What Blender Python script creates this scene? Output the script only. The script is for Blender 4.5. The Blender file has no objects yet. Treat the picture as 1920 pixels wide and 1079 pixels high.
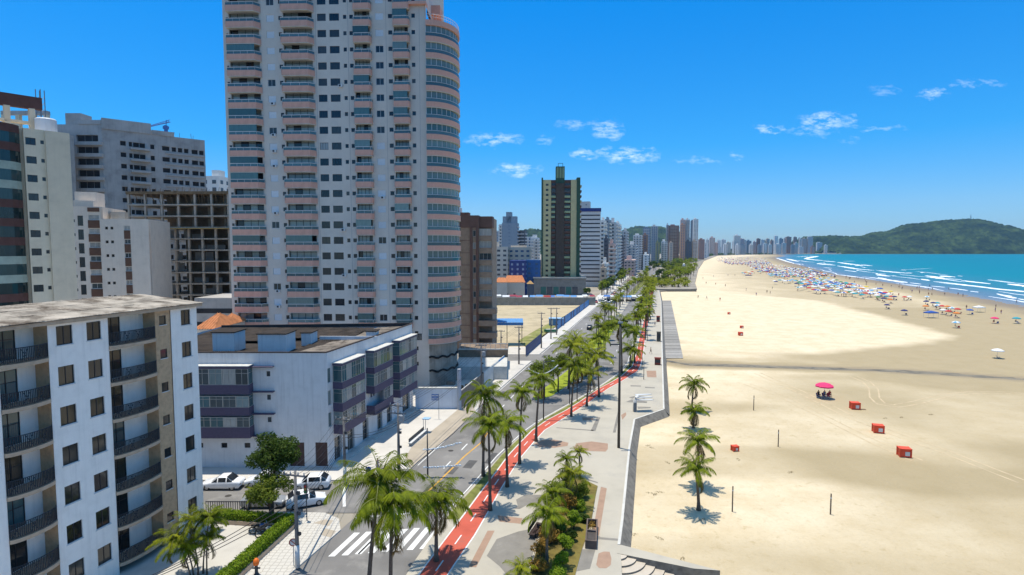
import bpy, bmesh, math, random
import numpy as np
from mathutils import Vector, Matrix
R = math.radians
rng = random.Random(11)
scene = bpy.context.scene
col = scene.collection

# ------------------------------------------------------------------ camera
F = 1066.0            # focal length in photograph pixels (1920 wide)
H = 26.0              # camera height above the street
PITCH = math.atan(71.5 / 1066)
cam_data = bpy.data.cameras.new("camera")
cam_data.sensor_width = 36.0
cam_data.lens = 36.0 * F / 1920.0
cam_data.clip_start = 0.5
cam_data.clip_end = 30000
cam = bpy.data.objects.new("camera", cam_data)
cam.location = (0, 0, H)
cam.rotation_euler = (R(90) - PITCH, 0, 0)
col.objects.link(cam)
scene.camera = cam

# ------------------------------------------------------------------ sky, sun, exposure
SUN_EL, SUN_AZ = 82.5, -52.0      # azimuth from +Y towards +X: high sun, ahead and to the left
world = bpy.data.worlds.new("World")
scene.world = world
world.use_nodes = True
world.cycles.sampling_method = 'MANUAL'; world.cycles.sample_map_resolution = 256

class NT:
    """small node helper"""
    def __init__(s, tree):
        s.t = tree; s.n = tree.nodes; s.l = tree.links
    def new(s, typ, **kw):
        n = s.n.new(typ)
        for k, v in kw.items(): setattr(n, k, v)
        return n
    def link(s, a, b): s.l.new(a, b)
    def val(s, sock, v):
        if hasattr(v, 'is_output') or hasattr(v, 'links'): s.l.new(v, sock)
        else: sock.default_value = v
    def math(s, op, a, b=0.0, c=None, clamp=False):
        n = s.n.new('ShaderNodeMath'); n.operation = op; n.use_clamp = clamp
        s.val(n.inputs[0], a); s.val(n.inputs[1], b)
        if c is not None: s.val(n.inputs[2], c)
        return n.outputs[0]
    def mix(s, fac, a, b, blend='MIX'):
        n = s.n.new('ShaderNodeMix'); n.data_type = 'RGBA'; n.blend_type = blend
        s.val(n.inputs[0], fac); s.val(n.inputs[6], a); s.val(n.inputs[7], b)
        return n.outputs[2]
    def noise(s, vec, scale, detail=3.0, rough=0.55, dist=0.0):
        n = s.n.new('ShaderNodeTexNoise')
        if vec is not None: s.l.new(vec, n.inputs['Vector'])
        n.inputs['Scale'].default_value = scale; n.inputs['Detail'].default_value = detail
        n.inputs['Roughness'].default_value = rough; n.inputs['Distortion'].default_value = dist
        return n.outputs[0]
    def ramp(s, fac, stops, interp='LINEAR'):
        n = s.n.new('ShaderNodeValToRGB'); s.l.new(fac, n.inputs[0])
        cr = n.color_ramp; cr.interpolation = interp
        while len(cr.elements) < len(stops): cr.elements.new(0.5)
        for e, (p, c) in zip(cr.elements, stops):
            e.position = p; e.color = c if len(c) == 4 else (*c, 1)
        return n.outputs[0]
    def mapping(s, vec, scale=(1, 1, 1), loc=(0, 0, 0), rot=(0, 0, 0)):
        n = s.n.new('ShaderNodeMapping'); s.l.new(vec, n.inputs[0])
        n.inputs['Scale'].default_value = scale; n.inputs['Location'].default_value = loc
        n.inputs['Rotation'].default_value = rot
        return n.outputs[0]

w = NT(world.node_tree); w.n.clear()
out = w.new('ShaderNodeOutputWorld'); bg = w.new('ShaderNodeBackground')
sky = w.new('ShaderNodeTexSky'); sky.sky_type = 'NISHITA'; sky.sun_disc = False
sky.sun_elevation = R(SUN_EL); sky.sun_rotation = R(SUN_AZ)
sky.altitude = 0; sky.air_density = 1.0; sky.dust_density = 0.3; sky.ozone_density = 8.0
tc = w.new('ShaderNodeTexCoord')
sep = w.new('ShaderNodeSeparateXYZ'); w.link(tc.outputs['Generated'], sep.inputs[0])
# deeper blue above the horizon all round; unseen zenith whitened to brighten shade
sky_tint = w.ramp(sep.outputs[2], [(0.0, (.335, .44, .585)), (0.07, (.30, .47, .61)), (0.17, (.10, .475, .67)), (0.42, (.003, .49, .78)), (0.58, (.45, .80, .80)), (1.0, (1.0, .97, .82))])
skyc = w.mix(1.0, sky.outputs[0], sky_tint, 'MULTIPLY')
# small fair-weather clouds: wisps at known bearings, torn up by noise
ysafe = w.math('MAXIMUM', sep.outputs[1], 0.05)
ga = w.math('DIVIDE', sep.outputs[0], ysafe); gb = w.math('DIVIDE', sep.outputs[2], ysafe)
comb = w.new('ShaderNodeCombineXYZ'); w.link(ga, comb.inputs[0]); w.link(gb, comb.inputs[1])
warp = w.noise(comb.outputs[0], 34.0, 3.0, 0.62)
wx = w.math('MULTIPLY_ADD', warp, 0.06, w.math('ADD', ga, -0.03))
warp2 = w.noise(w.mapping(comb.outputs[0], loc=(7.3, 2.1, 0)), 40.0, 3.0, 0.62)
wy = w.math('MULTIPLY_ADD', warp2, 0.028, w.math('ADD', gb, -0.014))
CL = [(930, 262, 52, 13, .9), (1078, 234, 32, 9, .55), (1135, 243, 30, 20, 1.0), (970, 320, 46, 14, .95), (1098, 289, 36, 10, .9),
      (1178, 291, 64, 16, 1.1), (1445, 242, 28, 9, 1.0), (1548, 228, 58, 17, 1.0), (1520, 246, 50, 9, .55), (1640, 240, 60, 6, .45),
      (1750, 175, 30, 11, .9), (1835, 157, 48, 7, .5), (1378, 294, 18, 7, .6), (1310, 302, 40, 6, .45), (1018, 262, 24, 8, .4), (1660, 170, 26, 10, .35),
      (915, 321, 14, 5, .4), (1590, 262, 22, 6, .3)]
acc = None
ct, st_ = math.cos(PITCH), math.sin(PITCH)
for cx, cy, rx, ry, s_ in CL:
    dx = (cx - 960) / F; dv = -(cy - 539.5) / F
    yy = ct + st_ * dv; zz = -st_ + ct * dv
    a0, b0 = dx / yy, zz / yy
    ex = w.math('DIVIDE', w.math('SUBTRACT', wx, a0), rx / F * 1.1); ey = w.math('DIVIDE', w.math('SUBTRACT', wy, b0), ry / F * 1.1)
    q = w.math('ADD', w.math('MULTIPLY', ex, ex), w.math('MULTIPLY', ey, ey))
    m_ = w.math('MULTIPLY', w.math('SUBTRACT', 1.0, q, clamp=True), s_)
    acc = m_ if acc is None else w.math('MAXIMUM', acc, m_)
front = w.math('GREATER_THAN', sep.outputs[1], 0.1)
tear = w.noise(w.mapping(comb.outputs[0], scale=(1, 2.6, 1)), 42.0, 4.0, 0.65)
tearf = w.ramp(tear, [(0.42, (0, 0, 0)), (0.80, (1, 1, 1))])
cfac = w.math('MULTIPLY', w.math('MULTIPLY', acc, tearf), w.math('MULTIPLY', front, .8), clamp=True)
SKY_STRENGTH = 0.15
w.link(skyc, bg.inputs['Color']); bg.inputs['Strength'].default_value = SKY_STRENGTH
bgc = w.new('ShaderNodeBackground'); bgc.inputs['Color'].default_value = (5.0, 5.6, 6.0, 1); bgc.inputs['Strength'].default_value = SKY_STRENGTH
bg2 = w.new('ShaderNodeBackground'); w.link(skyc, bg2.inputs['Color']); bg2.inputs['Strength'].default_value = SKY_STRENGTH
inner = w.new('ShaderNodeMixShader'); w.link(cfac, inner.inputs[0]); w.link(bg2.outputs[0], inner.inputs[1]); w.link(bgc.outputs[0], inner.inputs[2])
# the cloud nodes only need evaluating in the part of the sky that holds clouds
zone = w.math('MULTIPLY', w.math('GREATER_THAN', sep.outputs[1], 0.5), w.math('MULTIPLY', w.math('GREATER_THAN', sep.outputs[2], 0.10), w.math('LESS_THAN', sep.outputs[2], 0.34)))
outer = w.new('ShaderNodeMixShader'); w.link(zone, outer.inputs[0]); w.link(bg.outputs[0], outer.inputs[1]); w.link(inner.outputs[0], outer.inputs[2])
w.link(outer.outputs[0], out.inputs[0])

sun_data = bpy.data.lights.new("sun", 'SUN'); sun_data.energy = 2.95; sun_data.angle = R(0.53); sun_data.color = (1.0, 0.92, 0.78)
sun = bpy.data.objects.new("sun", sun_data); col.objects.link(sun)
sdir = Vector((math.sin(R(SUN_AZ)) * math.cos(R(SUN_EL)), math.cos(R(SUN_AZ)) * math.cos(R(SUN_EL)), math.sin(R(SUN_EL))))
sun.rotation_euler = sdir.to_track_quat('Z', 'Y').to_euler()
sun.location = (0, 0, 200)

vs = scene.view_settings
vs.view_transform = 'Standard'; vs.look = 'None'; vs.exposure = 0.76; vs.gamma = 1.0; vs.use_curve_mapping = False
cy_ = scene.cycles
cy_.max_bounces = 6; cy_.diffuse_bounces = 3; cy_.glossy_bounces = 3; cy_.transmission_bounces = 2; cy_.transparent_max_bounces = 6; cy_.volume_bounces = 0
cy_.caustics_reflective = False; cy_.caustics_refractive = False

# ------------------------------------------------------------------ pixel -> place helpers
def ray(px, py):
    x = (px - 960) / F; y = -(py - 539.5) / F
    return x, ct + st_ * y, -st_ + ct * y
def G(px, py, z=0.12):
    d = ray(px, py); t = (z - H) / d[2]
    return (d[0] * t, d[1] * t)
def at(px, py, Y):
    d = ray(px, py); t = Y / d[1]
    return Vector((d[0] * t, Y, H + d[2] * t))
def proj(x, y, z):
    z = z - H; d = y * ct - z * st_; u = y * st_ + z * ct
    return 960 + F * x / d, 539.5 - F * u / d
def heading(a): return (math.sin(R(a)), math.cos(R(a)))

# ------------------------------------------------------------------ mesh helpers
class MB:
    def __init__(s): s.v = []; s.f = []; s.m = []; s.T = None
    def frame(s, ox=0, oy=0, rz=0, oz=0):
        s.T = (ox, oy, math.cos(rz), math.sin(rz), oz); return s
    def pt(s, p):
        if s.T:
            ox, oy, c, n, oz = s.T
            p = (ox + c * p[0] - n * p[1], oy + n * p[0] + c * p[1], p[2] + oz)
        s.v.append(tuple(p)); return len(s.v) - 1
    def poly(s, pts, m=0):
        s.f.append([s.pt(p) for p in pts]); s.m.append(m)
    def box(s, x0, x1, y0, y1, z0, z1, m=0, bottom=True):
        a = [s.pt(p) for p in ((x0, y0, z0), (x1, y0, z0), (x1, y1, z0), (x0, y1, z0), (x0, y0, z1), (x1, y0, z1), (x1, y1, z1), (x0, y1, z1))]
        fs = [(4, 5, 6, 7), (0, 1, 5, 4), (1, 2, 6, 5), (2, 3, 7, 6), (3, 0, 4, 7)]
        if bottom: fs.append((3, 2, 1, 0))
        for f in fs: s.f.append([a[i] for i in f]); s.m.append(m)
    def prism(s, pts, z0, z1, m=0, mside=None, bottom=False):
        n = len(pts); area = sum(pts[i][0] * pts[(i + 1) % n][1] - pts[(i + 1) % n][0] * pts[i][1] for i in range(n))
        if area < 0: pts = pts[::-1]
        lo = [s.pt((p[0], p[1], z0)) for p in pts]; hi = [s.pt((p[0], p[1], z1)) for p in pts]
        s.f.append(hi); s.m.append(m)
        if bottom: s.f.append(lo[::-1]); s.m.append(m)
        for i in range(n):
            j = (i + 1) % n; s.f.append([lo[i], lo[j], hi[j], hi[i]]); s.m.append(m if mside is None else mside)
    def strip(s, A, B, z=0.0, m=0):
        """flat ribbon between two polylines of the same length"""
        a = [s.pt((p[0], p[1], z if len(p) < 3 else p[2])) for p in A]; b = [s.pt((p[0], p[1], z if len(p) < 3 else p[2])) for p in B]
        for i in range(len(a) - 1): s.f.append([a[i], b[i], b[i + 1], a[i + 1]]); s.m.append(m)
    def tube(s, pts, r, n=6, m=0, caps=True):
        pts = [Vector(p) for p in pts]; rings = []
        for i, p in enumerate(pts):
            d = (pts[min(i + 1, len(pts) - 1)] - pts[max(i - 1, 0)])
            if d.length < 1e-6: d = Vector((0, 0, 1))
            d.normalize()
            up = Vector((0, 0, 1)) if abs(d.z) < .9 else Vector((1, 0, 0))
            e1 = d.cross(up).normalized(); e2 = e1.cross(d).normalized()
            rr = r[i] if isinstance(r, (list, tuple)) else r
            rings.append([s.pt(p + e1 * (rr * math.cos(2 * math.pi * k / n)) + e2 * (rr * math.sin(2 * math.pi * k / n))) for k in range(n)])
        for a, b in zip(rings, rings[1:]):
            for k in range(n): s.f.append([a[k], a[(k + 1) % n], b[(k + 1) % n], b[k]]); s.m.append(m)
        if caps: s.f.append(rings[0][::-1]); s.m.append(m); s.f.append(rings[-1]); s.m.append(m)
    def lathe(s, prof, n=12, m=0, cx=0, cy=0):
        rings = [[s.pt((cx + r * math.cos(2 * math.pi * k / n), cy + r * math.sin(2 * math.pi * k / n), z)) for k in range(n)] for r, z in prof]
        for a, b in zip(rings, rings[1:]):
            for k in range(n): s.f.append([a[k], a[(k + 1) % n], b[(k + 1) % n], b[k]]); s.m.append(m)
        s.f.append(rings[0][::-1]); s.m.append(m); s.f.append(rings[-1]); s.m.append(m)
    def mesh(s, name, mats, smooth=False):
        me = bpy.data.meshes.new(name); me.from_pydata(s.v, [], s.f)
        for m in (mats if isinstance(mats, (list, tuple)) else [mats]): me.materials.append(m)
        if any(s.m): me.polygons.foreach_set('material_index', s.m)
        if smooth: me.polygons.foreach_set('use_smooth', [True] * len(me.polygons))
        me.update(); return me
    def build(s, name, mats, parent=None, loc=(0, 0, 0), rz=0, smooth=False, kind=None):
        return inst(name, s.mesh(name, mats, smooth), parent, loc, rz, kind)

def inst(name, me, parent=None, loc=(0, 0, 0), rz=0, kind=None):
    o = bpy.data.objects.new(name, me); col.objects.link(o)
    o.location = loc; o.rotation_euler = (0, 0, rz)
    if parent is not None: o.parent = parent
    if kind: o['kind'] = kind
    return o
def tag(o, label, cat, group=None):
    o['label'] = label; o['category'] = cat
    if group: o['group'] = group
    return o
def thing(name, label, cat, loc=(0, 0, 0), rz=0, group=None):
    o = bpy.data.objects.new(name, None); col.objects.link(o); o.empty_display_size = .3
    o.location = loc; o.rotation_euler = (0, 0, rz)
    return tag(o, label, cat, group)
def mesh_np(name, V, Fq, mats, mi=None, smooth=False):
    """mesh from numpy arrays; Fq is (n,3) or (n,4)"""
    me = bpy.data.meshes.new(name); V = np.asarray(V, np.float32); Fq = np.asarray(Fq, np.int32)
    n, k = Fq.shape
    me.vertices.add(len(V)); me.vertices.foreach_set('co', V.ravel())
    me.loops.add(n * k); me.loops.foreach_set('vertex_index', Fq.ravel())
    me.polygons.add(n); me.polygons.foreach_set('loop_start', np.arange(0, n * k, k, dtype=np.int32))
    me.polygons.foreach_set('loop_total', np.full(n, k, np.int32))
    for m in (mats if isinstance(mats, (list, tuple)) else [mats]): me.materials.append(m)
    if mi is not None: me.polygons.foreach_set('material_index', np.asarray(mi, np.int32))
    if smooth: me.polygons.foreach_set('use_smooth', np.ones(n, bool))
    me.update(calc_edges=True); me.validate(); return me

# ------------------------------------------------------------------ materials
MATS = {}
def pm(name, c, rough=.85, var=.12, scale=1.5, bump=0.0, bscale=12, spec=.3, metal=0.0, streak=0.0, rnd=0.0, dirt=None, world_co=False, lines=None):
    """painted/mineral surface: base colour broken up by noise, optional rain streaks, dirt patches, per-object variation"""
    if name in MATS: return MATS[name]
    m = bpy.data.materials.new(name); m.use_nodes = True; t = NT(m.node_tree)
    b = t.n['Principled BSDF']; b.inputs['Roughness'].default_value = rough; b.inputs['Metallic'].default_value = metal
    b.inputs['Specular IOR Level'].default_value = spec
    if world_co:
        g_ = t.new('ShaderNodeNewGeometry'); co = g_.outputs['Position']
    else:
        tcn = t.new('ShaderNodeTexCoord'); co = tcn.outputs['Object']
    n1 = t.noise(co, scale, 5.0, .6)
    dark = tuple(max(0, x * (1 - var * 1.6)) for x in c) + (1,); lite = tuple(min(1, x * (1 + var)) for x in c) + (1,)
    colr = t.ramp(n1, [(0.28, dark), (0.5, (*c, 1)), (0.75, lite)])
    if streak:
        n2 = t.noise(t.mapping(co, scale=(2.2, 2.2, .12)), 1.4, 4.0, .6)
        colr = t.mix(t.math('MULTIPLY', t.ramp(n2, [(.5, (0, 0, 0)), (.75, (1, 1, 1))]), streak), colr, tuple(x * .45 for x in c) + (1,))
    if dirt:
        n3 = t.noise(co, dirt[1], 6.0, .65)
        colr = t.mix(t.ramp(n3, [(dirt[2], (0, 0, 0)), (dirt[2] + .14, (1, 1, 1))]), colr, (*dirt[0], 1))
    if rnd:
        oi = t.new('ShaderNodeObjectInfo')
        f_ = t.math('MULTIPLY_ADD', oi.outputs['Random'], rnd * 2, 1 - rnd)
        hsn = t.new('ShaderNodeHueSaturation'); t.link(colr, hsn.inputs['Color']); t.link(f_, hsn.inputs['Value']); colr = hsn.outputs[0]
    t.link(colr, b.inputs['Base Color'])
    if bump:
        bp = t.new('ShaderNodeBump'); bp.inputs['Strength'].default_value = bump; bp.inputs['Distance'].default_value = .05
        t.link(t.noise(co, bscale, 6.0, .7), bp.inputs['Height']); t.link(bp.outputs[0], b.inputs['Normal'])
    MATS[name] = m; return m
def glass(name, c=(.025, .04, .05), curtain=(.45, .45, .42), share=.25, rough=.06, tint=None):
    """window pane seen from outside: mirror-like dark glass, some with pale curtains or blinds drawn behind (per pane)"""
    if name in MATS: return MATS[name]
    m = bpy.data.materials.new(name); m.use_nodes = True; t = NT(m.node_tree); b = t.n['Principled BSDF']
    oi = t.new('ShaderNodeObjectInfo'); tcn = t.new('ShaderNodeTexCoord')
    base = t.ramp(oi.outputs['Random'], [(0, (*c, 1)), (max(.02, 1 - share - .02), tuple(x * 2.2 for x in c) + (1,)), (1 - share, tuple(x * .55 for x in curtain) + (1,)), (1, (*curtain, 1))])
    n = t.noise(t.mapping(tcn.outputs['Object'], scale=(3, 3, .4)), 2.0, 2.0)
    base = t.mix(t.math('MULTIPLY', n, .5), base, tuple(x * .5 for x in c) + (1,))
    t.link(base, b.inputs['Base Color']); b.inputs['Roughness'].default_value = rough; b.inputs['Specular IOR Level'].default_value = .6
    b.inputs['Coat Weight'].default_value = .0
    MATS[name] = m; return m
def leafmat(name, c1, c2, rnd=.12, scale=1.2, trans=.3):
    if name in MATS: return MATS[name]
    m = bpy.data.materials.new(name); m.use_nodes = True; t = NT(m.node_tree); b = t.n['Principled BSDF']; o = t.n['Material Output']
    tcn = t.new('ShaderNodeTexCoord'); oi = t.new('ShaderNodeObjectInfo')
    n = t.noise(tcn.outputs['Object'], scale, 4.0, .65)
    cc = t.ramp(n, [(.3, c1), (.7, c2)])
    f_ = t.math('MULTIPLY_ADD', oi.outputs['Random'], rnd * 2, 1 - rnd)
    hsn = t.new('ShaderNodeHueSaturation'); t.link(cc, hsn.inputs['Color']); t.link(f_, hsn.inputs['Value'])
    t.link(hsn.outputs[0], b.inputs['Base Color']); b.inputs['Roughness'].default_value = .6; b.inputs['Specular IOR Level'].default_value = .12
    tr = t.new('ShaderNodeBsdfTranslucent'); mx = t.new('ShaderNodeMixShader'); mx.inputs[0].default_value = trans
    t.link(t.mix(1.0, hsn.outputs[0], (1.0, 1.25, .55, 1), 'MULTIPLY'), tr.inputs[0])
    t.link(b.outputs[0], mx.inputs[1]); t.link(tr.outputs[0], mx.inputs[2]); t.link(mx.outputs[0], o.inputs[0])
    MATS[name] = m; return m
# ------------------------------------------------------------------ figure meshes (helpers for the people placed below)
def skin_mesh(name, J, Ed, rad, mats, matf, sub=1):
    """one continuous body grown over a skeleton"""
    me = bpy.data.meshes.new('sk'); me.from_pydata(J, Ed, []); o = bpy.data.objects.new('sk', me); col.objects.link(o)
    m_ = o.modifiers.new('s', 'SKIN'); sv = me.skin_vertices[0].data
    for i, r_ in enumerate(rad): sv[i].radius = (r_, r_) if not isinstance(r_, tuple) else r_
    sv[0].use_root = True
    s_ = o.modifiers.new('u', 'SUBSURF'); s_.levels = sub; s_.render_levels = sub
    dg = bpy.context.evaluated_depsgraph_get(); out_ = bpy.data.meshes.new_from_object(o.evaluated_get(dg)); bpy.data.objects.remove(o); bpy.data.meshes.remove(me)
    out_.name = name; out_.materials.clear()
    for q in mats: out_.materials.append(q)
    for p in out_.polygons: p.material_index = matf(p.center); p.use_smooth = True
    return out_
M_skin = pm('skin', (.34, .19, .12), .6, .08, 6, rnd=.3); M_hair = pm('hair', (.025, .018, .014), .7, .2, 8)
CLOTH = [pm('cloth_%s' % n, c, .85, .1, 5) for n, c in (('navy', (.03, .045, .12)), ('red', (.38, .03, .035)), ('white', (.62, .62, .60)), ('black', (.02, .02, .022)), ('violet', (.20, .13, .34)), ('teal', (.03, .20, .22)))]
def person_mesh(pose, cloth, shirt):
    if pose == 'stand': leg = [(.10, 0, .92), (.11, .02, .50), (.11, .05, .08), (.11, -.10, .04)], [(-.10, 0, .92), (-.11, -.03, .50), (-.11, .02, .08), (-.11, -.13, .04)]
    else: leg = [(.10, 0, .92), (.11, -.20, .52), (.11, -.28, .10), (.11, -.42, .06)], [(-.10, 0, .92), (-.11, .10, .50), (-.11, .34, .16), (-.11, .24, .06)]
    if pose == 'sit': leg = [(.10, 0, .92), (.13, -.40, .98), (.13, -.62, .62), (.13, -.78, .60)], [(-.10, 0, .92), (-.13, -.40, 1.0), (-.13, -.60, .62), (-.13, -.76, .60)]
    J = [(0, 0, .96), (0, 0, 1.15), (0, 0, 1.36), (0, 0, 1.48), (0, -.02, 1.56), (0, -.02, 1.66), (0, -.01, 1.73)]
    Ed = [(0, 1), (1, 2), (2, 3), (3, 4), (4, 5), (5, 6)]; rad = [(.15, .11), (.14, .10), (.17, .11), .055, .085, .10, .06]
    for L_ in leg:
        b0 = len(J); J += L_; Ed += [(0, b0), (b0, b0 + 1), (b0 + 1, b0 + 2), (b0 + 2, b0 + 3)]; rad += [.085, .06, .04, .035]
    sw = .18 if pose == 'walk' else .02
    for sg in (1, -1):
        b0 = len(J); J += [(.19 * sg, 0, 1.40), (.24 * sg, .03 + sg * sw * .4, 1.14), (.25 * sg, -.08 - sg * sw, .92), (.25 * sg, -.11 - sg * sw, .82)]; Ed += [(2, b0), (b0, b0 + 1), (b0 + 1, b0 + 2), (b0 + 2, b0 + 3)]; rad += [.065, .045, .035, .04]
    def mf(c):
        if c.z > 1.62 and (c.y > -.05 or c.z > 1.72): return 1
        if .60 < c.z < 1.0 and abs(c.x) < .20: return 2
        if shirt and 1.0 <= c.z < 1.44 and abs(c.x) < .23: return 2
        return 0
    return skin_mesh('person', J, Ed, rad, [M_skin, M_hair, cloth], mf)
PM = {}
POSES = {(p_, s_): person_mesh(p_, CLOTH[0], s_) for p_ in ('stand', 'walk', 'sit') for s_ in (True, False)}     # grown first, while the scene is still empty
# ================================================================== THE SETTING
def struct(o): o['kind'] = 'structure'; return o
def P8(pts, z=.12): return [G(800 + x / 3.4286, 800 + y / 3.4286, z) for x, y in pts]
def P1(pts, z=.12): return [G(860 + x / 3.48, 540 + y / 3.48, z) for x, y in pts]
def PX(pts, z=.12): return [G(x, y, z) for x, y in pts]
def resample(pl_, step):
    out_ = [pl_[0]]
    for a, b in zip(pl_, pl_[1:]):
        d = math.dist(a, b); n = max(1, int(d / step))
        for i in range(1, n + 1): out_.append((a[0] + (b[0] - a[0]) * i / n, a[1] + (b[1] - a[1]) * i / n))
    return out_
def at_y(pl_, y):
    """x on a polyline (ordered by growing y) at depth y"""
    for a, b in zip(pl_, pl_[1:]):
        if a[1] <= y <= b[1]: return a[0] + (b[0] - a[0]) * (y - a[1]) / (b[1] - a[1] + 1e-9)
    a, b = (pl_[0], pl_[1]) if y < pl_[0][1] else (pl_[-2], pl_[-1])
    return a[0] + (b[0] - a[0]) * (y - a[1]) / (b[1] - a[1])

SEA_Z, BEACH_Z = -1.25, -0.9
# waterline and land edge in metres
WL = PX([(1920, 575), (1803, 553), (1694, 535), (1639, 526), (1566, 515), (1530, 506), (1482, 493), (1453, 484)], SEA_Z)
d0 = Vector(WL[0]) - Vector(WL[1]); d0.normalize()
WL = [tuple(Vector(WL[0]) + d0 * t) for t in (700, 300, 120)] + WL + [(1180, 2450), (1350, 2900), (1600, 3220), (1900, 3330), (2600, 3360), (7500, 3400)]
SEA_POLY = np.array(WL + [(7500, -700), (600, -700)], float)
def inside(poly, X, Y):
    r = np.zeros(X.shape, bool); n = len(poly)
    for i in range(n):
        x0, y0 = poly[i]; x1, y1 = poly[(i + 1) % n]
        c = ((y0 > Y) != (y1 > Y)) & (X < (x1 - x0) * (Y - y0) / (y1 - y0 + 1e-12) + x0); r ^= c
    return r
def pdist(pl_, X, Y):
    d = np.full(X.shape, 1e9)
    for (x0, y0), (x1, y1) in zip(pl_, pl_[1:]):
        dx, dy = x1 - x0, y1 - y0; t = np.clip(((X - x0) * dx + (Y - y0) * dy) / (dx * dx + dy * dy + 1e-12), 0, 1)
        d = np.minimum(d, np.hypot(X - x0 - t * dx, Y - y0 - t * dy))
    return d
def sdist(X, Y):      # positive on land
    d = pdist(WL, X, Y); return np.where(inside(SEA_POLY, X, Y), -d, d)
def grid_mesh(name, us, ys, mat, zf, attrs):
    U, Yg = np.meshgrid(us, ys); X = U * (Yg + 15)
    Z = zf(X, Yg); V = np.stack([X, Yg, Z], -1).reshape(-1, 3)
    nr, nc = X.shape; I = np.arange(nr * nc).reshape(nr, nc)
    Q = np.stack([I[:-1, :-1], I[:-1, 1:], I[1:, 1:], I[1:, :-1]], -1).reshape(-1, 4)
    me = mesh_np(name, V, Q, mat, smooth=True)
    for an, fn in attrs.items():
        a = me.attributes.new(an, 'FLOAT', 'POINT'); a.data.foreach_set('value', fn(X, Yg).astype(np.float32).ravel())
    return me
def sm(a, b, x): t = np.clip((x - a) / (b - a), 0, 1); return t * t * (3 - 2 * t)
def np_px(X, Y, z):
    zz = z - H; d = np.maximum(Y * ct - zz * st_, .5); u = Y * st_ + zz * ct
    return 960 + F * X / d, 539.5 - F * u / d
_ns = np.random.RandomState(3)
_waves = [(_ns.uniform(-1, 1), _ns.uniform(-1, 1), _ns.uniform(0, 6.28)) for _ in range(24)]
def soft_noise(X, Y, s):
    r = 0
    for i, (a, b, p) in enumerate(_waves): r = r + np.sin((a * X + b * Y) * s * (1 + i * .13) + p)
    return r / 7.0
STREAM = PX([(1248, 676), (1290, 683), (1400, 686), (1520, 690), (1640, 694), (1760, 700), (1920, 711), (2300, 740)], BEACH_Z)
def wetness(X, Y):
    s = sdist(X, Y); px, py = np_px(X, Y, BEACH_Z)
    n = soft_noise(X, Y, .12); n2 = soft_noise(X + 90, Y - 40, .035)
    wl = .95 * (1 - sm(0, 48 + Y * .02, s + n * 5))       # damp foreshore
    broad = .42 * sm(20, 50, s) * (1 - sm(80, 170, s + n * 14))
    dry = np.array(PX([(1246, 548), (1400, 552), (1540, 565), (1640, 590), (1720, 612), (1790, 630), (1740, 645), (1640, 655), (1520, 664), (1380, 655), (1280, 640), (1250, 640)], BEACH_Z))
    ind = inside(dry, X, Y); dd = pdist([tuple(p) for p in dry] + [tuple(dry[0])], X, Y); sd = np.where(ind, dd, -dd) + n * 1.6
    tongue = sm(-4.0, 5.0, sd + soft_noise(X + 30, Y, .45) * .9)
    mid = sm(88, 118, Y) * (1 - sm(215, 300, Y)) * sm(20, 60, X - (Y * .25 + 5)) * .75
    low = np.clip(n2 * .45 - .03, 0, .22) * (1 - sm(150, 210, Y))
    st = 1 - sm(2.0, 8.0, pdist(STREAM, X, Y) + n * .8)
    streak = np.clip(soft_noise(X * .25, Y * 1.4, .16) * .35, 0, .22) * (Y < 260)
    w_ = np.maximum(np.maximum(wl, np.minimum(np.maximum(mid, broad) + low + streak, .56 + .03 * n) * (1 - .85 * tongue)), st * .8)
    return np.clip(w_, 0, 1)
def beach_z(X, Y):
    s = sdist(X, Y)
    st = 1 - sm(.6, 3.2, pdist(STREAM, X, Y))
    return BEACH_Z - sm(0, 1, (50 - s) / 100) * .7 - .12 * st + .03 * soft_noise(X, Y, .3) * (Y < 400)
# sand
m = bpy.data.materials.new('sand'); m.use_nodes = True; t = NT(m.node_tree); b = t.n['Principled BSDF']
ge = t.new('ShaderNodeNewGeometry'); at_ = t.new('ShaderNodeAttribute'); at_.attribute_name = 'wet'
co = ge.outputs['Position']
f1 = t.noise(co, .22, 6, .6); f2 = t.noise(co, 2.5, 5, .65); f3 = t.noise(t.mapping(co, scale=(.05, .5, 1), rot=(0, 0, .25)), 1.0, 5, .6)
dry = t.ramp(f1, [(.3, (.63, .515, .335)), (.55, (.70, .59, .41)), (.8, (.75, .65, .47))])
dry = t.mix(t.math('MULTIPLY', t.ramp(f3, [(.45, (0, 0, 0)), (.75, (1, 1, 1))]), .25), dry, (.50, .39, .22, 1))
dry = t.mix(t.math('MULTIPLY', t.ramp(f2, [(.50, (0, 0, 0)), (.66, (1, 1, 1))]), .18), dry, (.42, .32, .17, 1))
spk = t.noise(co, .9, 6, .72)
dry = t.mix(t.math('MULTIPLY', t.ramp(spk, [(.58, (0, 0, 0)), (.68, (1, 1, 1))]), .5), dry, (.40, .30, .14, 1))
wetc = t.mix(f1, (.35, .275, .15, 1), (.43, .345, .21, 1))
soak = t.mix(t.ramp(at_.outputs['Fac'], [(.62, (0, 0, 0)), (.95, (1, 1, 1))]), wetc, (.245, .19, .125, 1)); cc = t.mix(t.ramp(at_.outputs['Fac'], [(.10, (0, 0, 0)), (.52, (1, 1, 1))]), dry, soak)
t.link(cc, b.inputs['Base Color']); t.link(t.math('MULTIPLY_ADD', at_.outputs['Fac'], -.35, .95), b.inputs['Roughness'])
b.inputs['Specular IOR Level'].default_value = .2
bp = t.new('ShaderNodeBump'); bp.inputs['Strength'].default_value = .8; bp.inputs['Distance'].default_value = .24
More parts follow.
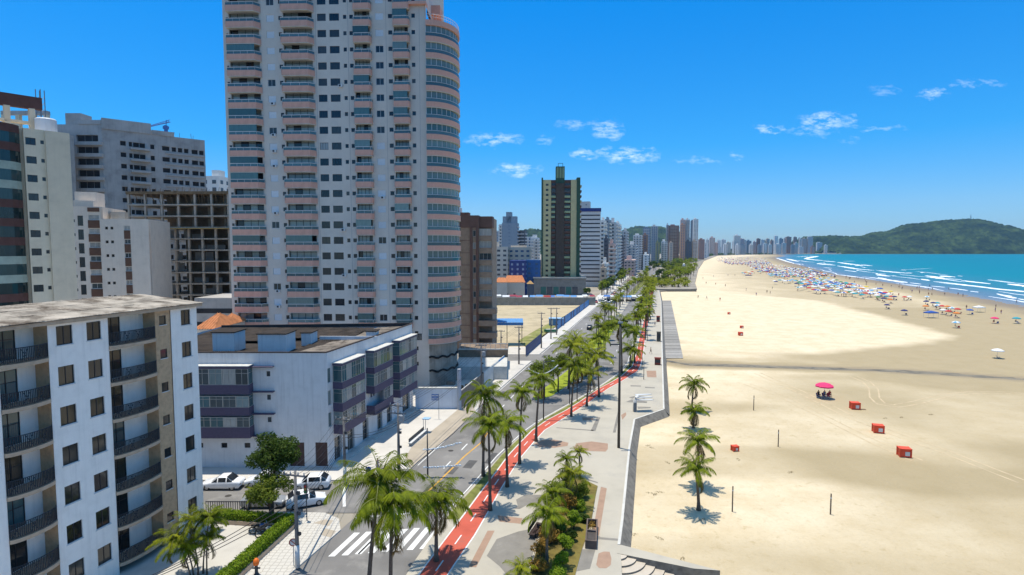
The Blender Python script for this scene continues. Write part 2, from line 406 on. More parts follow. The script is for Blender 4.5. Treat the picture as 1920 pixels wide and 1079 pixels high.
t.link(t.math('ADD', t.noise(co, 1.3, 7, .72), t.math('MULTIPLY', t.noise(co, .35, 4, .6), 1.5)), bp.inputs['Height']); t.link(bp.outputs[0], b.inputs['Normal'])
M_sand = m
ys = [8.0]
while ys[-1] < 3700: ys.append(ys[-1] * 1.0155 + .05)
beach = struct(inst('beach', grid_mesh('beach', np.linspace(-.12, 2.0, 300), np.array(ys), M_sand, beach_z, {'wet': wetness})))
# sea
m = bpy.data.materials.new('sea_water'); m.use_nodes = True; t = NT(m.node_tree); b = t.n['Principled BSDF']
ge = t.new('ShaderNodeNewGeometry'); at_ = t.new('ShaderNodeAttribute'); at_.attribute_name = 'off'
co = ge.outputs['Position']; nn = t.noise(t.mapping(co, scale=(.006, .02, 1), rot=(0, 0, -.5)), 1.0, 5, .6)
dep = t.math('MULTIPLY_ADD', t.math('SUBTRACT', nn, .5), .18, at_.outputs['Fac'])
cw = t.ramp(dep, [(0.0, (.20, .23, .27)), (.06, (.11, .19, .27)), (.2, (.035, .18, .25)), (.45, (.004, .185, .245)), (1, (.002, .17, .235))])
t.link(cw, b.inputs['Base Color']); b.inputs['Roughness'].default_value = .4; b.inputs['IOR'].default_value = 1.33; b.inputs['Specular IOR Level'].default_value = .16
bp = t.new('ShaderNodeBump'); bp.inputs['Strength'].default_value = .6; bp.inputs['Distance'].default_value = .8
t.link(t.math('ADD', t.noise(t.mapping(co, scale=(.25, .6, 1), rot=(0, 0, -.6)), .5, 5, .6), t.noise(co, .9, 4, .6)), bp.inputs['Height']); t.link(bp.outputs[0], b.inputs['Normal'])
M_sea = m
sea = struct(inst('sea', grid_mesh('sea', np.linspace(-.1, 2.2, 170), np.array([-14, 20, 60, 100] + [y for y in ys[::2] if y > 120] + [3800]), M_sea,
                                   lambda X, Y: np.full(X.shape, SEA_Z), {'off': lambda X, Y: np.clip(-sdist(X, Y) / 420, 0, 1) ** .8})))
# breaking waves: low ridges of foam that follow the shore, drawn from their crests
M_foam = pm('foam', (.80, .84, .86), .9, .12, .6, .6, 2.0, world_co=True)
def crest(pxs, wdt, hgt, name='wave_crest'):
    pl_ = resample(PX(pxs, SEA_Z), 6.0); mb = MB(); prof = [(-.5, -.05), (-.28, .75), (-.05, 1.0), (.2, .55), (.5, -.05)]
    rows = []
    for i, p in enumerate(pl_):
        q = pl_[min(i + 1, len(pl_) - 1)]; o = pl_[max(i - 1, 0)]; d = Vector((q[0] - o[0], q[1] - o[1])); d.normalize(); nrm = Vector((d.y, -d.x))
        e = math.sin(math.pi * min(1, max(.0, (i + .2) / (len(pl_) - .6)))) ** .45
        ww = wdt * e * (0.65 + .7 * rng.random()); sh = (rng.random() - .5) * wdt * .35
        rows.append([mb.pt((p[0] + nrm.x * (a * ww + sh), p[1] + nrm.y * (a * ww + sh), SEA_Z + hgt * c_ * e)) for a, c_ in prof])
    for a, b_ in zip(rows, rows[1:]):
        for k in range(len(prof) - 1): mb.f.append([a[k], a[k + 1], b_[k + 1], b_[k]]); mb.m.append(0)
    mb.build(name, M_foam, sea, smooth=True)
def C8(*pts): return [(1640 + x / 6.346, 470 + y / 6.346) for x, y in pts]
def C7(*pts): return [(1340 + x / 6.4, 470 + y / 6.4) for x, y in pts]
CR = [(C8((700, 370), (850, 385), (1050, 410), (1250, 435), (1500, 465), (1777, 490), (2300, 540)), 5.0, .5),
      (C8((1040, 360), (1200, 380), (1390, 400)), 4.5, .5), (C8((550, 340), (610, 352), (665, 360)), 6, .3), (C8((680, 425), (760, 432), (840, 440)), 2.6, .25), (C8((890, 448), (1000, 462), (1120, 478)), 2.6, .25),
      (C8((1140, 486), (1240, 498)), 3, .25), (C8((1445, 515), (1560, 540), (1680, 572)), 4.5, .3), (C8((1520, 530), (1640, 545)), 3, .2), (C8((1700, 575), (1900, 600), (2200, 640)), 3.5, .25), (C8((1595, 400), (1680, 412), (1777, 425), (2000, 450)), 7.5, .7),
      (C8((40, 240), (200, 255), (400, 272)), 6, .4), (C8((410, 268), (460, 272)), 9, .4), (C8((620, 300), (700, 312), (810, 335), (1040, 348)), 9, .4), (C8((640, 318), (820, 338)), 9, .3), (C8((800, 303), (915, 318)), 12, .5), (C8((560, 262), (605, 266)), 10, .4), (C8((330, 232), (375, 234)), 8, .3), (C8((990, 303), (1050, 308)), 4, .2),
      (C8((40, 320), (120, 340), (210, 356)), 4, .2), (C8((215, 355), (300, 368), (390, 384)), 5, .25), (C8((420, 385), (560, 402)), 3, .2), (C8((40, 290), (110, 300), (190, 308)), 9, .3), (C8((0, 282), (130, 282)), 6, .3), (C8((230, 300), (265, 303)), 10, .2), (C8((700, 210), (340, 232)), 1.6, .1),
      (C7((1090, 100), (1150, 85), (1240, 68)), 22, .5), (C7((1080, 100), (1180, 112), (1300, 122)), 18, .4), (C7((1300, 125), (1450, 138)), 12, .4), (C7((1480, 142), (1600, 160), (1760, 178)), 12, .4), (C7((1680, 185), (1790, 175), (1890, 186)), 10, .4),
      (C7((860, 100), (930, 115), (1000, 132)), 14, .3), (C7((1230, 155), (1330, 168), (1440, 178)), 14, .35), (C7((1480, 185), (1600, 205), (1700, 222), (1920, 240)), 9, .4), (C7((1560, 238), (1640, 248), (1710, 258)), 5, .2), (C7((980, 78), (1100, 70), (1200, 66)), 12, .3),
      (C7((1540, 130), (1680, 128)), 6, .2), (C7((1000, 120), (1100, 134), (1210, 142)), 6, .2), (C7((1310, 205), (1400, 214)), 5, .2), (C7((740, 90), (860, 130), (960, 158)), 8, .2)]
for pts_, ww, hh in CR: crest(pts_, ww * .8, hh)
def shore_run(y0, ln, off, ww, hh):
    P_ = []
    for i in range(5):
        y = y0 + ln * i / 4; x = float(np.interp(y, [p[1] for p in WL[1:12]], [p[0] for p in WL[1:12]])) + off + rng.uniform(-1.5, 1.5) + (2.5 * math.sin(y * .05)); q = proj(x, y, SEA_Z); P_.append(q)
    crest(P_, ww, hh)
for i in range(38):
    y = 190 + 900 * rng.random() ** 1.5; shore_run(y, rng.uniform(18, 60) * (1 + y / 500), rng.choice([2, 4, 9, 18, 30, 45, 70]) * (1 + y / 900), rng.uniform(.9, 2.4), .15)
# thin wash line along the waterline
wl_px = [(1920, 571), (1803, 549), (1694, 531.5), (1639, 523), (1566, 512)]
# stream
m = pm('stream_water', (.20, .17, .115), .6, .35, .35, .4, 1.0, .2, world_co=True, dirt=((.09, .085, .07), .3, .54))
mb = MB(); rs = resample(STREAM, 3.0); A_ = []; B_ = []
for i, p in enumerate(rs):
    wv = .9 + .6 * abs(math.sin(i * .37)) + .4 * rng.random() + (.5 if i > 12 else 0)
    A_.append((p[0], p[1] + wv)); B_.append((p[0], p[1] - wv))
mb.strip(B_, A_, BEACH_Z - .075); struct(mb.build('stream', m))

# ------------------------------------------------------------------ city ground and avenue
M_earth = pm('city_earth', (.30, .27, .22), .95, .25, .06, .3, 1.0, world_co=True)
M_asph = pm('asphalt', (.205, .197, .187), .9, .22, .10, .25, 14, world_co=True, dirt=((.27, .258, .24), .28, .55))
M_conc = pm('concrete_pavement', (.55, .525, .48), .88, .10, .25, .15, 6, world_co=True, dirt=((.45, .425, .38), .5, .62))
M_prom = pm('promenade_paving', (.43, .395, .325), .88, .08, .22, .15, 8, world_co=True, dirt=((.38, .352, .30), .35, .56))
M_white = pm('road_paint', (.70, .70, .68), .7, .10, 1.2, world_co=True, dirt=((.38, .37, .36), 1.6, .64))
M_yellow = pm('yellow_road_paint', (.62, .34, .06), .7, .15, 1.2, world_co=True)
M_red = pm('red_cycle_paint', (.50, .10, .062), .8, .12, .5, .1, 8, world_co=True, dirt=((.40, .115, .08), .5, .56))
M_grass = pm('grass', (.17, .18, .045), .95, .35, .9, .8, 10, world_co=True, dirt=((.20, .17, .06), .5, .56))
M_bgrass = pm('bright_grass', (.25, .30, .02), .95, .3, .6, .8, 10, world_co=True, dirt=((.21, .20, .05), .5, .60))
M_brown = pm('brown_paving', (.34, .225, .16), .88, .10, 1.5, .15, 8, world_co=True)
M_grey = pm('dark_grey_paving', (.22, .205, .18), .88, .14, .6, .15, 8, world_co=True, dirt=((.32, .30, .26), .6, .6))
M_kerb = pm('kerb_stone', (.55, .54, .50), .9, .12, .8, .1, 8, world_co=True)
M_wallst = pm('seawall_stone', (.20, .185, .16), .9, .25, 1.2, .4, 5, world_co=True, dirt=((.10, .095, .085), 1.6, .56))
M_tan = pm('parking_lane_tan', (.40, .345, .27), .9, .10, .4, .15, 8, world_co=True)
M_sandy = pm('vacant_sand', (.45, .37, .235), .95, .18, .16, .4, 3, world_co=True, dirt=((.26, .24, .08), .12, .60))

# land edge (seaward side of the promenade)
W_near = PX([(1163, 1022), (1169, 975), (1182, 838), (1191, 787)], .12)
W_mid = PX([(1246, 768), (1243, 678), (1240, 566), (1236, 545)], .12)
W_far = PX([(1307, 541), (1303, 530), (1309, 505), (1320, 489), (1345, 479.6)], .12) + [(1150, 2830), (1975, 3420), (2100, 3700)]
near0 = (W_near[0][0] - (W_near[0][1] - 5) * .16, 5.0)
LAND = [near0] + W_near + W_mid + W_far + [(1500, 5200), (-4000, 5200), (-4000, -60), (-8, -60)]
mb = MB(); mb.prism(LAND, -1.8, -.04); struct(mb.build('city_ground', [M_earth]))

LC = PX([(783, 866), (921, 741), (1040, 640), (1100, 589), (1140, 556)], .12)          # left kerb of the avenue
s_ = (LC[-1][0] - LC[0][0]) / (LC[-1][1] - LC[0][1])
LC = [(LC[0][0] - s_ * 50, LC[0][1] - 50)] + LC + [(LC[-1][0] + .27 * 200, LC[-1][1] + 200), (LC[-1][0] + .27 * 400 + 40, LC[-1][1] + 600), (760, 2300)]
RE = PX([(800, 1012), (846, 957), (899, 901), (930, 862), (958, 835), (1000, 797), (1070, 758), (1130, 723), (1166, 698), (1180, 680), (1187, 652), (1195, 620), (1205, 590), (1213, 563)], .0)
RE = [(-9.6, 35), (-13.0, 8)][::-1] + RE + [(LC[-3][0] + 27, LC[-3][1]), (LC[-2][0] + 30, LC[-2][1]), (800, 2300)]
ysr = [8, 20, 35, 45, 55, 65, 75, 85, 95, 105, 115, 125, 135, 145, 155, 170, 190, 220, 260, 300, 400, 520, 700, 920, 1300, 1800, 2300]
mb = MB(); mb.strip([(at_y(LC, y), y) for y in ysr], [(at_y(RE, y), y) for y in ysr], 0.0); mb.f = [f[::-1] for f in mb.f]
# cross street running inland between the two blocks, part of the same road surface
c0 = G(560, 925, 0)
mb.poly([(-160, 54.6, 0.004), (at_y(LC, 54.6) + 1.5, 54.6, 0.004), (at_y(LC, 62.4) + 1.5, 62.4, .004), (-160, 62.4, .004)])
mb.poly([(-120, 131, .004), (at_y(LC, 131) + 1, 131, .004), (at_y(LC, 139) + 1, 139, .004), (-120, 139, .004)])
road = struct(mb.build('avenue', M_asph))

# pavements (real kerb steps)
def pave(name, poly, mat, z1=.12, z0=-.04, kerb=True):
    mb = MB(); mb.prism(poly, z0, z1, 0, 1); return struct(mb.build(name, [mat, M_kerb]))
m = bpy.data.materials.new('patterned_pavement'); m.use_nodes = True; t = NT(m.node_tree); b = t.n['Principled BSDF']
ge = t.new('ShaderNodeNewGeometry'); vo = t.new('ShaderNodeTexVoronoi'); vo.feature = 'DISTANCE_TO_EDGE'; vo.inputs['Scale'].default_value = 2.1; vo.inputs['Randomness'].default_value = .25
t.link(ge.outputs['Position'], vo.inputs['Vector'])
lin = t.ramp(vo.outputs['Distance'], [(.03, (.33, .31, .28)), (.10, (.57, .55, .50))]); t.link(t.mix(t.math('MULTIPLY', t.noise(ge.outputs['Position'], .5, 5, .6), .5), lin, (.42, .39, .34, 1)), b.inputs['Base Color']); b.inputs['Roughness'].default_value = .9
M_patt = m
# block in front of the white building
near_side = [(-60, 54.6), (-22, 54.6), (-18.4, 54.4), (-16.7, 53.2), (at_y(LC, 51.5), 51.0), (at_y(LC, 8), 8), (-60, 8)]
pave('near_pavement', near_side, M_patt)
# block of the purple building
pb = [(-90, 62.4), (-16.0, 62.4), (-13.8, 62.8), (-12.3, 63.9), (at_y(LC, 66.5), 66.5), (at_y(LC, 131), 131), (-90, 131)]
pave('corner_pavement', pb, M_conc)
pave('far_pavement', [(-90, 139), (at_y(LC, 139), 139), (at_y(LC, 300), 300), (at_y(LC, 620), 620), (at_y(LC, 620) - 7, 620), (at_y(LC, 300) - 6, 300), (at_y(LC, 150) - 5.5, 150), (-90, 150)], M_conc)
mb = MB(); mb.strip(PX([(768, 880), (783, 866), (849, 813), (892, 771)], .124), PX([(760, 858), (772, 838), (830, 792), (878, 752)], .124), .124); struct(mb.build('parking_lane', M_tan))
mb = MB(); mb.prism([(at_y(LC, y) - 5.2, y) for y in (150, 180, 220, 262)] + [(-140, 262), (-140, 150)], -.04, .09); struct(mb.build('vacant_lot', M_sandy))
mb = MB()
gp = [G(970 , 640), G(1000, 622), G(1035, 603), G(1060, 592), G(1083, 577), G(1086, 583), G(1040, 615), G(1012, 637), G(985, 650)]
mb.prism(gp, .09, .12); struct(mb.build('lot_grass', pm('rough_grass', (.21, .215, .06), .95, .3, .3, .6, 4, world_co=True, dirt=((.42, .35, .20), .22, .52))))

# seaward side: grass verge, cycle lane, promenade
BL = PX([(800, 1060), (823, 1027), (863, 978), (896, 931), (928, 890), (958, 849), (1009, 797), (1073, 764), (1121, 730), (1162, 709), (1187, 686), (1193, 666), (1199, 635), (1209, 595), (1217, 560)])
BR = PX([(848, 1062), (866, 1038), (896, 992), (925, 940), (946, 902), (972, 863), (1009, 811), (1044, 793), (1090, 758), (1133, 732), (1170, 712), (1198, 694), (1203, 666), (1206, 635), (1215, 595), (1222, 560)])
for L_ in (BL, BR):
    L_.insert(0, (L_[0][0] - 6.5, L_[0][1] - 26)); L_.insert(0, (L_[0][0] - 4, L_[0][1] - 15))
    L_.append((L_[-1][0] + .26 * 90, L_[-1][1] + 90))
RE2 = [p for p in RE if p[1] <= 420]
PL = [(at_y(RE, y), y) for y in (8, 20, 35, 45, 55, 65, 75, 85, 95, 105, 115, 125, 135, 145, 155, 170, 190, 220, 260, 310, 384)]
W_all = [near0] + W_near + W_mid
mb = MB(); mb.prism(PL + W_all[::-1], -1.6, .12, 0, 1); struct(mb.build('promenade', [M_prom, M_kerb]))
ysb = [8, 20, 35, 45, 50, 55, 60, 65, 70, 75, 80, 85, 90, 95, 100, 105, 110, 115, 120, 125, 130, 135, 140, 145, 150, 160, 170, 185, 200, 230, 260, 300, 370]
bl = [(at_y(BL, y), y) for y in ysb]; br = [(max(at_y(BR, y), at_y(BL, y) + 1.6), y) for y in ysb]
mb = MB(); mb.strip(br, bl, .126); struct(mb.build('cycle_lane', M_red))
mb = MB()
for src, dx in ((bl, -.14), (br, .02)): mb.strip([(x + dx + .13, y) for x, y in src], [(x + dx, y) for x, y in src], .131)
y = 40.0
while y < 300:
    xm = (at_y(bl, y) + at_y(br, y)) / 2; xn = (at_y(bl, y + 1.6) + at_y(br, y + 1.6)) / 2
    mb.poly([(xm - .06, y, .131), (xm + .06, y, .131), (xn + .06, y + 1.6, .131), (xn - .06, y + 1.6, .131)]); y += 4.2
struct(mb.build('cycle_lane_markings', M_white))
gy = [53, 56, 60, 65, 70, 75, 80, 85, 90, 95, 100, 105, 110, 115, 120, 125, 130, 135, 140]
ga_ = [(at_y(RE, y) + .25, y) for y in gy]; gb_ = [(max(at_y(bl, y) - .2, at_y(RE, y) + .5), y) for y in gy]
mb = MB(); mb.strip(gb_, ga_, .13); struct(mb.build('grass_verge', M_grass))
# paving patterns set into the promenade
def patch(name, polys, mat, z=.1255):
    mb = MB()
    for p in polys:
        n = len(p); ar = sum(p[i][0] * p[(i + 1) % n][1] - p[(i + 1) % n][0] * p[i][1] for i in range(n))
        if ar < 0: p = p[::-1]
        mb.poly([(x, y, z) for x, y in p])
    return struct(mb.build(name, mat))
patch('brown_paving_patch', [P8([(690, 110), (740, 88), (820, 84), (912, 105), (905, 125), (820, 138), (720, 132)])], M_brown)
patch('brown_paving_patch', [P8([(945, 135), (965, 108), (1060, 96), (1165, 110), (1165, 145), (1150, 162), (960, 156)])], M_brown)
patch('brown_paving_patch', [P8([(455, 572), (617, 590), (602, 626), (466, 612)])], M_brown)
patch('brown_paving_patch', [P8([(392, 670), (437, 670), (318, 906), (270, 902)])], M_brown)
patch('brown_paving_patch', [P8([(1120, 388), (1158, 398), (1108, 702), (1062, 708)])], M_brown)
patch('brown_paving_patch', [P8([(1090, 890), (1105, 816), (1140, 804), (1176, 806), (1188, 850), (1184, 890), (1155, 912), (1108, 910)])], M_brown)
patch('brown_paving_patch', [P1([(1225, 541), (1288, 541), (1291, 585), (1230, 583)])], M_brown)
patch('brown_paving_patch', [P1([(805, 845), (880, 848), (878, 864), (810, 866)])], M_brown)
patch('brown_paving_patch', [P1([(1060, 830), (1090, 812), (1094, 830), (1068, 862)])], M_brown)
patch('dark_paving_patch', [P8([(386, 832), (450, 724), (590, 675), (740, 645), (735, 660), (640, 950), (640, 1010), (560, 1010), (470, 900)])], M_grey)
patch('dark_paving_patch', [P8([(560, 532), (585, 512), (575, 470), (630, 440), (790, 440), (780, 520), (700, 520), (640, 508), (600, 530)])], M_grey)
patch('dark_paving_patch', [P8([(985, 322), (1100, 358), (1102, 366), (990, 333)])], M_grey)
patch('dark_paving_patch', [P8([(1000, 790), (1086, 790), (1050, 915), (965, 932)])], M_grey)
patch('dark_paving_patch', [P8([(1060, 710), (1108, 704), (1118, 712), (1232, 722), (1232, 736), (1062, 722)])], M_grey)
patch('dark_paving_patch', [P1([(862, 932), (902, 845), (925, 845), (892, 935)])], M_grey)
patch('dark_paving_patch', [P1([(635, 915), (640, 911), (880, 928), (880, 935)])], M_grey)
patch('dark_paving_patch', [P1([(1120, 636), (1190, 638), (1190, 645), (1122, 644)])], M_grey)
patch('dark_paving_patch', [P1([(1215, 646), (1280, 650), (1280, 656), (1216, 653)])], M_grey)
patch('dark_paving_patch', [P1([(1110, 715), (1150, 706), (1210, 708), (1215, 725), (1200, 722), (1190, 714), (1150, 714), (1135, 725)])], M_grey)
patch('dark_paving_patch', [P1([(1090, 745), (1130, 728), (1230, 742), (1228, 752), (1120, 748)])], M_grey)
patch('dark_paving_patch', [P1([(1165, 775), (1255, 778), (1250, 786), (1170, 790)])], M_grey)
patch('dark_paving_patch', [P1([(1006, 945), (1040, 800), (1052, 800), (1024, 945)])], M_grey)
# planting bed
bed = P8([(640, 1010), (665, 940), (722, 740), (800, 560), (885, 335), (1000, 340), (1100, 387), (1088, 440), (1060, 610), (1000, 790), (955, 960), (940, 1010)])
mb = MB(); mb.prism(bed, .10, .20, 0, 1); struct(mb.build('planting_bed', [pm('bed_soil_grass', (.17, .135, .035), .95, .35, .7, .7, 8, world_co=True, dirt=((.11, .14, .02), .35, .54)), M_kerb]))
# road markings
mb = MB()
def dash(pts, w_, z=.006):
    for a, b_ in zip(pts, pts[1:]):
        d = Vector((b_[0] - a[0], b_[1] - a[1])); d.normalize(); nx, ny = -d.y * w_ / 2, d.x * w_ / 2
        mb.poly([(a[0] - nx, a[1] - ny, z), (b_[0] - nx, b_[1] - ny, z), (b_[0] + nx, b_[1] + ny, z), (a[0] + nx, a[1] + ny, z)][::-1] if False else [(a[0] + nx, a[1] + ny, z), (a[0] - nx, a[1] - ny, z), (b_[0] - nx, b_[1] - ny, z), (b_[0] + nx, b_[1] + ny, z)])
for y in (41, 47, 66, 72.3, 78.6, 85, 91.5, 98, 105, 112, 119, 126, 140, 148, 156, 165, 175, 185, 196, 208, 220, 234, 250): dash([(at_y(LC, y) + 3.9, y), (at_y(LC, y + 2.3) + 3.9, y + 2.3)], .16)
for y in range(104, 260, 8): dash([((at_y(RE, y) - 4.0), y), (at_y(RE, y + 2.4) - 4.0, y + 2.4)], .15)
dash([(at_y(RE, y) - .35, y) for y in gy + [150, 160, 175, 190, 220, 250]], .14); dash([(at_y(LC, y) + .4, y) for y in (67, 80, 95, 110, 130)], .12)
dash([(at_y(LC, y) + .4, y) for y in (140, 170, 210, 260, 320, 400)], .12)
# zebra crossing
cz = [(600, 1040), (640, 1034), (688, 1024)]
for k in range(9):
    u = k / 8; x0 = -15.6 + u * 8.6; 
    y0 = 46.6 + u * 1.4
    d = heading(14.8); ln = 4.2
    mb.poly([(x0, y0, .006), (x0 + .55, y0 + .02, .006), (x0 + .55 + d[0] * ln, y0 + d[1] * ln, .006), (x0 + d[0] * ln, y0 + d[1] * ln, .006)])
dash([(-15.2, 53.6), (-6.0, 55.2)], .3); dash([(-14.6, 61.6), (-12.7, 63.0)], .25); dash([(-18.5, 61.0), (-17.0, 56.0)], .3)
struct(mb.build('road_markings', M_white))
M_patch = pm('asphalt_patch', (.10, .098, .097), .9, .2, .5, .25, 12, world_co=True); M_iron = pm('iron_cover', (.07, .065, .06), .7, .2, 5, metal=.4)
for i in range(16):
    y = rng.uniform(46, 150); x = at_y(LC, y) + rng.uniform(1.0, 8.5); a_ = R(14.8) + rng.uniform(-.05, .05); w_, l_ = rng.uniform(.5, 1.4), rng.uniform(1.2, 5); dx, dy = math.sin(a_), math.cos(a_)
    patch('asphalt_repair', [[(x, y), (x + dy * w_, y - dx * w_), (x + dy * w_ + dx * l_, y - dx * w_ + dy * l_), (x + dx * l_, y + dy * l_)]], M_patch, .0035)
for i, (x, y) in enumerate([(at_y(LC, 58) + 4.5, 58), (at_y(LC, 72) + 2.6, 72), (at_y(LC, 88) + 5.5, 88), (-24, 57.5), (-30, 58.5)]): patch('manhole_cover', [[(x + .35 * math.cos(k * .52), y + .35 * math.sin(k * .52)) for k in range(12)]], M_iron, .008)
mb = MB(); yy_ = [57, 60, 65, 70, 75, 80, 86]; dash([(at_y(RE, y) - (4.4 if y < 76 else 4.6 + (y - 75) * .16), y) for y in yy_], .2); struct(mb.build('centre_line', M_yellow))
# median islands
def island(poly, mat): 
    mb = MB(); mb.prism(poly, -.02, .13, 0, 1); return struct(mb.build('median_island', [mat, M_kerb]))
def midx(y, f): return at_y(LC, y) * (1 - f) + at_y(RE, y) * f
def isl(y0, y1, f0, f1, mat, n=8):
    A = [(midx(y0 + (y1 - y0) * i / n, f0), y0 + (y1 - y0) * i / n) for i in range(n + 1)]; B = [(midx(y0 + (y1 - y0) * i / n, f1), y0 + (y1 - y0) * i / n) for i in range(n + 1)]
    tip0 = (midx(y0 - 3, (f0 + f1) / 2), y0 - 3); tip1 = (midx(y1 + 3, (f0 + f1) / 2), y1 + 3)
    return island([tip0] + B + [tip1] + A[::-1], mat)
isl(99, 134, .46, .66, M_bgrass); isl(150, 205, .44, .66, M_bgrass); isl(222, 300, .45, .62, M_prom); isl(312, 620, .44, .62, M_grass)
# promenade edge wall (low parapet) and the groyne wall further on
mb = MB()
def parapet(pts, th, z0, z1):
    for a, b_ in zip(pts, pts[1:]):
        d = Vector((b_[0] - a[0], b_[1] - a[1])); d.normalize(); nx, ny = -d.y * th, d.x * th
        mb.prism([a, b_, (b_[0] + nx, b_[1] + ny), (a[0] + nx, a[1] + ny)], z0, z1)
for a, b_ in zip(W_all[1:], W_all[2:]):          # battered stone face with a pale coping, flush with the promenade
    d = Vector((b_[0] - a[0], b_[1] - a[1])); d.normalize(); nx, ny = d.y, -d.x
    mb.poly([(a[0] + nx * .02, a[1] + ny * .02, .16), (b_[0] + nx * .02, b_[1] + ny * .02, .16), (b_[0] + nx * 1.1, b_[1] + ny * 1.1, -1.2), (a[0] + nx * 1.1, a[1] + ny * 1.1, -1.2)])
    mb.prism([a, b_, (b_[0] - nx * .25, b_[1] - ny * .25), (a[0] - nx * .25, a[1] - ny * .25)], .1, .17, 1)
    mb.poly([(a[0], a[1], .172), (b_[0], b_[1], .172), (b_[0] + nx * .05, b_[1] + ny * .05, .15), (a[0] + nx * .05, a[1] + ny * .05, .15)])
sw = mb.build('sea_wall', [M_wallst, M_kerb]); tag(sw, 'low grey stone sea wall between the promenade and the sand', 'sea wall')
# ================================================================== BUILDINGS
M_frame_dk = pm('dark_window_frame', (.03, .03, .034), .5, .1, 2)
M_frame_lt = pm('pale_window_frame', (.62, .63, .63), .5, .1, 2)
M_frame_al = pm('aluminium_frame', (.40, .40, .38), .4, .1, 2, metal=.4)
M_glass = glass('window_glass')
M_glass_d = glass('dark_glass', (.016, .018, .02), (.085, .078, .065), .4)
M_glass_t = glass('teal_glass', (.035, .085, .095), (.30, .38, .38), .35)
M_curt = glass('curtained_glass', (.04, .055, .06), (.62, .62, .58), .55)
M_shut = pm('white_shutter', (.66, .68, .70), .6, .05, 3, rnd=.06)
def facade(mb, x0, x1, z0, z1, ops, depth=.16, y=0.0, m=0, mj=None):
    """wall sheet with real openings: ops are (x, z, w, h[, depth])"""
    xs = sorted({x0, x1, *[min(max(o[0], x0), x1) for o in ops], *[min(max(o[0] + o[2], x0), x1) for o in ops]})
    zs = sorted({z0, z1, *[min(max(o[1], z0), z1) for o in ops], *[min(max(o[1] + o[3], z0), z1) for o in ops]})
    for j in range(len(zs) - 1):
        zc = (zs[j] + zs[j + 1]) / 2; row = [o for o in ops if o[1] < zc < o[1] + o[3]]
        st = None
        for i in range(len(xs)):
            solid = i < len(xs) - 1 and not any(o[0] < (xs[i] + xs[i + 1]) / 2 < o[0] + o[2] for o in row)
            if solid and st is None: st = xs[i]
            if not solid and st is not None:
                mb.poly([(st, y, zs[j]), (xs[i], y, zs[j]), (xs[i], y, zs[j + 1]), (st, y, zs[j + 1])], m); st = None
    mj = m if mj is None else mj
    for o in ops:
        x, z, ww, hh = o[:4]; d = o[4] if len(o) > 4 and o[4] else depth
        mb.poly([(x, y, z), (x, y, z + hh), (x, y + d, z + hh), (x, y + d, z)], mj); mb.poly([(x + ww, y, z + hh), (x + ww, y, z), (x + ww, y + d, z), (x + ww, y + d, z + hh)], mj)
        mb.poly([(x, y, z), (x, y + d, z), (x + ww, y + d, z), (x + ww, y, z)], mj); mb.poly([(x, y, z + hh), (x + ww, y, z + hh), (x + ww, y + d, z + hh), (x, y + d, z + hh)], mj)
WM = {}
def win_meshes(ww, hh, n, hz, fm, pmt, fw=.055):
    k = (round(ww, 2), round(hh, 2), n, hz, fm.name, pmt.name, fw)
    if k not in WM:
        a = MB(); t_ = .05
        a.box(0, ww, 0, t_, 0, fw); a.box(0, ww, 0, t_, hh - fw, hh); a.box(0, fw, 0, t_, fw, hh - fw); a.box(ww - fw, ww, 0, t_, fw, hh - fw)
        for i in range(1, n): xx = ww * i / n; a.box(xx - fw * .45, xx + fw * .45, .003, t_ - .003, fw, hh - fw)
        for q in (hz if isinstance(hz, tuple) else ()): a.box(fw, ww - fw, .006, t_ - .006, hh * q - fw * .4, hh * q + fw * .4)
        p = MB(); p.poly([(fw, .03, fw), (ww - fw, .03, fw), (ww - fw, .03, hh - fw), (fw, .03, hh - fw)])
        WM[k] = (a.mesh('window_frame', fm), p.mesh('pane', pmt))
    return WM[k]
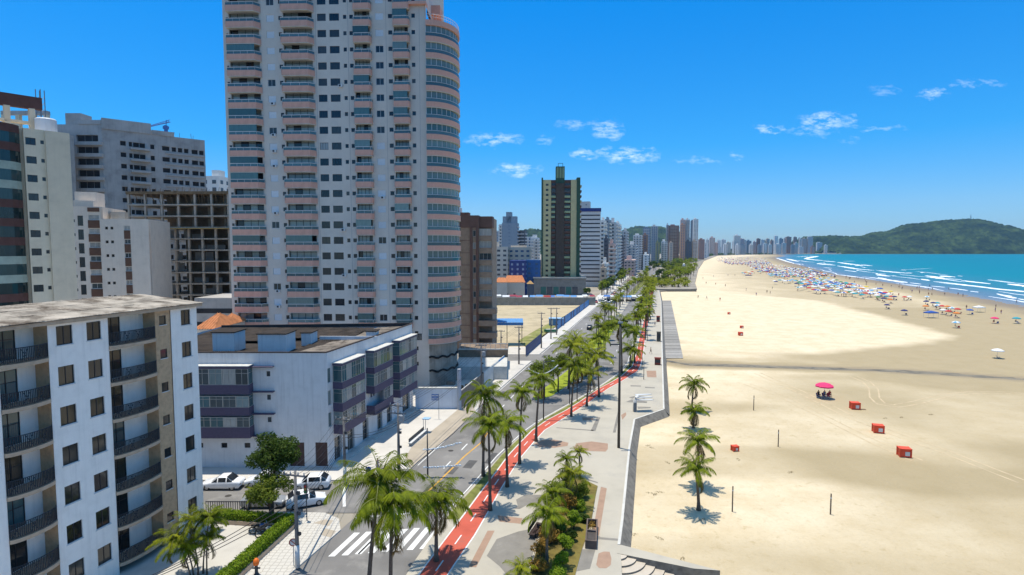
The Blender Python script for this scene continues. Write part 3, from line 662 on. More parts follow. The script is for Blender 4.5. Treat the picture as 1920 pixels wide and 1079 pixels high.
class Bld:
    def __init__(s, name, label, cat, loc, rz=0, group=None):
        s.o = thing(name, label, cat, loc, rz, group); s.loc = loc; s.rz = rz; s.mbs = {}
    def mb(s, mat, name='wall'):
        k = (name, mat.name)
        if k not in s.mbs: s.mbs[k] = (MB(), mat)
        return s.mbs[k][0]
    def place(s, fr, x, y, z): ox, oy, rz = fr; return (ox + math.cos(rz) * x - math.sin(rz) * y, oy + math.sin(rz) * x + math.cos(rz) * y, z)
    def window(s, fr, x, z, ww, hh, n=2, hz=(), fm=M_frame_dk, pmt=M_glass, depth=.16, y=0, name='window'):
        a, p = win_meshes(ww, hh, n, hz, fm, pmt)
        o = inst(name, a, s.o, s.place(fr, x, y + depth - .05, z), fr[2]); inst('pane', p, o); return o
    def part(s, name, me, fr, x, y, z, kind=None): return inst(name, me, s.o, s.place(fr, x, y, z), fr[2], kind)
    def face(s, fr, x0, x1, z0, z1, wins, mat, depth=.16, y=0):
        """wins: list of dict(x,z,w,h, + window kwargs) or with open=True"""
        mb = s.mb(mat); mb.frame(*fr); facade(mb, x0, x1, z0, z1, [(q['x'], q['z'], q['w'], q['h'], q.get('d')) for q in wins], depth, y)
        for q in wins:
            if q.get('open'): continue
            kw = {k: v for k, v in q.items() if k in ('n', 'hz', 'fm', 'pmt', 'name')}
            s.window(fr, q['x'], q['z'], q['w'], q['h'], depth=q.get('d') or depth, y=y, **kw)
    def u(s, fr, px, py):
        """distance along a facade at which the sight line of a photo point meets it"""
        c, n = math.cos(s.rz), math.sin(s.rz); X0 = s.loc[0] + c * fr[0] - n * fr[1]; Y0 = s.loc[1] + n * fr[0] + c * fr[1]
        a = s.rz + fr[2]; r = ray(px, py); k = r[0] / r[1]
        uu = (k * Y0 - X0) / (math.cos(a) - k * math.sin(a)); return uu
    def z(s, fr, px, py):
        uu = s.u(fr, px, py); a = s.rz + fr[2]; c, n = math.cos(s.rz), math.sin(s.rz); Y = s.loc[1] + n * fr[0] + c * fr[1] + math.sin(a) * uu
        r = ray(px, py); return H + r[2] / r[1] * Y - s.loc[2]
    def pbox(s, name, mat, fr, x0, x1, y0, y1, z0, z1):
        mb = MB(); mb.box(0, x1 - x0, 0, y1 - y0, 0, z1 - z0); return mb.build(name, mat, s.o, s.place(fr, x0, y0, z0), fr[2])
    def finish(s):
        for (nm, mn), (mb, mat) in s.mbs.items(): mb.T = None; mb.build(nm, mat, s.o)

# ---------------------------------------------------------- 1. white apartment block, left foreground
M_wwhite = pm('white_tile_wall', (.86, .83, .78), .75, .05, 1.2, .25, 22, streak=.22)
M_wtan = pm('tan_textured_wall', (.52, .36, .22), .9, .14, 3, .5, 18, streak=.12)
M_slab = pm('tan_slab_edge', (.50, .37, .26), .9, .12, 2)
M_roof_fc = pm('fibre_cement_sheet', (.37, .325, .265), .95, .35, .5, .5, 5, dirt=((.12, .095, .07), .38, .48), rnd=.16, world_co=True)
M_rail = pm('dark_railing', (.030, .034, .042), .55, .1, 4)
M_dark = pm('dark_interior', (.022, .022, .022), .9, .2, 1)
d135 = heading(13.5); Cw = G(383, 980, .12); LW = 26.0
wb = Bld('apartment_building', 'white seven-storey apartment block with dark balcony railings and tan panels, left foreground', 'building',
         (Cw[0] - LW * d135[0], Cw[1] - LW * d135[1], 0), R(76.5))
fr0 = (0, 0, 0); FL = [18.5 - 2.913 * k for k in range(7)]; ZT = 20.75
def X(t_): return LW - t_
ops = []
for f in FL:
    ops.append(dict(x=X(1.82), z=f + .68, w=1.08, h=1.38, n=2, fm=M_frame_dk, pmt=M_glass_d, d=.14))
wb.face(fr0, X(2.95), X(0), 0, ZT, ops, M_wwhite)
ops = [dict(x=X(4.1), z=f + 1.0, w=.72, h=.80, n=1, fm=M_frame_dk, pmt=M_glass_d, d=.1) for f in FL]
wb.face(fr0, X(4.55), X(2.95), 0, ZT, ops, M_wtan, y=.06)
ops = []
for f in FL:
    ops += [dict(x=X(10.62), z=f + .68, w=1.16, h=1.38, n=2, fm=M_frame_dk, pmt=M_glass_d, d=.14), dict(x=X(12.86), z=f + .68, w=1.18, h=1.38, n=2, fm=M_frame_dk, pmt=M_glass_d, d=.14)]
wb.face(fr0, X(13.45), X(8.9), 0, ZT, ops, M_wwhite)
wb.face(fr0, 0, X(16.62), 0, ZT, [], M_wwhite)
# sills under the windows
ms = MB(); ms.box(-.05, 1.23, -.05, .10, -.07, -.005); sill = ms.mesh('sill', M_frame_lt)
for f in FL:
    for t_ in (1.84, 10.64, 12.88): wb.part('sill', sill, fr0, X(t_), 0, f + .68)
ms = MB(); ms.box(-.03, .75, .0, .12, -.06, -.005); sill2 = ms.mesh('sill', M_frame_lt)
for f in FL: wb.part('sill', sill2, fr0, X(4.1), 0, f + 1.0)
def balcony_stack(xl, xr, dd, levels, base_open):
    """recessed balconies: back wall with a door, tan cheek wall, curved slab and barred railing per storey"""
    wdt = xr - xl
    mbw = wb.mb(M_wwhite); mbw.frame(*fr0)
    doors = [dict(x=xl + wdt * .16, z=f + .02, w=1.45, h=2.25, n=2, hz=(.62,), fm=M_frame_dk, pmt=M_glass_d if rng.random() < .6 else M_glass_t, d=.10, name='balcony_door') for f in levels]
    wb.face(fr0, xl, xr, 0, ZT, doors, M_wwhite, y=dd)
    mbt = wb.mb(M_wtan); mbt.frame(*fr0)
    mbt.poly([(xr, .0, 0), (xr, dd, 0), (xr, dd, ZT), (xr, .0, ZT)]); mbw.poly([(xl, 0, 0), (xl, dd, 0), (xl, dd, ZT), (xl, 0, ZT)])
    N = 14; prof = [(wdt * i / N, -.12 - .42 * math.sin(math.pi * i / N) ** .6 if i < N else -.05) for i in range(N + 1)]
    sm_ = MB(); sm_.prism(prof + [(wdt, dd - .01), (0, dd - .01)], -.26, 0, 0, 0, True); slab = sm_.mesh('balcony_slab', M_slab)
    rl = MB(); path = [(0.02, -.02)] + [(0.04, prof[0][1] + .06)] + [(min(wdt - .03, x_ + .02), y_ + .06) for x_, y_ in prof[1:]]
    L_ = resample(path, .085)
    for z0_, r_ in ((1.02, .028), (.10, .02)): rl.tube([(p[0], p[1], z0_) for p in path], r_, 4)
    for p in L_: rl.box(p[0] - .02, p[0] + .02, p[1] - .02, p[1] + .02, .10, 1.02, bottom=False)
    for i in range(2, len(L_) - 2, 9):
        a, b_ = L_[i], L_[min(i + 4, len(L_) - 1)]
        rl.tube([(a[0], a[1] - .02, .15), (b_[0], b_[1] - .02, .95)], .02, 4); rl.tube([(a[0], a[1] - .02, .95), (b_[0], b_[1] - .02, .15)], .02, 4)
    rail = rl.mesh('railing', M_rail)
    for f in levels:
        b_ = wb.part('balcony', slab, fr0, xl, 0, f); inst('railing', rail, b_)
balcony_stack(X(8.88), X(4.57), 1.25, FL, True)
balcony_stack(X(16.6), X(13.47), 1.25, FL[:7], False)
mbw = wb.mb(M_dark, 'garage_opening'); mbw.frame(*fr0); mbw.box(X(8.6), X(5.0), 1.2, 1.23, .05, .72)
# ends, back and top
mbw = wb.mb(M_wwhite); mbw.frame(*fr0); mbw.poly([(LW, 0, 0), (LW, 13, 0), (LW, 13, ZT), (LW, 0, ZT)]); mbw.poly([(0, 0, 0), (0, 13, 0), (0, 13, ZT), (0, 0, ZT)]); mbw.poly([(0, 13, 0), (LW, 13, 0), (LW, 13, ZT), (0, 13, ZT)])
mbw.poly([(0, 0, ZT - .01), (LW, 0, ZT - .01), (LW, 13, ZT - .01), (0, 13, ZT - .01)])
fs = wb.mb(M_slab, 'fascia'); fs.frame(*fr0); fs.box(-.3, LW + .35, -.35, 13.3, ZT, ZT + .26)
rm = MB(); sheets = []
for v in range(2):
    mm = MB(); nx = 10; wd, ln = 1.10, 2.45
    for i in range(nx):
        x0, x1 = wd * i / nx, wd * (i + 1) / nx; za = .035 if i % 2 else 0; zb = .035 if (i + 1) % 2 else 0
        mm.poly([(x0, 0, za), (x1, 0, zb), (x1, ln, zb), (x0, ln, za)]); 
    mm.box(0, wd, -.012, 0, -.03, .012)
    sheets.append(mm.mesh('roof_sheet', M_roof_fc))
for j in range(6):
    for i in range(26):
        if rng.random() < .02: continue
        o = wb.part('roof_sheet', sheets[0], fr0, -.4 + i * 1.03, -.45 + j * 2.34, ZT + .30 + .22 * (j if j < 3 else 5 - j) + rng.uniform(0, .03) + .01 * (i % 2)); 
        o.rotation_euler = (R(4.8 if j < 3 else -4.8), R(rng.uniform(-.8, .8)), rng.uniform(-.012, .012))
        if j >= 3: o.location.z += .2
wb.finish()

# ---------------------------------------------------------- 2. white and purple corner block
M_bwhite = pm('bluish_white_wall', (.66, .66, .66), .8, .06, .8, .2, 14, streak=.28)
M_purple = pm('purple_tile', (.085, .070, .118), .6, .14, 4, .2, 20)
M_brdoor = pm('brown_roller_door', (.085, .050, .045), .7, .15, 2)
M_cement = pm('dark_cement_roof', (.042, .033, .027), .95, .35, .6, .6, 6, dirt=((.22, .195, .17), .8, .66), rnd=.22, world_co=True)
Cp = G(617, 876, .12)
cb = Bld('corner_building', 'white four-storey corner block with purple glazed bays and dark corrugated roof', 'building', (Cp[0], Cp[1], .1), 0)
frL = (-24, 0, 0); frR = (0, 0, R(78)); ZR = 13.75; LR = 26.5
def XL(x): return x + 24
ops = [dict(x=XL(-7.15), z=z_, w=.45, h=.62, n=1, pmt=M_glass) for z_ in (10.95, 8.15, 5.45)]
ops += [dict(x=XL(x), z=2.35, w=.7, h=.6, n=2, pmt=M_glass_d) for x in (-15.6, -12.75, -10.0, -18.5)]
ops += [dict(x=XL(-4.7), z=.05, w=1.8, h=2.95, open=True, d=.25), dict(x=XL(-1.6), z=.05, w=1.45, h=2.95, open=True, d=.25)]
cb.face(frL, 0, 24, 0, ZR, ops, M_bwhite)
# ribbed roller doors
def roller(wd, ht):
    mm = MB(); n = int(ht / .12)
    for i in range(n): mm.box(0, wd, .0 if i % 2 else .02, .06, ht * i / n, ht * (i + 1) / n, bottom=False)
    return mm.mesh('roller_door', M_brdoor)
cb.part('roller_door', roller(1.8, 2.95), frL, XL(-4.7), .2, .05); cb.part('roller_door', roller(1.45, 2.95), frL, XL(-1.6), .2, .05)
# right face along the avenue
ops = []
for z_ in (10.1, 7.4, 4.75): ops.append(dict(x=.12, z=z_, w=.75, h=1.75, n=2, fm=M_frame_al, pmt=M_glass_t))
shop = [(1.35, 1.75), (4.6, 1.8), (8.7, 1.7), (13.2, 1.6), (16.4, 1.8), (22.2, 2.9)]
for x_, w_ in shop: ops.append(dict(x=x_, z=.15, w=w_, h=2.9, n=2, hz=(.5, .75), fm=M_frame_al, pmt=M_glass_d, d=.3, name='shop_window'))
for x_ in (11.2, 12.0): ops.append(dict(x=x_, z=5.5, w=.5, h=.55, n=1, pmt=M_glass_d))
cb.face(frR, 0, LR, 0, ZR, ops, M_bwhite)
def bay(fr, x0, x1, e, rows, zcap, top=True, npx=1.0):
    """projecting glazed bay: purple bands and glazing between; rows=[(band bottom, band top, glass top)]"""
    for b0, b1, g1 in rows:
        cb.pbox('purple_band', M_purple, fr, x0, x1, -e, .0, b0, b1)
        n = max(2, int((x1 - x0) / npx)); wd = (x1 - x0) / n; hh = g1 - b1
        for i in range(n): cb.window(fr, x0 + i * wd, b1, wd, hh, 2, (.72,), M_frame_al, M_curt if rng.random() < .5 else M_glass_t, depth=.06, y=-e + .02, name='bay_window')
        s0 = (fr[0] + math.cos(fr[2]) * x0 - math.sin(fr[2]) * 0, fr[1] + math.sin(fr[2]) * x0, fr[2] - R(90))
        cb.window(s0, 0.02, b1, e - .04, hh, 1, (.72,), M_frame_al, M_glass_t, depth=.06, y=.02, name='bay_window')
        s1 = (fr[0] + math.cos(fr[2]) * x1 + math.sin(fr[2]) * e, fr[1] + math.sin(fr[2]) * x1 - math.cos(fr[2]) * e, fr[2] + R(90))
        cb.window(s1, 0.02, b1, e - .04, hh, 1, (.72,), M_frame_al, M_glass_t, depth=.06, y=.02, name='bay_window')
    if top:
        cb.pbox('purple_band', M_purple, fr, x0 - .03, x1 + .03, -e - .03, 0, zcap, zcap + .28)
        cb.pbox('bay_cap', M_conc2, fr, x0 - .1, x1 + .1, -e - .1, 0, zcap + .28, zcap + .36)
M_conc2 = pm('pale_concrete', (.55, .54, .50), .9, .14, 1.2, .2, 8)
RW = [(3.66, 4.8, 6.38), (6.42, 7.45, 9.14), (9.18, 10.0, 12.0)]
bay(frR, 1.25, 7.2, 1.25, RW, 12.0)
bay(frR, 9.9, 16.0, 1.25, RW[1:], 12.0)
bay(frR, 18.5, 25.4, 1.25, RW, 12.0)
mp = cb.mb(M_purple, 'open_balcony'); mp.frame(*frR)
mp.box(9.9, 16.0, -1.25, 0, 3.66, 3.8); mp.box(9.9, 16.0, -1.25, -1.12, 3.8, 4.75); mp.box(9.9, 10.02, -1.12, 0, 3.8, 4.75)
mp.box(9.7, 16.2, -1.45, -.0, 3.58, 3.655)
for i in range(3): cb.window(frR, 13.2 + i * .93, 4.8, .93, 1.58, 2, (.72,), M_frame_al, M_curt, depth=.06, y=-1.2, name='bay_window')
bay(frL, 0, XL(-8.75), 1.2, [(3.9, 5.2, 6.4), (6.6, 7.55, 8.9), (9.1, 10.2, 12.1)], 12.1, npx=1.45)
for z_ in (12.12, 9.15, 6.5, 3.85): cb.pbox('ledge', M_purple, frL, XL(-8.72), XL(-6.2), -.55, 0, z_, z_ + .10)
# ground-floor plinth, step along the pavement
st = cb.mb(M_conc2, 'step'); st.frame(*frR); st.box(-.2, LR, -1.1, .0, 0, .16)
# parapets + roof: corrugated sheets on two slopes, tanks and shafts
dR = heading(12)
rp = [(-24, 0), (0, 0), (dR[0] * LR, dR[1] * LR), (-24, 23)]
mw = cb.mb(M_bwhite); mw.T = None
mw.poly([(dR[0] * LR, dR[1] * LR, 0), (-24, 23, 0), (-24, 23, ZR), (dR[0] * LR, dR[1] * LR, ZR)]); mw.poly([(-24, 0, 0), (-24, 23, 0), (-24, 23, ZR), (-24, 0, ZR)])
ml = cb.mb(pm('dark_coping', (.06, .045, .04), .8, .2, 2), 'coping'); ml.frame(*frL); ml.box(0, 24.05, -.06, .22, ZR, ZR + .12); ml.frame(*frR); ml.box(.25, LR, -.06, .22, ZR + .003, ZR + .123)
ml.T = None; ml.prism([(-24, 22.8), (dR[0] * LR - .3, dR[1] * LR - .2), (dR[0] * LR - .3, dR[1] * LR + .1), (-24, 23.1)], ZR - .3, ZR + .2)
mr = cb.mb(M_cement, 'roof_deck'); mr.T = None; mr.poly([(p[0], p[1], ZR - .75) for p in rp])
def sheet_mesh(wd, ln, mat, nx=8):
    mm = MB()
    for i in range(nx):
        x0, x1 = wd * i / nx, wd * (i + 1) / nx; za = .05 if i % 2 else 0; zb = .05 if (i + 1) % 2 else 0
        mm.poly([(x0, 0, za), (x1, 0, zb), (x1, ln, zb), (x0, ln, za)])
    mm.box(0, wd, -.015, 0, -.05, .015); return mm.mesh('roof_sheet', mat)
sh1 = sheet_mesh(1.15, 2.45, M_cement)
for j in range(9):                               # main field
    for i in range(26):
        y_ = 2.0 + j * 2.3; x_ = -24 + i * 1.1
        lim = math.tan(R(12)) * y_ - 5.2
        if x_ > lim or y_ > 21.5: continue
        if -16 < x_ < -10.2 and 2 < y_ < 9 or -10.4 < x_ < -5.6 and y_ < 12: continue
        o = inst('roof_sheet', sh1, cb.o, (x_, y_, ZR - .62 + .05 * j + rng.uniform(0, .02))); o.rotation_euler = (R(1.3), R(rng.uniform(-.6, .6)), rng.uniform(-.01, .01))
sh2 = sheet_mesh(1.15, 2.6, pm('weathered_cement_roof', (.20, .17, .14), .95, .35, .7, .5, 6, dirt=((.06, .05, .04), .9, .52), rnd=.2, world_co=True))
for i in range(22):                              # strip along the avenue front
    for j in range(2):
        a = .6 + i * 1.12; p = cb.place(frR, a, .35 + j * 2.2, 0)
        o = inst('roof_sheet', sh2, cb.o, (p[0], p[1], ZR - .25 - .12 * j + rng.uniform(0, .02))); o.rotation_euler = (R(-3), 0, R(78) + rng.uniform(-.01, .01))
mw = cb.mb(M_bwhite); mw.T = None
for x0, x1, y0, y1, zt in ((-15.6, -12.9, 4.2, 7.2, ZR + 1.75), (-9.8, -6.3, 3.9, 7.0, ZR + 1.6), (-6.29, -5.0, 9.0, 11.5, ZR + 1.0), (1.2, 2.6, 13.5, 15.2, ZR + .55)):
    sh_ = cb.pbox('roof_shaft', M_bwhite, (0, 0, 0), x0, x1, y0, y1, ZR - .7, zt)
    mk = MB(); mk.box(-.14, x1 - x0 + .14, -.14, y1 - y0 + .14, 0, .12); mk.build('shaft_cap', M_cement, sh_, (0, 0, zt - ZR + .7))
mw.box(-4.95, 3.0, 12.2, 12.4, ZR - .7, ZR + .1)
cb.finish()

# ---------------------------------------------------------- 3. tall tower with pink balconies
M_tgrey = pm('grey_render', (.66, .585, .505), .85, .05, .5, .1, 10, streak=.08)
M_pink = pm('pink_render', (.70, .375, .28), .8, .08, 1.0, streak=.18)
M_bglass = glass('balcony_glass', (.05, .10, .11), (.13, .24, .26), .4, .08)
M_screen = glass('glazed_screen', (.055, .10, .095), (.26, .36, .33), .5, .1)
M_cream = pm('cream_slab_edge', (.60, .57, .50), .8, .08, 1)
M_podium = pm('stained_concrete', (.30, .28, .24), .9, .3, .5, .3, 5, streak=.5)
tw = Bld('apartment_tower', 'tall grey apartment tower with pink balconies and curved glazed corner', 'building', (-52.82, 107.6, .1), R(-2.5))
ft = (0, 0, 0); TF = [11.63 + 2.899 * k for k in range(-3, 24)]; TT = 80.6; TR = 37.3
BC = [(.71, 6.0, 1.15, .8), (10.86, 5.75, 1.15, .8), (24.05, 3.2, 1.0, .35), (31.32, 2.95, 1.0, .35)]      # balcony columns: x, width, projection, chamfer
ops = []
for k, f in enumerate(TF):
    for j, (x_, w_, e_, c_) in enumerate(BC): ops.append(dict(x=x_ + .05, z=f + .08, w=w_ - .4, h=2.42, d=.55, open=True))
    c = f + 1.45; rr = rng.random
    def W(x, w_, h_, **kw): ops.append(dict(x=x, z=c - h_ / 2, w=w_, h=h_, d=.12, **kw))
    if rr() < .72: W(7.75, 1.45, 1.25, n=1, fm=M_frame_lt, pmt=M_shut)
    else: W(7.75, 1.45, 1.25, n=2, fm=M_frame_lt, pmt=M_glass_d)
    W(10.05, .62, .72, n=2, pmt=M_glass_d)
    for x_, w_ in ((17.25, 1.6), (19.5, 1.8)): W(x_, w_, 1.3, n=3 if rr() < .8 else 2, fm=M_frame_dk, pmt=M_glass_d if rr() < .8 else M_curt)
    W(22.05, .6, .72, n=1, pmt=M_glass_d); W(23.2, .68, .72, n=2, pmt=M_glass_d)
    if rr() < .6: W(27.95, 1.48, 1.25, n=1, fm=M_frame_lt, pmt=M_shut)
    else: W(27.95, 1.48, 1.25, n=2, fm=M_frame_lt, pmt=M_glass_d)
    W(30.32, .75, .75, n=2, pmt=M_glass_d); W(34.6, .65, .75, n=1, pmt=M_glass_d); W(.12, .5, .6, n=1, pmt=M_glass_d)
tw.face(ft, -.4, TR, 0, TT, ops, M_tgrey)
# thin vertical joints
for x_ in (16.9, 22.9, 29.9, 36.0): tw.pbox('facade_joint', pm('facade_joint', (.30, .30, .30), .9, .1, 1), ft, x_, x_ + .05, -.012, .0, 10, TT)
bal = {}
M_lightdoor = glass('curtained_balcony_door', (.26, .30, .28), (.58, .62, .56), .6)
for j, (x_, w_, e_, c_) in enumerate(BC):
    P = [(0, 0), (0, -e_), (w_ - c_, -e_), (w_, -.15), (w_, 0)] if c_ > .5 else [(0, 0), (0, -e_ * .7), (.25, -e_), (w_ - .25, -e_), (w_, -e_ * .7), (w_, 0)]
    a = MB(); a.prism(P, -.46, .06, 0, 0, True)
    for p, q in zip(P, P[1:]):
        d = Vector((q[0] - p[0], q[1] - p[1])); d.normalize(); nx, ny = -d.y * .12, d.x * .12
        a.prism([p, q, (q[0] + nx, q[1] + ny), (p[0] + nx, p[1] + ny)], .06, .6)
    ed = MB(); ed.prism([(p[0] * 1.008, p[1] * 1.03) for p in P], -.54, -.461, 0, 0, True)
    gl = MB(); rl = MB()
    for i, (p, q) in enumerate(zip(P, P[1:])):
        gl.poly([(p[0], p[1] + .05, .6), (q[0], q[1] + .05, .6), (q[0], q[1] + .05, 1.12), (p[0], p[1] + .05, 1.12)])
        rl.tube([(p[0], p[1] + .05, 1.14), (q[0], q[1] + .05, 1.14)], .055, 4)
        n = max(1, int(math.dist(p, q) / 1.3))
        for t_ in range(n + 1): u_ = t_ / n; rl.box(p[0] + (q[0] - p[0]) * u_ - .02, p[0] + (q[0] - p[0]) * u_ + .02, p[1] + (q[1] - p[1]) * u_ + .03, p[1] + (q[1] - p[1]) * u_ + .07, .5, 1.12, bottom=False)
    dr = MB(); wdo = w_ - .4
    drs = []
    for v_ in range(4):
        dq = MB(); nd = 4
        for t_ in range(nd): dq.poly([(.05 + wdo * t_ / nd, .5, .08), (.05 + wdo * (t_ + 1) / nd, .5, .08), (.05 + wdo * (t_ + 1) / nd, .5, 2.5), (.05 + wdo * t_ / nd, .5, 2.5)], 1 if t_ == (v_ + j) % 4 and v_ < 3 else (1 if v_ == 1 and t_ == 3 else 0))
        drs.append(dq.mesh('glass_door', [M_lightdoor, M_glass_d]))
    fw_ = MB()
    for t_ in range(5): fw_.box(.05 + (wdo - .06) * t_ / 4, .11 + (wdo - .06) * t_ / 4, 0.44, .49, .08, 2.5)
    fw_.box(.05, wdo + .05, .45, .495, 2.1, 2.16)
    sc_ = MB(); q0, q1 = P[1], P[2] if c_ > .5 else P[4]
    sc_.poly([(P[1][0], -e_ + .08, 1.16), (w_ - c_, -e_ + .08, 1.16), (w_ - c_, -e_ + .08, 2.36), (P[1][0], -e_ + .08, 2.36)])
    bal[j] = (a.mesh('balcony', M_pink), ed.mesh('slab_edge', M_cream), gl.mesh('glass_balustrade', M_bglass), rl.mesh('handrail', M_frame_lt), drs, sc_.mesh('glazed_screen', M_screen), fw_.mesh('door_frame', M_frame_dk))
ac_ = MB(); ac_.box(0, .75, -.35, 0, 0, .5); ac_.box(.12, .5, -.36, -.351, .08, .42, 1); ac_me = ac_.mesh('air_conditioner', [M_frame_lt, M_frame_dk])
for k, f in enumerate(TF):
    for j, (x_, w_, e_, c_) in enumerate(BC):
        b_ = tw.part('balcony', bal[j][0], ft, x_, 0, f); inst('slab_edge', bal[j][1], b_); inst('glass_balustrade', bal[j][2], b_); inst('handrail', bal[j][3], b_); inst('glass_door', bal[j][4][rng.randrange(4)], b_); inst('door_frame', bal[j][6], b_)
        if rng.random() < .38: inst('glazed_screen', bal[j][5], b_)
    if rng.random() < .55: q_ = rng.choice([9.3, 9.3, 29.55, 22.0]); tw.part('air_conditioner', ac_me, ft, q_ - 1.0, -.02, f + .25 + .25 * rng.random())
# curved corner bay: quarter ellipse swinging round to the avenue side
NB = 26; RX, RY = 5.0, 6.2; AE = R(142)
arc = [(TR + RX * math.sin(i / NB * AE), -.6 + RY * (1 - math.cos(i / NB * AE))) for i in range(NB + 1)]; BKX, BKY = arc[-1]
def arcs(off): 
    o_ = []
    for i, p in enumerate(arc):
        q = arc[min(i + 1, len(arc) - 1)]; r_ = arc[max(i - 1, 0)]; d = Vector((q[0] - r_[0], q[1] - r_[1])); d.normalize(); o_.append((p[0] + d.y * off, p[1] - d.x * off))
    return o_
def band(off, z0, z1, name, mat, caps=False):
    mm = MB(); A = arcs(off); lo = [mm.pt((p[0], p[1], z0)) for p in A]; hi = [mm.pt((p[0], p[1], z1)) for p in A]
    for i in range(len(A) - 1): mm.f.append([lo[i], lo[i + 1], hi[i + 1], hi[i]]); mm.m.append(0)
    if caps:
        c0 = [mm.pt((TR, 10, z1))]; mm.f.append(hi + [mm.pt((TR, BKY, z1))]); mm.m.append(0); mm.f.append((lo + [mm.pt((TR, BKY, z0))])[::-1]); mm.m.append(0)
    return mm.mesh(name, mat)
me_b = band(.25, -.46, .5, 'bay_balcony', M_pink, True); me_e = band(.28, -.54, -.462, 'slab_edge', M_cream, True); me_g = band(.2, .5, 1.1, 'glass_balustrade', M_bglass)
me_s = band(-.1, 1.12, 2.38, 'bay_glazing', M_screen); mm = MB(); mm.tube([(p[0], p[1], 1.12) for p in arcs(.2)], .04, 4)
A2 = arcs(-.06)
for i in range(0, len(A2), 2): mm.box(A2[i][0] - .04, A2[i][0] + .04, A2[i][1] - .04, A2[i][1] + .04, .42, 2.38)
me_r = mm.mesh('handrail', M_frame_lt)
for k, f in enumerate(TF[2:22]):
    b_ = tw.part('bay_balcony', me_b, ft, 0, 0, f); inst('slab_edge', me_e, b_); inst('glass_balustrade', me_g, b_); inst('bay_glazing', me_s, b_); inst('handrail', me_r, b_)
f = TF[22]
b_ = tw.part('bay_balcony', me_b, ft, 0, 0, f - .05)
mm = MB(); A3 = arcs(.1); mm.tube([(p[0], p[1], 1.5) for p in A3], .04, 5); mm.tube([(p[0], p[1], 1.0) for p in A3], .03, 5)
for i in range(0, len(A3)): mm.tube([(A3[i][0], A3[i][1], .3), (A3[i][0], A3[i][1], 1.5)], .03, 4)
mm.build('roof_railing', M_frame_lt, b_)
tw.pbox('roof_cap', M_pink, ft, 33.4, TR + .1, -.8, 1.0, 69.9, 70.4); tw.pbox('roof_box', M_pink, ft, 36.5, 39, 5, 8, 70.3, 72.0)
# podium with wavy ledges under the bay, and the tower's far walls
mg = tw.mb(M_podium, 'podium'); mg.frame(*ft)
A4 = arcs(-.6); lo = [mg.pt((p[0], p[1], 0)) for p in A4]; hi = [mg.pt((p[0], p[1], 8.2)) for p in A4]
for i in range(len(A4) - 1): mg.f.append([lo[i], lo[i + 1], hi[i + 1], hi[i]]); mg.m.append(0)
for zc in (3.0, 5.6):
    ml = MB(); ml.tube([(p[0], p[1], zc + .18 * math.sin(i * 1.3)) for i, p in enumerate(arcs(-.55))], .2, 5); ml.build('podium_ledge', M_dark, tw.o)
mg.poly([(-.4, 0, 0), (-.4, 22, 0), (-.4, 22, TT), (-.4, 0, TT)]); 
mt_ = tw.mb(M_tgrey); mt_.frame(*ft); mt_.poly([(TR, -.6, 8.2), (TR, 0, 8.2), (TR, 0, 70), (TR, -.6, 70)]); mt_.poly([(TR, 0, 69.5), (TR, 20, 69.5), (TR, 20, TT), (TR, 0, TT)])
mt_.poly([(-.4, 22, 0), (TR + 2, 22, 0), (TR + 2, 22, 69.5), (-.4, 22, 69.5)]); mt_.poly([(-.4, 0, TT), (TR, 0, TT), (TR, 20, TT), (-.4, 20, TT)]); mt_.poly([(-.4, 0, 0), (-.4, 22, 0), (-.4, 22, TT), (-.4, 0, TT)])
mt_.poly([(BKX, BKY, 0), (TR + 2, 22, 0), (TR + 2, 22, 69.5), (BKX, BKY, 69.5)])
tw.window(ft, 34.3, 8.9, 1.6, 1.2, 3, (), M_frame_dk, M_glass_d, 0.02, 0)
tw.finish()
# ---------------------------------------------------------- generic pieces for buildings further off
def slab_box(b, name, mat, fr, x0, x1, y0, y1, z0, z1): return b.pbox(name, mat, fr, x0, x1, y0, y1, z0, z1)
def shell(b, mat, x0, x1, y0, y1, z1, z0=0):
    mb = b.mb(mat); mb.T = None; mb.box(x0, x1, y0, y1, z0, z1, bottom=False)

# 4. cream block with green and brown balconies, far left
M_creamw = pm('cream_wall', (.74, .63, .46), .85, .07, .6, .1, 8, streak=.12)
M_tanpier = pm('tan_pier', (.70, .59, .43), .85, .07, .6, .1, 8, streak=.10)
M_grn = pm('pale_green_band', (.36, .43, .36), .8, .1, 1)
M_brn = pm('maroon_band', (.115, .055, .045), .8, .12, 1)
p = at(43, 241, 93); cr = Bld('apartment_building', 'cream apartment block with green and maroon glazed balconies, far left edge', 'building', (p.x, p.y, .1), R(48))
fc = (0, 0, 0); u1 = cr.u(fc, 86, 300); u2 = cr.u(fc, 131, 300); zt = p.z
rows = [zt - 2.9 - 2.99 * k for k in range(14)]
wx = cr.u(fc, 45, 300) ; ops = []
for z_ in rows: ops += [dict(x=u1 * .08, z=z_ + .3, w=u1 * .48, h=1.15, n=2, pmt=M_glass_d), dict(x=u1 * .78, z=z_ + .6, w=u1 * .17, h=.6, n=1, pmt=M_glass_d)]
cr.face(fc, 0, u1, 0, zt, ops, M_creamw)
mb = cr.mb(M_tanpier, 'pier'); mb.frame(*fc); mb.box(u1, u2, -.6, 9, 0, zt - .1)
mb = cr.mb(M_creamw); mb.frame(*fc); mb.poly([(-12, .9, 0), (0, .9, 0), (0, .9, zt), (-12, .9, zt)]); mb.poly([(0, 0, 0), (0, .9, 0), (0, .9, zt), (0, 0, zt)]); mb.poly([(-12, 9, zt), (u1, 9, zt), (u1, 0, zt), (0, 0, zt), (0, .9, zt), (-12, .9, zt)])
bm_ = []
N = 10
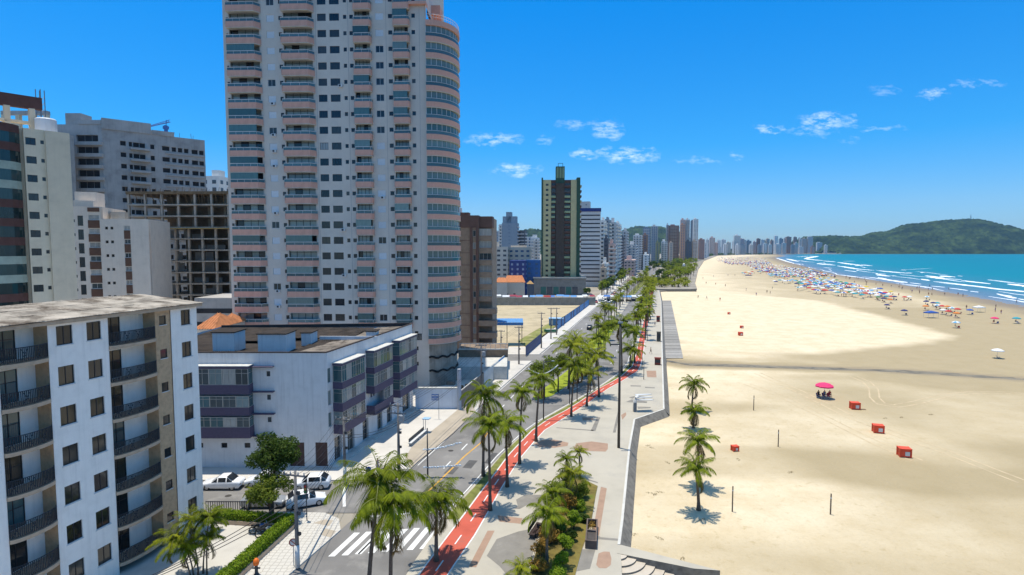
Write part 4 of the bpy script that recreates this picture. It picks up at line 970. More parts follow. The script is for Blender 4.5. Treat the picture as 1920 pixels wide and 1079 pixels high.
for mat in (M_grn, M_brn):
    a = MB(); P = [(-7.5 + 7.0 * i / N, -(1.9 * math.sin(math.pi * (.12 + .88 * i / N)) ** .6) if i < N else 0) for i in range(N + 1)]
    a.prism(P + [(-.5, .85), (-7.5, .85)], -.55, .72, 0, 0, True); bm_.append(a.mesh('balcony', mat))
g_ = MB(); 
for q, r_ in zip(P, P[1:]): g_.poly([(q[0], q[1] + .06, .72), (r_[0], r_[1] + .06, .72), (r_[0], r_[1] + .06, 2.44), (q[0], q[1] + .06, 2.44)])
gme = g_.mesh('balcony_glazing', glass('green_glazing', (.008, .02, .02), (.04, .09, .09), .25))
pat = [1, 0, 0, 1, 1, 1, 0, 0, 1, 0, 1, 0, 1, 0]
for k, z_ in enumerate(rows):
    o = cr.part('balcony', bm_[pat[k]], fc, 0, 0, z_ - .5); inst('balcony_glazing', gme, o)
cr.part('balcony', bm_[1], fc, 0, 0, rows[0] + 2.4)
# penthouse frame on the roof behind
for i, (x0, x1, z0, z1, m_) in enumerate([(-9, 3.4, 4.2, 6.2, M_brn), (-9, -4.5, 0, 4.2, M_creamw), (-1.6, -.8, 0, 4.2, M_tanpier), (1.6, 2.4, 0, 4.2, M_tanpier), (-4.4, 3.2, 1.6, 2.0, M_tanpier)]):
    cr.pbox('rooftop_frame', m_, fc, x0, x1, 5, 6.2, zt + z0, zt + z1)
tk = MB(); tk.lathe([(1.5, 0), (1.55, .1), (1.5, 2.4), (1.3, 2.6)], 14, 0); tk.build('water_tank', pm('white_tank', (.62, .66, .70), .5, .06, 1), cr.o, cr.place(fc, 3.6, 4.0, zt))
cr.finish()

# 5. grey building under construction with a netted corner
M_bare = pm('bare_concrete', (.40, .385, .37), .95, .16, .4, .3, 5, streak=.3)
M_net = pm('dust_netting', (.42, .40, .38), .95, .2, .25, .3, 3, streak=.25)
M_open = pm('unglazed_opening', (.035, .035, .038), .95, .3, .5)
p = at(190, 238, 150); gb_ = Bld('unfinished_building', 'grey concrete apartment block under construction with netting round its corner', 'building', (p.x, p.y, .1), 0)
f1 = (-14.0, 0, 0); f2 = (0, 0, R(41)); zt = p.z; ops = []
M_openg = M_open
for k in range(15):
    z_ = zt - 3.9 - 3.0 * k
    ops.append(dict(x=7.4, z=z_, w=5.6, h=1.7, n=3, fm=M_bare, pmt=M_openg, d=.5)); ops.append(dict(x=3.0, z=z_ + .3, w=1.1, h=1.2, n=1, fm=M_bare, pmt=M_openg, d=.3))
gb_.face(f1, 0, 14, 0, zt + .5, ops, M_net)
ops = []; L2 = gb_.u(f2, 385, 300)
for k in range(15):
    z_ = zt - 4.3 - 3.0 * k
    for px, w_ in ((228, 1.3), (244, .8), (252, 1.4), (264, 1.3), (284, 1.0), (306, 1.8), (324, 1.1), (335.5, 1.1), (347, 1.1), (361, 1.6), (375, 1.2)):
        uu = gb_.u(f2, px, 330); ops.append(dict(x=uu, z=z_ - (uu / L2) * .6, w=w_, h=1.25, n=1, fm=M_bare, pmt=M_openg, d=.35))
gb_.face(f2, 0, L2, 0, zt - .6, ops, M_bare)
ux = [gb_.u(f2, q, 330) for q in (246, 282, 300, 386)]
for k in range(15):
    z_ = zt - 5.3 - 3.0 * k; gb_.pbox('floor_band', M_bare, f2, ux[0], ux[1], -1.3, 0, z_, z_ + .55); gb_.pbox('floor_band', M_bare, f2, ux[2] + 1.5, ux[3], -.25, 0, z_ - .2, z_ + .2)
    gb_.pbox('floor_band', M_net, f1, 7.0, 14.3, -.8, 0, z_ + .4, z_ + 1.3)
mb = gb_.mb(M_net, 'corner_parapet'); mb.frame(*f1); mb.box(4, 8, 1, 5, zt, zt + 3.6); mb.box(8.2, 14, -.2, .3, zt + .5, zt + 1.6)
mb.frame(*f2); mb.box(0, 11, -.3, .2, zt - .6, zt + 2.2); mb.box(11.2, 16.5, -.2, 3, zt - .6, zt + .6)
mb = gb_.mb(M_bare); mb.T = None; c_, s__ = math.cos(R(41)) * L2, math.sin(R(41)) * L2; mb.poly([(-14, 0, zt - .6), (0, 0, zt - .6), (c_, s__, zt - .6), (c_ - 12, s__ + 12, zt - .6), (-14, 25, zt - .6)]); mb.poly([(-14, 0, 0), (-14, 25, 0), (-14, 25, zt), (-14, 0, zt)])
mb.poly([(c_, s__, 0), (c_ - 12, s__ + 12, 0), (c_ - 12, s__ + 12, zt - .6), (c_, s__, zt - .6)])
rb = MB()
for i in range(14): x_ = rng.uniform(0, L2); q = gb_.place(f2, x_, rng.uniform(.3, 2), zt - .6); rb.tube([q, (q[0] + rng.uniform(-.2, .2), q[1], q[2] + rng.uniform(.8, 1.8))], .05, 4)
rb.build('starter_bars', M_brn, gb_.o, kind='stuff')
gb_.finish()
# small crane on its roof
q = gb_.place(f2, gb_.u(f2, 317, 250), 4, 0); kr = thing('roof_crane', 'small blue jib crane on the roof of the unfinished grey block', 'crane', (p.x + q[0], p.y + q[1], zt - .5), 0)
M_blue = pm('blue_paint', (.06, .16, .42), .6, .1, 2)
a = MB(); a.box(-.35, .35, -.35, .35, 0, 3.6); a.box(-.6, .6, -.5, .5, 2.6, 3.4); a.build('mast', M_blue, kr)
a = MB()
for dy in (-.25, .25): a.tube([(1.2, dy, 4.6), (-4.6, dy, 3.3)], .09, 4)
a.tube([(1.2, 0, 5.2), (-4.6, 0, 3.5)], .09, 4)
for i in range(8): x_ = 1.0 - i * .75; a.tube([(x_, -.25, 4.55 - i * .17), (x_ - .35, 0, 5.0 - i * .2), (x_, .25, 4.55 - i * .17)], .05, 4)
a.tube([(0, 0, 3.4), (.3, 0, 5.1)], .1, 5); a.build('jib', M_blue, kr)
# hoist mast by the cream block
p = at(77, 215, 120); ho = thing('hoist_mast', 'thin grey lattice hoist mast rising behind the cream block', 'mast', (p.x, p.y, .1)); a = MB(); zt_ = at(77, 170, 120).z
for x_ in (-.5, .5):
    for y_ in (-.5, .5): a.box(x_ - .06, x_ + .06, y_ - .06, y_ + .06, 0, zt_)
n = int(zt_ / 1.2)
for i in range(n):
    z_ = i * 1.2; a.tube([(-.5, -.5, z_), (.5, -.5, z_ + 1.2)], .05, 4, caps=False); a.tube([(.5, -.5, z_), (.5, .5, z_ + 1.2)], .05, 4, caps=False); a.box(-.5, .5, -.55, -.45, z_, z_ + .1)
a.build('lattice', pm('steel_grey', (.25, .27, .30), .6, .1, 2, metal=.3), ho)
# masonry frame on next block, left of the unfinished one
p = at(96, 216, 138); fk = Bld('rooftop_building', 'bare concrete frame rooftop seen between the cream and grey blocks', 'building', (p.x - 6, p.y, .1), 0)
zt = p.z; shell(fk, M_bare, -6, 5, 0, 8, zt - 3.5)
for i, x_ in enumerate((-6, -2.6, .8, 4.1)): fk.pbox('column', M_tanpier, (0, 0, 0), x_, x_ + .9, 0, .9, zt - 3.5, zt)
fk.pbox('beam', M_bare, (0, 0, 0), -6, 5, -.05, 1, zt, zt + .9); fk.pbox('beam', M_tanpier, (0, 0, 0), -6, 5, .1, .8, zt - 2.2, zt - 1.8); fk.finish()

# 6. low beige block with brown window strips
M_beige = pm('beige_wall', (.72, .64, .55), .85, .06, .6, .1, 8, streak=.12)
M_bpanel = pm('brown_panel', (.14, .075, .05), .75, .12, 1.2)
p = at(132, 388, 112); bb = Bld('apartment_building', 'low beige apartment block with vertical brown window strips', 'building', (p.x, p.y, .1), R(14))
f0 = (0, 0, 0); zt = p.z; ua = bb.u(f0, 190, 420); ub = bb.u(f0, 282, 450); ops = []
us = [bb.u(f0, q, 430) for q in (135, 144, 153, 166, 189, 200, 210, 235, 246)]
for k in range(11):
    z_ = zt - 3.1 - 2.72 * k
    ops += [dict(x=us[0], z=z_, w=.55, h=.55, n=1, pmt=M_glass_d), dict(x=us[1] + .2, z=z_ - .7, w=.95, h=2.0, n=2, pmt=M_glass_d)]
    ops += [dict(x=us[3] + .1, z=z_ + .1 + (.4 if k else .4), w=us[4] - us[3] - .3, h=1.0, n=2, fm=M_frame_lt, pmt=M_curt)]
bb.face(f0, 0, ua, 0, zt, ops, M_beige)
for k in range(11): z_ = zt - 3.1 - 2.72 * k; bb.pbox('brown_panel', M_bpanel, f0, us[3], us[4] - .1, -.12, -.01, z_ - 1.1, z_ + .42)
bb.pbox('brown_panel', M_bpanel, f0, us[3], us[4] - .1, -.12, -.01, zt - 1.0, zt - .2)
f3 = (math.cos(0) * ua, -.7, 0); uw = ub - ua; ops = []; zt2 = zt - 2.4
for k in range(10):
    z_ = zt2 - 2.1 - 2.72 * k
    ops += [dict(x=(us[5] - ua) * 1.0, z=z_, w=.5, h=.55, n=1, pmt=M_glass_d), dict(x=us[6] - ua, z=z_, w=.5, h=.55, n=1, pmt=M_glass_d), dict(x=us[7] - ua, z=z_ - .1, w=1.1, h=.9, n=2, fm=M_frame_lt, pmt=M_curt)]
bb.face(f3, 0, uw, 0, zt2, ops, M_beige)
for k in range(10): z_ = zt2 - 2.1 - 2.72 * k; bb.pbox('brown_panel', M_bpanel, f3, us[7] - ua, us[7] - ua + 1.1, -.06, -.005, z_ - 1.85, z_ - .15)
shell(bb, M_beige, .01, ua - .01, .8, 12, zt - .02); shell(bb, M_beige, ua, ub - .01, .2, 12, zt2 - .02)
bb.pbox('rooftop_box', M_beige, f0, -.5, 3.2, 3, 7, zt, zt + 3.1); bb.pbox('rooftop_box', M_beige, f0, .2, 3.6, .8, 2.8, zt - .01, zt + 1.2)
bb.pbox('rooftop_unit', M_frame_al, f0, ua + .4, ua + 3.0, 3.2, 5, zt2, zt2 + 1.6)
bb.finish()

# 7. concrete frame under construction
p = at(310, 358, 133); fb = Bld('unfinished_building', 'open concrete frame building under construction beside the tower', 'building', (p.x, p.y, .1), R(-2))
zt = p.z; f0 = (0, 0, 0); x_l = fb.u(f0, 240, 420); x_r = fb.u(f0, 434, 420); nF = 14; st_h = 2.62
M_timber = pm('shuttering_timber', (.20, .135, .075), .9, .25, 1.2)
M_fr = pm('raw_frame_concrete', (.44, .38, .31), .95, .2, .6, .3, 5, streak=.3); colm = MB(); colm.box(0, .45, 0, .45, 0, st_h - .3); cme = colm.mesh('column', M_fr)
for k in range(nF):
    z_ = zt - .9 - st_h * k; xl = x_l if 0 < k < 3 or k == 0 else fb.u(f0, 285, 480) - 1
    sl = fb.pbox('floor_slab', M_timber if k in (0,) else M_fr, f0, xl, x_r, -.4, 14, z_, z_ + (.62 if k == 0 else .32))
    for x_ in [xl + .2 + (x_r - xl - 1) * i / 6 for i in range(7)]:
        for y_ in (-.2, 5.5): fb.part('column', cme, f0, x_, y_, z_ - st_h + .31)
    fb.pbox('core_wall', pm('raw_block_wall', (.30, .22, .16), .95, .3, .6), f0, xl + 4.5, x_r - .5, 7.6, 8.0, z_ - st_h + .31, z_ - .01)
    if k > 2:
        for q in (0, 1, 2): x0 = xl + 1.2 + rng.random() * (x_r - xl - 6); fb.pbox('infill_wall', M_bare, f0, x0, x0 + rng.uniform(1, 2.4), 4.2, 4.4, z_ - st_h + .31, z_ - .3 if rng.random() < .5 else z_ - 1.2)
    if k == 3: fb.pbox('timber_platform', pm('scaffold_plank', (.42, .28, .10), .9, .2, 1), f0, xl, x_r, -1.5, -.42, z_ - .2, z_ + .02)
pr_ = MB()
for i in range(34): x_ = x_l + (x_r - x_l) * (i + rng.random()) / 34; pr_.tube([(x_, -.3 + rng.random() * 3, zt - .9 - st_h + .3), (x_ + .1, -.3, zt - .9)], .06, 4); pr_.tube([(x_, -.35, zt - .3), (x_ + .2, -.5, zt + rng.uniform(.0, .7))], .05, 4)
pr_.build('formwork_prop', M_timber, fb.o, kind='stuff')
fb.finish()

# 8. chequered white block glimpsed behind the frame
def far_bld(name, label, px0, pxc, px1, ytop, Y, wall, pane, bay=3.2, st_h=3.0, ww=1.6, wh=1.3, rz=-14.5, ledge=None, ledge_w=.35, side=None, top=None, group=None, band=False, cat='building', proud=.05, indiv=False, zb=0):
    """free-standing block: front from px0 to pxc and flank from pxc to px1 (photo columns), top at ytop, nearest corner at depth Y"""
    ym = (ytop + 470) / 2; r = ray(pxc, ym); k = r[0] / r[1]; P0 = (k * Y, Y); a = R(rz)
    zt = at(pxc, ytop, Y).z
    def solve(px, ang, sgn):
        kk = ray(px, ym); kk = kk[0] / kk[1]; dx, dy = math.cos(ang) * sgn, math.sin(ang) * sgn
        return (kk * P0[1] - P0[0]) / (dx - kk * dy)
    fw_ = abs(solve(px0, a, -1)); sd = abs(solve(px1, a + math.pi / 2, 1)) if px1 > pxc + .3 else 14.0
    sd = min(max(sd, 8), 45); fw_ = min(max(fw_, 3), 80)
    o = thing(name, label, cat, (P0[0], P0[1], zb), a, group); zt -= zb
    mb = MB(); mb.box(-fw_, 0, 0, sd, 0, zt, bottom=False); mb.build('wall', wall, o)
    nf = max(1, int((zt - 2) / st_h)); pn = MB()
    def fill(wd, fx):
        n = max(1, int(wd / bay)); g = wd / n
        for f in range(nf):
            z0 = zt - 1.0 - (f + 1) * st_h + .9
            if z0 < 2: continue
            if band: pn.frame(*fx); pn.box(.4, wd - .4, -proud, .0, z0, z0 + wh); continue
            for i in range(n):
                x0 = i * g + (g - ww) / 2; pn.frame(*fx)
                pn.box(x0, x0 + ww, -proud, .0, z0, z0 + wh)
    fill(fw_, (-fw_, 0, 0))
    if px1 > pxc + .3: fill(sd, (0, 0, math.pi / 2))
    pn.T = None; w_ = pn.build('windows', pane, o, kind='stuff')
    if ledge is not None:
        lg = MB()
        for f in range(nf):
            z0 = zt - 1.0 - (f + 1) * st_h
            if z0 < 2: continue
            lg.box(-fw_ * (1 - ledge[0]), -fw_ * (1 - ledge[1]), -.9, 0.0, z0, z0 + .95)
            if px1 > pxc + .3: lg.box(0, .9, sd * .1, sd * .9, z0, z0 + .95)
        lg.build('balconies', ledge[2], o, kind='stuff')
    if top:
        for (a0, a1, hh) in top: bx = MB(); bx.box(-fw_ * (1 - a0), -fw_ * (1 - a1), sd * .2, sd * .7, zt, zt + hh); bx.build('roof_box', wall, o)
    return o
def wallm(name, c, **k): return pm(name, c, .85, .05, .3, 0, 8, streak=.12, **k)
WC = dict(white=wallm('far_white', (.74, .72, .68)), grey=wallm('far_grey', (.50, .49, .48)), blue=wallm('far_bluegrey', (.26, .31, .36)), tan=wallm('far_tan', (.54, .43, .33)), brown=wallm('far_brown', (.36, .215, .16)), orange=wallm('far_terracotta', (.60, .33, .21)),
          pale=wallm('far_pale', (.64, .62, .60)), cream=wallm('far_cream', (.64, .57, .47)), dark=wallm('far_dark', (.13, .135, .15)), olive=wallm('far_olive', (.30, .29, .16)), pink=wallm('far_pink', (.60, .44, .39)))
GP = pm('far_window', (.085, .09, .10), .2, .2, .4, spec=.5); GB = pm('far_blue_window', (.05, .12, .22), .2, .2, .4, spec=.5)
far_bld('apartment_building', 'small white chequered high-rise glimpsed between the concrete frame and the pink-balconied tower', 378, 412, 424, 330, 230, WC['white'], GP, 3.0, 3.0, 1.7, 1.5, rz=-6, top=[(.5, .9, 2.5)])

# 9. tiled roofs behind the corner block
M_tile = pm('clay_tiles', (.50, .20, .085), .9, .2, 1.2, .5, 9)
def tile_house(label, px0, px1, yr, ye, Y, mat=M_tile, dep=9, wall=WC['cream'], parts=True):
    A = at(px0, ye, Y); B = at(px1, ye, Y); zr = at(px0, yr, Y + dep / 2).z; wd = B.x - A.x
    o = thing('house', label, 'house', (A.x, Y, .05)); mb = MB(); mb.box(.3, wd - .3, .3, dep - .3, 0, A.z, bottom=False); mb.build('wall', wall, o)
    a = MB(); 
    a.poly([(0, 0, A.z), (wd, 0, A.z), (wd - 1.5, dep / 2, zr), (1.5, dep / 2, zr)]); a.poly([(wd, dep, A.z), (0, dep, A.z), (1.5, dep / 2, zr), (wd - 1.5, dep / 2, zr)]); a.poly([(0, 0, A.z), (1.5, dep / 2, zr), (0, dep, A.z)]); a.poly([(wd, 0, A.z), (wd, dep, A.z), (wd - 1.5, dep / 2, zr)])
    a.poly([(0, 0, A.z - .02), (0, dep, A.z - .02), (wd, dep, A.z - .02), (wd, 0, A.z - .02)]); rf = a.build('roof', mat, o)
    if parts:
        rows_ = MB(); n = int(wd / .45)
        for i in range(n):
            x_ = .2 + i * (wd - .4) / n; f_ = min(1, max(.05, min(x_, wd - x_) / 1.5)); rows_.tube([(x_, .0, A.z + .02), (x_ + (0), dep / 2 * f_, A.z + (zr - A.z) * f_ + .02)], .10, 4, caps=False)
        rows_.build('tile_row', mat, rf, kind='stuff')
        for i in range(max(1, int(wd / 4))): q = MB(); q.box(0, 1.2, 0, .1, 0, 1.2); q.build('window', GP, o, (1 + i * 4, .22, 1.1))
    return o
tile_house('orange tiled roof between the white block and the corner block', 362, 402, 588, 618, 93, dep=10)
tile_house('orange tiled roof beside the foot of the tall tower', 404, 436, 588, 608, 101, dep=6)
# low concrete structure at the foot of the concrete frame
lo_ = Bld('garage_block', 'low grey parking block at the foot of the concrete frame', 'building', (at(365, 580, 118).x, 118, .1), 0)
shell(lo_, M_bare, 0, 9, 0, 14, at(380, 560, 118).z)
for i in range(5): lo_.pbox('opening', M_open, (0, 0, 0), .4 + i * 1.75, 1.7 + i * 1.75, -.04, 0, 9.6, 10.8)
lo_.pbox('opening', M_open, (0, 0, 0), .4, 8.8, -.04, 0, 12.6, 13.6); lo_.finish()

# 10. brown building beyond the tower
M_brick = pm('brown_render', (.36, .26, .19), .9, .15, .8, .2, 6, streak=.3)
M_brickd = pm('dark_brown_render', (.17, .10, .08), .85, .12, .8)
p = at(897, 408, 142); br_ = Bld('apartment_building', 'brown mid-rise with projecting balconies just beyond the tall tower', 'building', (p.x, p.y, .1), R(-4))
f0 = (-14, 0, 0); zt = p.z; ops = []
for k in range(10): ops.append(dict(x=12.6, z=zt - 4.8 - 3.04 * k, w=.75, h=1.5, n=1, fm=M_frame_lt, pmt=M_curt))
br_.face(f0, 0, 14, 0, zt, ops, M_brick)
mb = br_.mb(M_brick); mb.T = None; mb.box(-13.9, 3.2, 2.2, 14, 0, zt - .05, bottom=False); mb.poly([(0, 0, 0), (0, 2.2, 0), (0, 2.2, zt), (0, 0, zt)])
br_.pbox('parapet', M_brickd, f0, -.2, 14.1, -.2, 3, zt - 2.6, zt + .4); br_.pbox('parapet', M_brickd, (0, 0, 0), .1, 3.4, .9, 5, zt - 2.6, zt + .2)
for k in range(10):
    z_ = zt - 5.9 - 3.04 * k; br_.pbox('balcony', M_brick, (0, 0, 0), .05, 3.3 + (1.2 if k > 5 else 0), .4 if k <= 5 else -.8, 2.2, z_, z_ + 1.35)
    if k < 6: br_.window((0, 0, 0), .15, z_ + 1.36, 3.0, 1.65, 3, (), M_frame_lt, M_curt, .06, .7)
    br_.pbox('scaffold_joint', M_brickd, f0, 9.0, 11.8, -.06, -.005, z_, z_ + .12)
br_.pbox('rooftop_box', WC['white'], f0, 3, 8.5, 4, 9, zt, zt + 2.8); br_.pbox('rooftop_box', M_brickd, f0, 8.6, 11, 4, 7, zt, zt + 1.4)
br_.pbox('pilaster', M_brickd, f0, 11.9, 12.5, -.25, -.0, 0, zt - 2.6); br_.pbox('pilaster', M_brickd, f0, 13.4, 14.0, -.25, -.0, 0, zt - 2.6); br_.finish()

# 11. olive green tower
M_ol = pm('olive_render', (.50, .45, .25), .85, .06, .4, 0, 8, streak=.10)
M_olg = pm('dark_green_render', (.035, .085, .055), .8, .1, .5)
M_mar = pm('maroon_tile', (.105, .055, .04), .7, .15, .6)
p = at(1015, 338, 330); gt = Bld('apartment_tower', 'olive green and maroon tower with a central lift shaft crown', 'building', (p.x, p.y, .1), R(-3))
f0 = (0, 0, 0); zt = p.z; uu = [gt.u(f0, q, 420) for q in (1015, 1018, 1033, 1042, 1058, 1070, 1081, 1087.5)]
nf = 20; sh = 2.9; ops = []
for k in range(nf): ops.append(dict(x=uu[1] + 1.6, z=zt - 3.4 - sh * k, w=1.5, h=1.2, n=2, pmt=M_glass_d, d=.25))
gt.face(f0, uu[1], uu[2], 0, zt, ops, M_ol); gt.face(f0, uu[5], uu[6], 0, zt, [], M_ol)
for a_, b_ in ((0, 1), (6, 7)): gt.pbox('edge_strip', M_olg, f0, uu[a_], uu[b_], -.4, 14, 0, zt + 1.2)
gt.pbox('lift_shaft', pm('shaft_dark', (.075, .058, .045), .8, .12, .6), f0, uu[3], uu[4], -.6, 4, 0, zt - 2)
cr_ = gt.pbox('crown', M_olg, f0, uu[3] - .1, uu[4] + .1, 0.2, 7, zt - 2, zt + 7.6)
for x_ in (.3, 2.0, 3.6): gt.pbox('crown_panel', pm('pale_green', (.20, .28, .17), .8, .1, .6), f0, uu[3] + x_, uu[3] + x_ + 1.2, .1, .19, zt + 1, zt + 7)
hn = MB()
for x_ in (0, 2.6): hn.box(x_, x_ + .25, 0, .25, 0, 1.9)
hn.box(0, 2.85, 0, .25, 1.9, 2.1); hn.build('roof_frame', M_olg, gt.o, gt.place(f0, uu[3] + 1.2, 2, zt + 7.6))
mb = gt.mb(M_mar); mb.frame(*f0); mb.box(uu[2] - .02, uu[5] + .02, .8, 14, 0, zt)
palette = [M_mar, pm('pale_green_glass', (.30, .36, .20), .3, .12, .5), pm('dark_brown_glass', (.06, .045, .035), .2, .2, .5, spec=.6)]
seq = [0, 2, 1, 1, 1, 1, 1, 0, 0, 0, 0, 0, 0, 0, 1, 0, 1, 1, 1, 0]
for k in range(nf):
    z_ = zt - 4.4 - sh * k
    for xa, xb in ((uu[2] + .05, uu[3] - .05), (uu[4] + .05, uu[5] - .05)):
        gt.pbox('balcony', palette[seq[k]], f0, xa, xb - rng.random() * .5, -.3, .8, z_, z_ + 1.15); gt.window(f0, xa + .2, z_ + 1.16, (xb - xa) - .4, 1.3, 3, (), M_frame_dk, M_glass_d, .05, .72)
mb = gt.mb(M_olg, 'flank'); mb.frame(*f0); mb.box(uu[0] + .1, uu[7] - .05, 1, 13.5, 0, zt - .1)
for k in range(nf): gt.pbox('side_balcony', M_brickd if k % 3 else M_ol, f0, uu[7], uu[7] + .9, 1.5, 12, zt - 4.0 - sh * k, zt - 2.9 - sh * k)
f_p = (0, 0, 0); pu = [gt.u(f0, q, 540) for q in (1001, 1097)]
gt.pbox('podium', pm('podium_concrete', (.27, .25, .22), .9, .15, .5), f0, pu[0], pu[1], -6, 16, 0, 9.2); gt.pbox('podium_roof', pm('podium_roof', (.36, .345, .31), .9, .15, .4), f0, pu[0] - .4, pu[1] + .4, -6.6, 16.4, 9.2, 10.0)
for i in range(6): gt.pbox('shop_front', GP if i % 2 else pm('green_awning', (.06, .17, .14), .7, .1, 1), f0, pu[0] + 4 + i * 3.6, pu[0] + 7 + i * 3.6, -6.1, -6.005, .4, 4.6)
gt.finish()

# 12. white tower with dark bands
sb = far_bld('apartment_tower', 'white tower with thin dark horizontal bands and a blue roof edge', 1088, 1126, 1128, 397, 395, WC['pale'], pm('dark_band', (.035, .035, .045), .4, .15, .5), 3, 2.85, 1.6, .85, band=True, rz=-5)
far_bld('apartment_tower', 'tall pale slab standing behind the dark-banded white tower', 1080, 1105, 1107, 378, 470, WC['grey'], GP, 4, 3, .8, .8)
# blue cap on the banded tower
q = at(1096, 397, 395); bx = MB(); bx.box(-15.0, .3, -.4, 14, 0, 2.4); bx.build('blue_cap', pm('navy_cap', (.03, .05, .20), .6, .1, 1), sb, (0, 0, q.z + .0))

# 13. cluster beyond the vacant lot
def FB(label, *a, **k): return far_bld('apartment_building', label, *a, **k)
FB('cream mid-rise with paired dark windows behind the vacant lot', 918, 952, 955, 463, 345, WC['cream'], GP, 3.6, 2.9, 1.9, 1.2, rz=-6, top=[(.1, .45, 3)])
FB('cream mid-rise with a blue glazed bay and arched parapet', 953, 995, 997, 464, 350, WC['cream'], GB, 3.4, 2.9, 1.8, 1.2, rz=-6, top=[(.1, .8, 1.2)])
FB('dark blue apartment block with white window frames behind tiled houses', 955, 986, 990, 489, 322, pm('blue_wall', (.035, .06, .20), .7, .12, .5), pm('pale_blue_panel', (.26, .36, .48), .5, .3, .8), 2.4, 2.7, 1.1, 1.2, rz=-6)
FB('bright blue low block next to the olive tower', 986, 1013, 1014, 488, 326, pm('bright_blue_wall', (.04, .13, .33), .7, .15, .5), GB, 3.0, 2.7, 1.6, 1.2, rz=-6)
FB('slate blue tower with stepped white crown beyond the cream blocks', 941, 969, 973, 418, 520, WC['blue'], pm('far_slate_panel', (.20, .25, .31), .6, .1, .4), 8, 3.2, 2, 1, rz=-8, ledge=(0, 0, WC['pale']), top=[(.02, .95, 6), (.25, .6, 10)])
FB('pale balconied flank block left of the slate blue tower', 935, 942, 943, 421, 540, WC['pale'], GP, 3, 3, 1.4, 1.2, ledge=(0, .9, WC['white']))
FB('dark balconied block right of the slate blue tower', 972, 984, 985, 432, 530, WC['dark'], GP, 3, 3, 1.6, 1.2, ledge=(.1, .9, WC['pale']))
FB('white balconied block behind the bright blue block', 984, 996, 998, 444, 560, WC['white'], GB, 3, 3, 1.6, 1.3, ledge=(.1, .6, WC['white']))
FB('white stepped block behind the bright blue block', 995, 1009, 1010, 446, 570, WC['white'], GP, 3, 3, 1.8, 1.2, ledge=(.3, 1, WC['white']), top=[(.2, .7, 3)])
FB('pale distant block beside the brown mid-rise', 918, 930, 932, 437, 640, WC['blue'], GP, 4, 3, 1.6, 1.2)
FB('small bluish distant block beside the slate tower', 928, 936, 938, 433, 680, WC['grey'], GB, 4, 3, 1.6, 1.2)
tile_house('tiled house with long red roof behind the vacant lot wall', 928, 952, 521, 530, 300, dep=14)
tile_house('tiled house with steep red roof behind the vacant lot wall', 945, 985, 517, 530, 305, dep=16)
tile_house('small tan kiosk house beside the olive tower podium', 988, 1001, 527, 533, 292, mat=pm('ochre_roof', (.40, .25, .10), .9, .15, 1), dep=6, wall=WC['dark'])
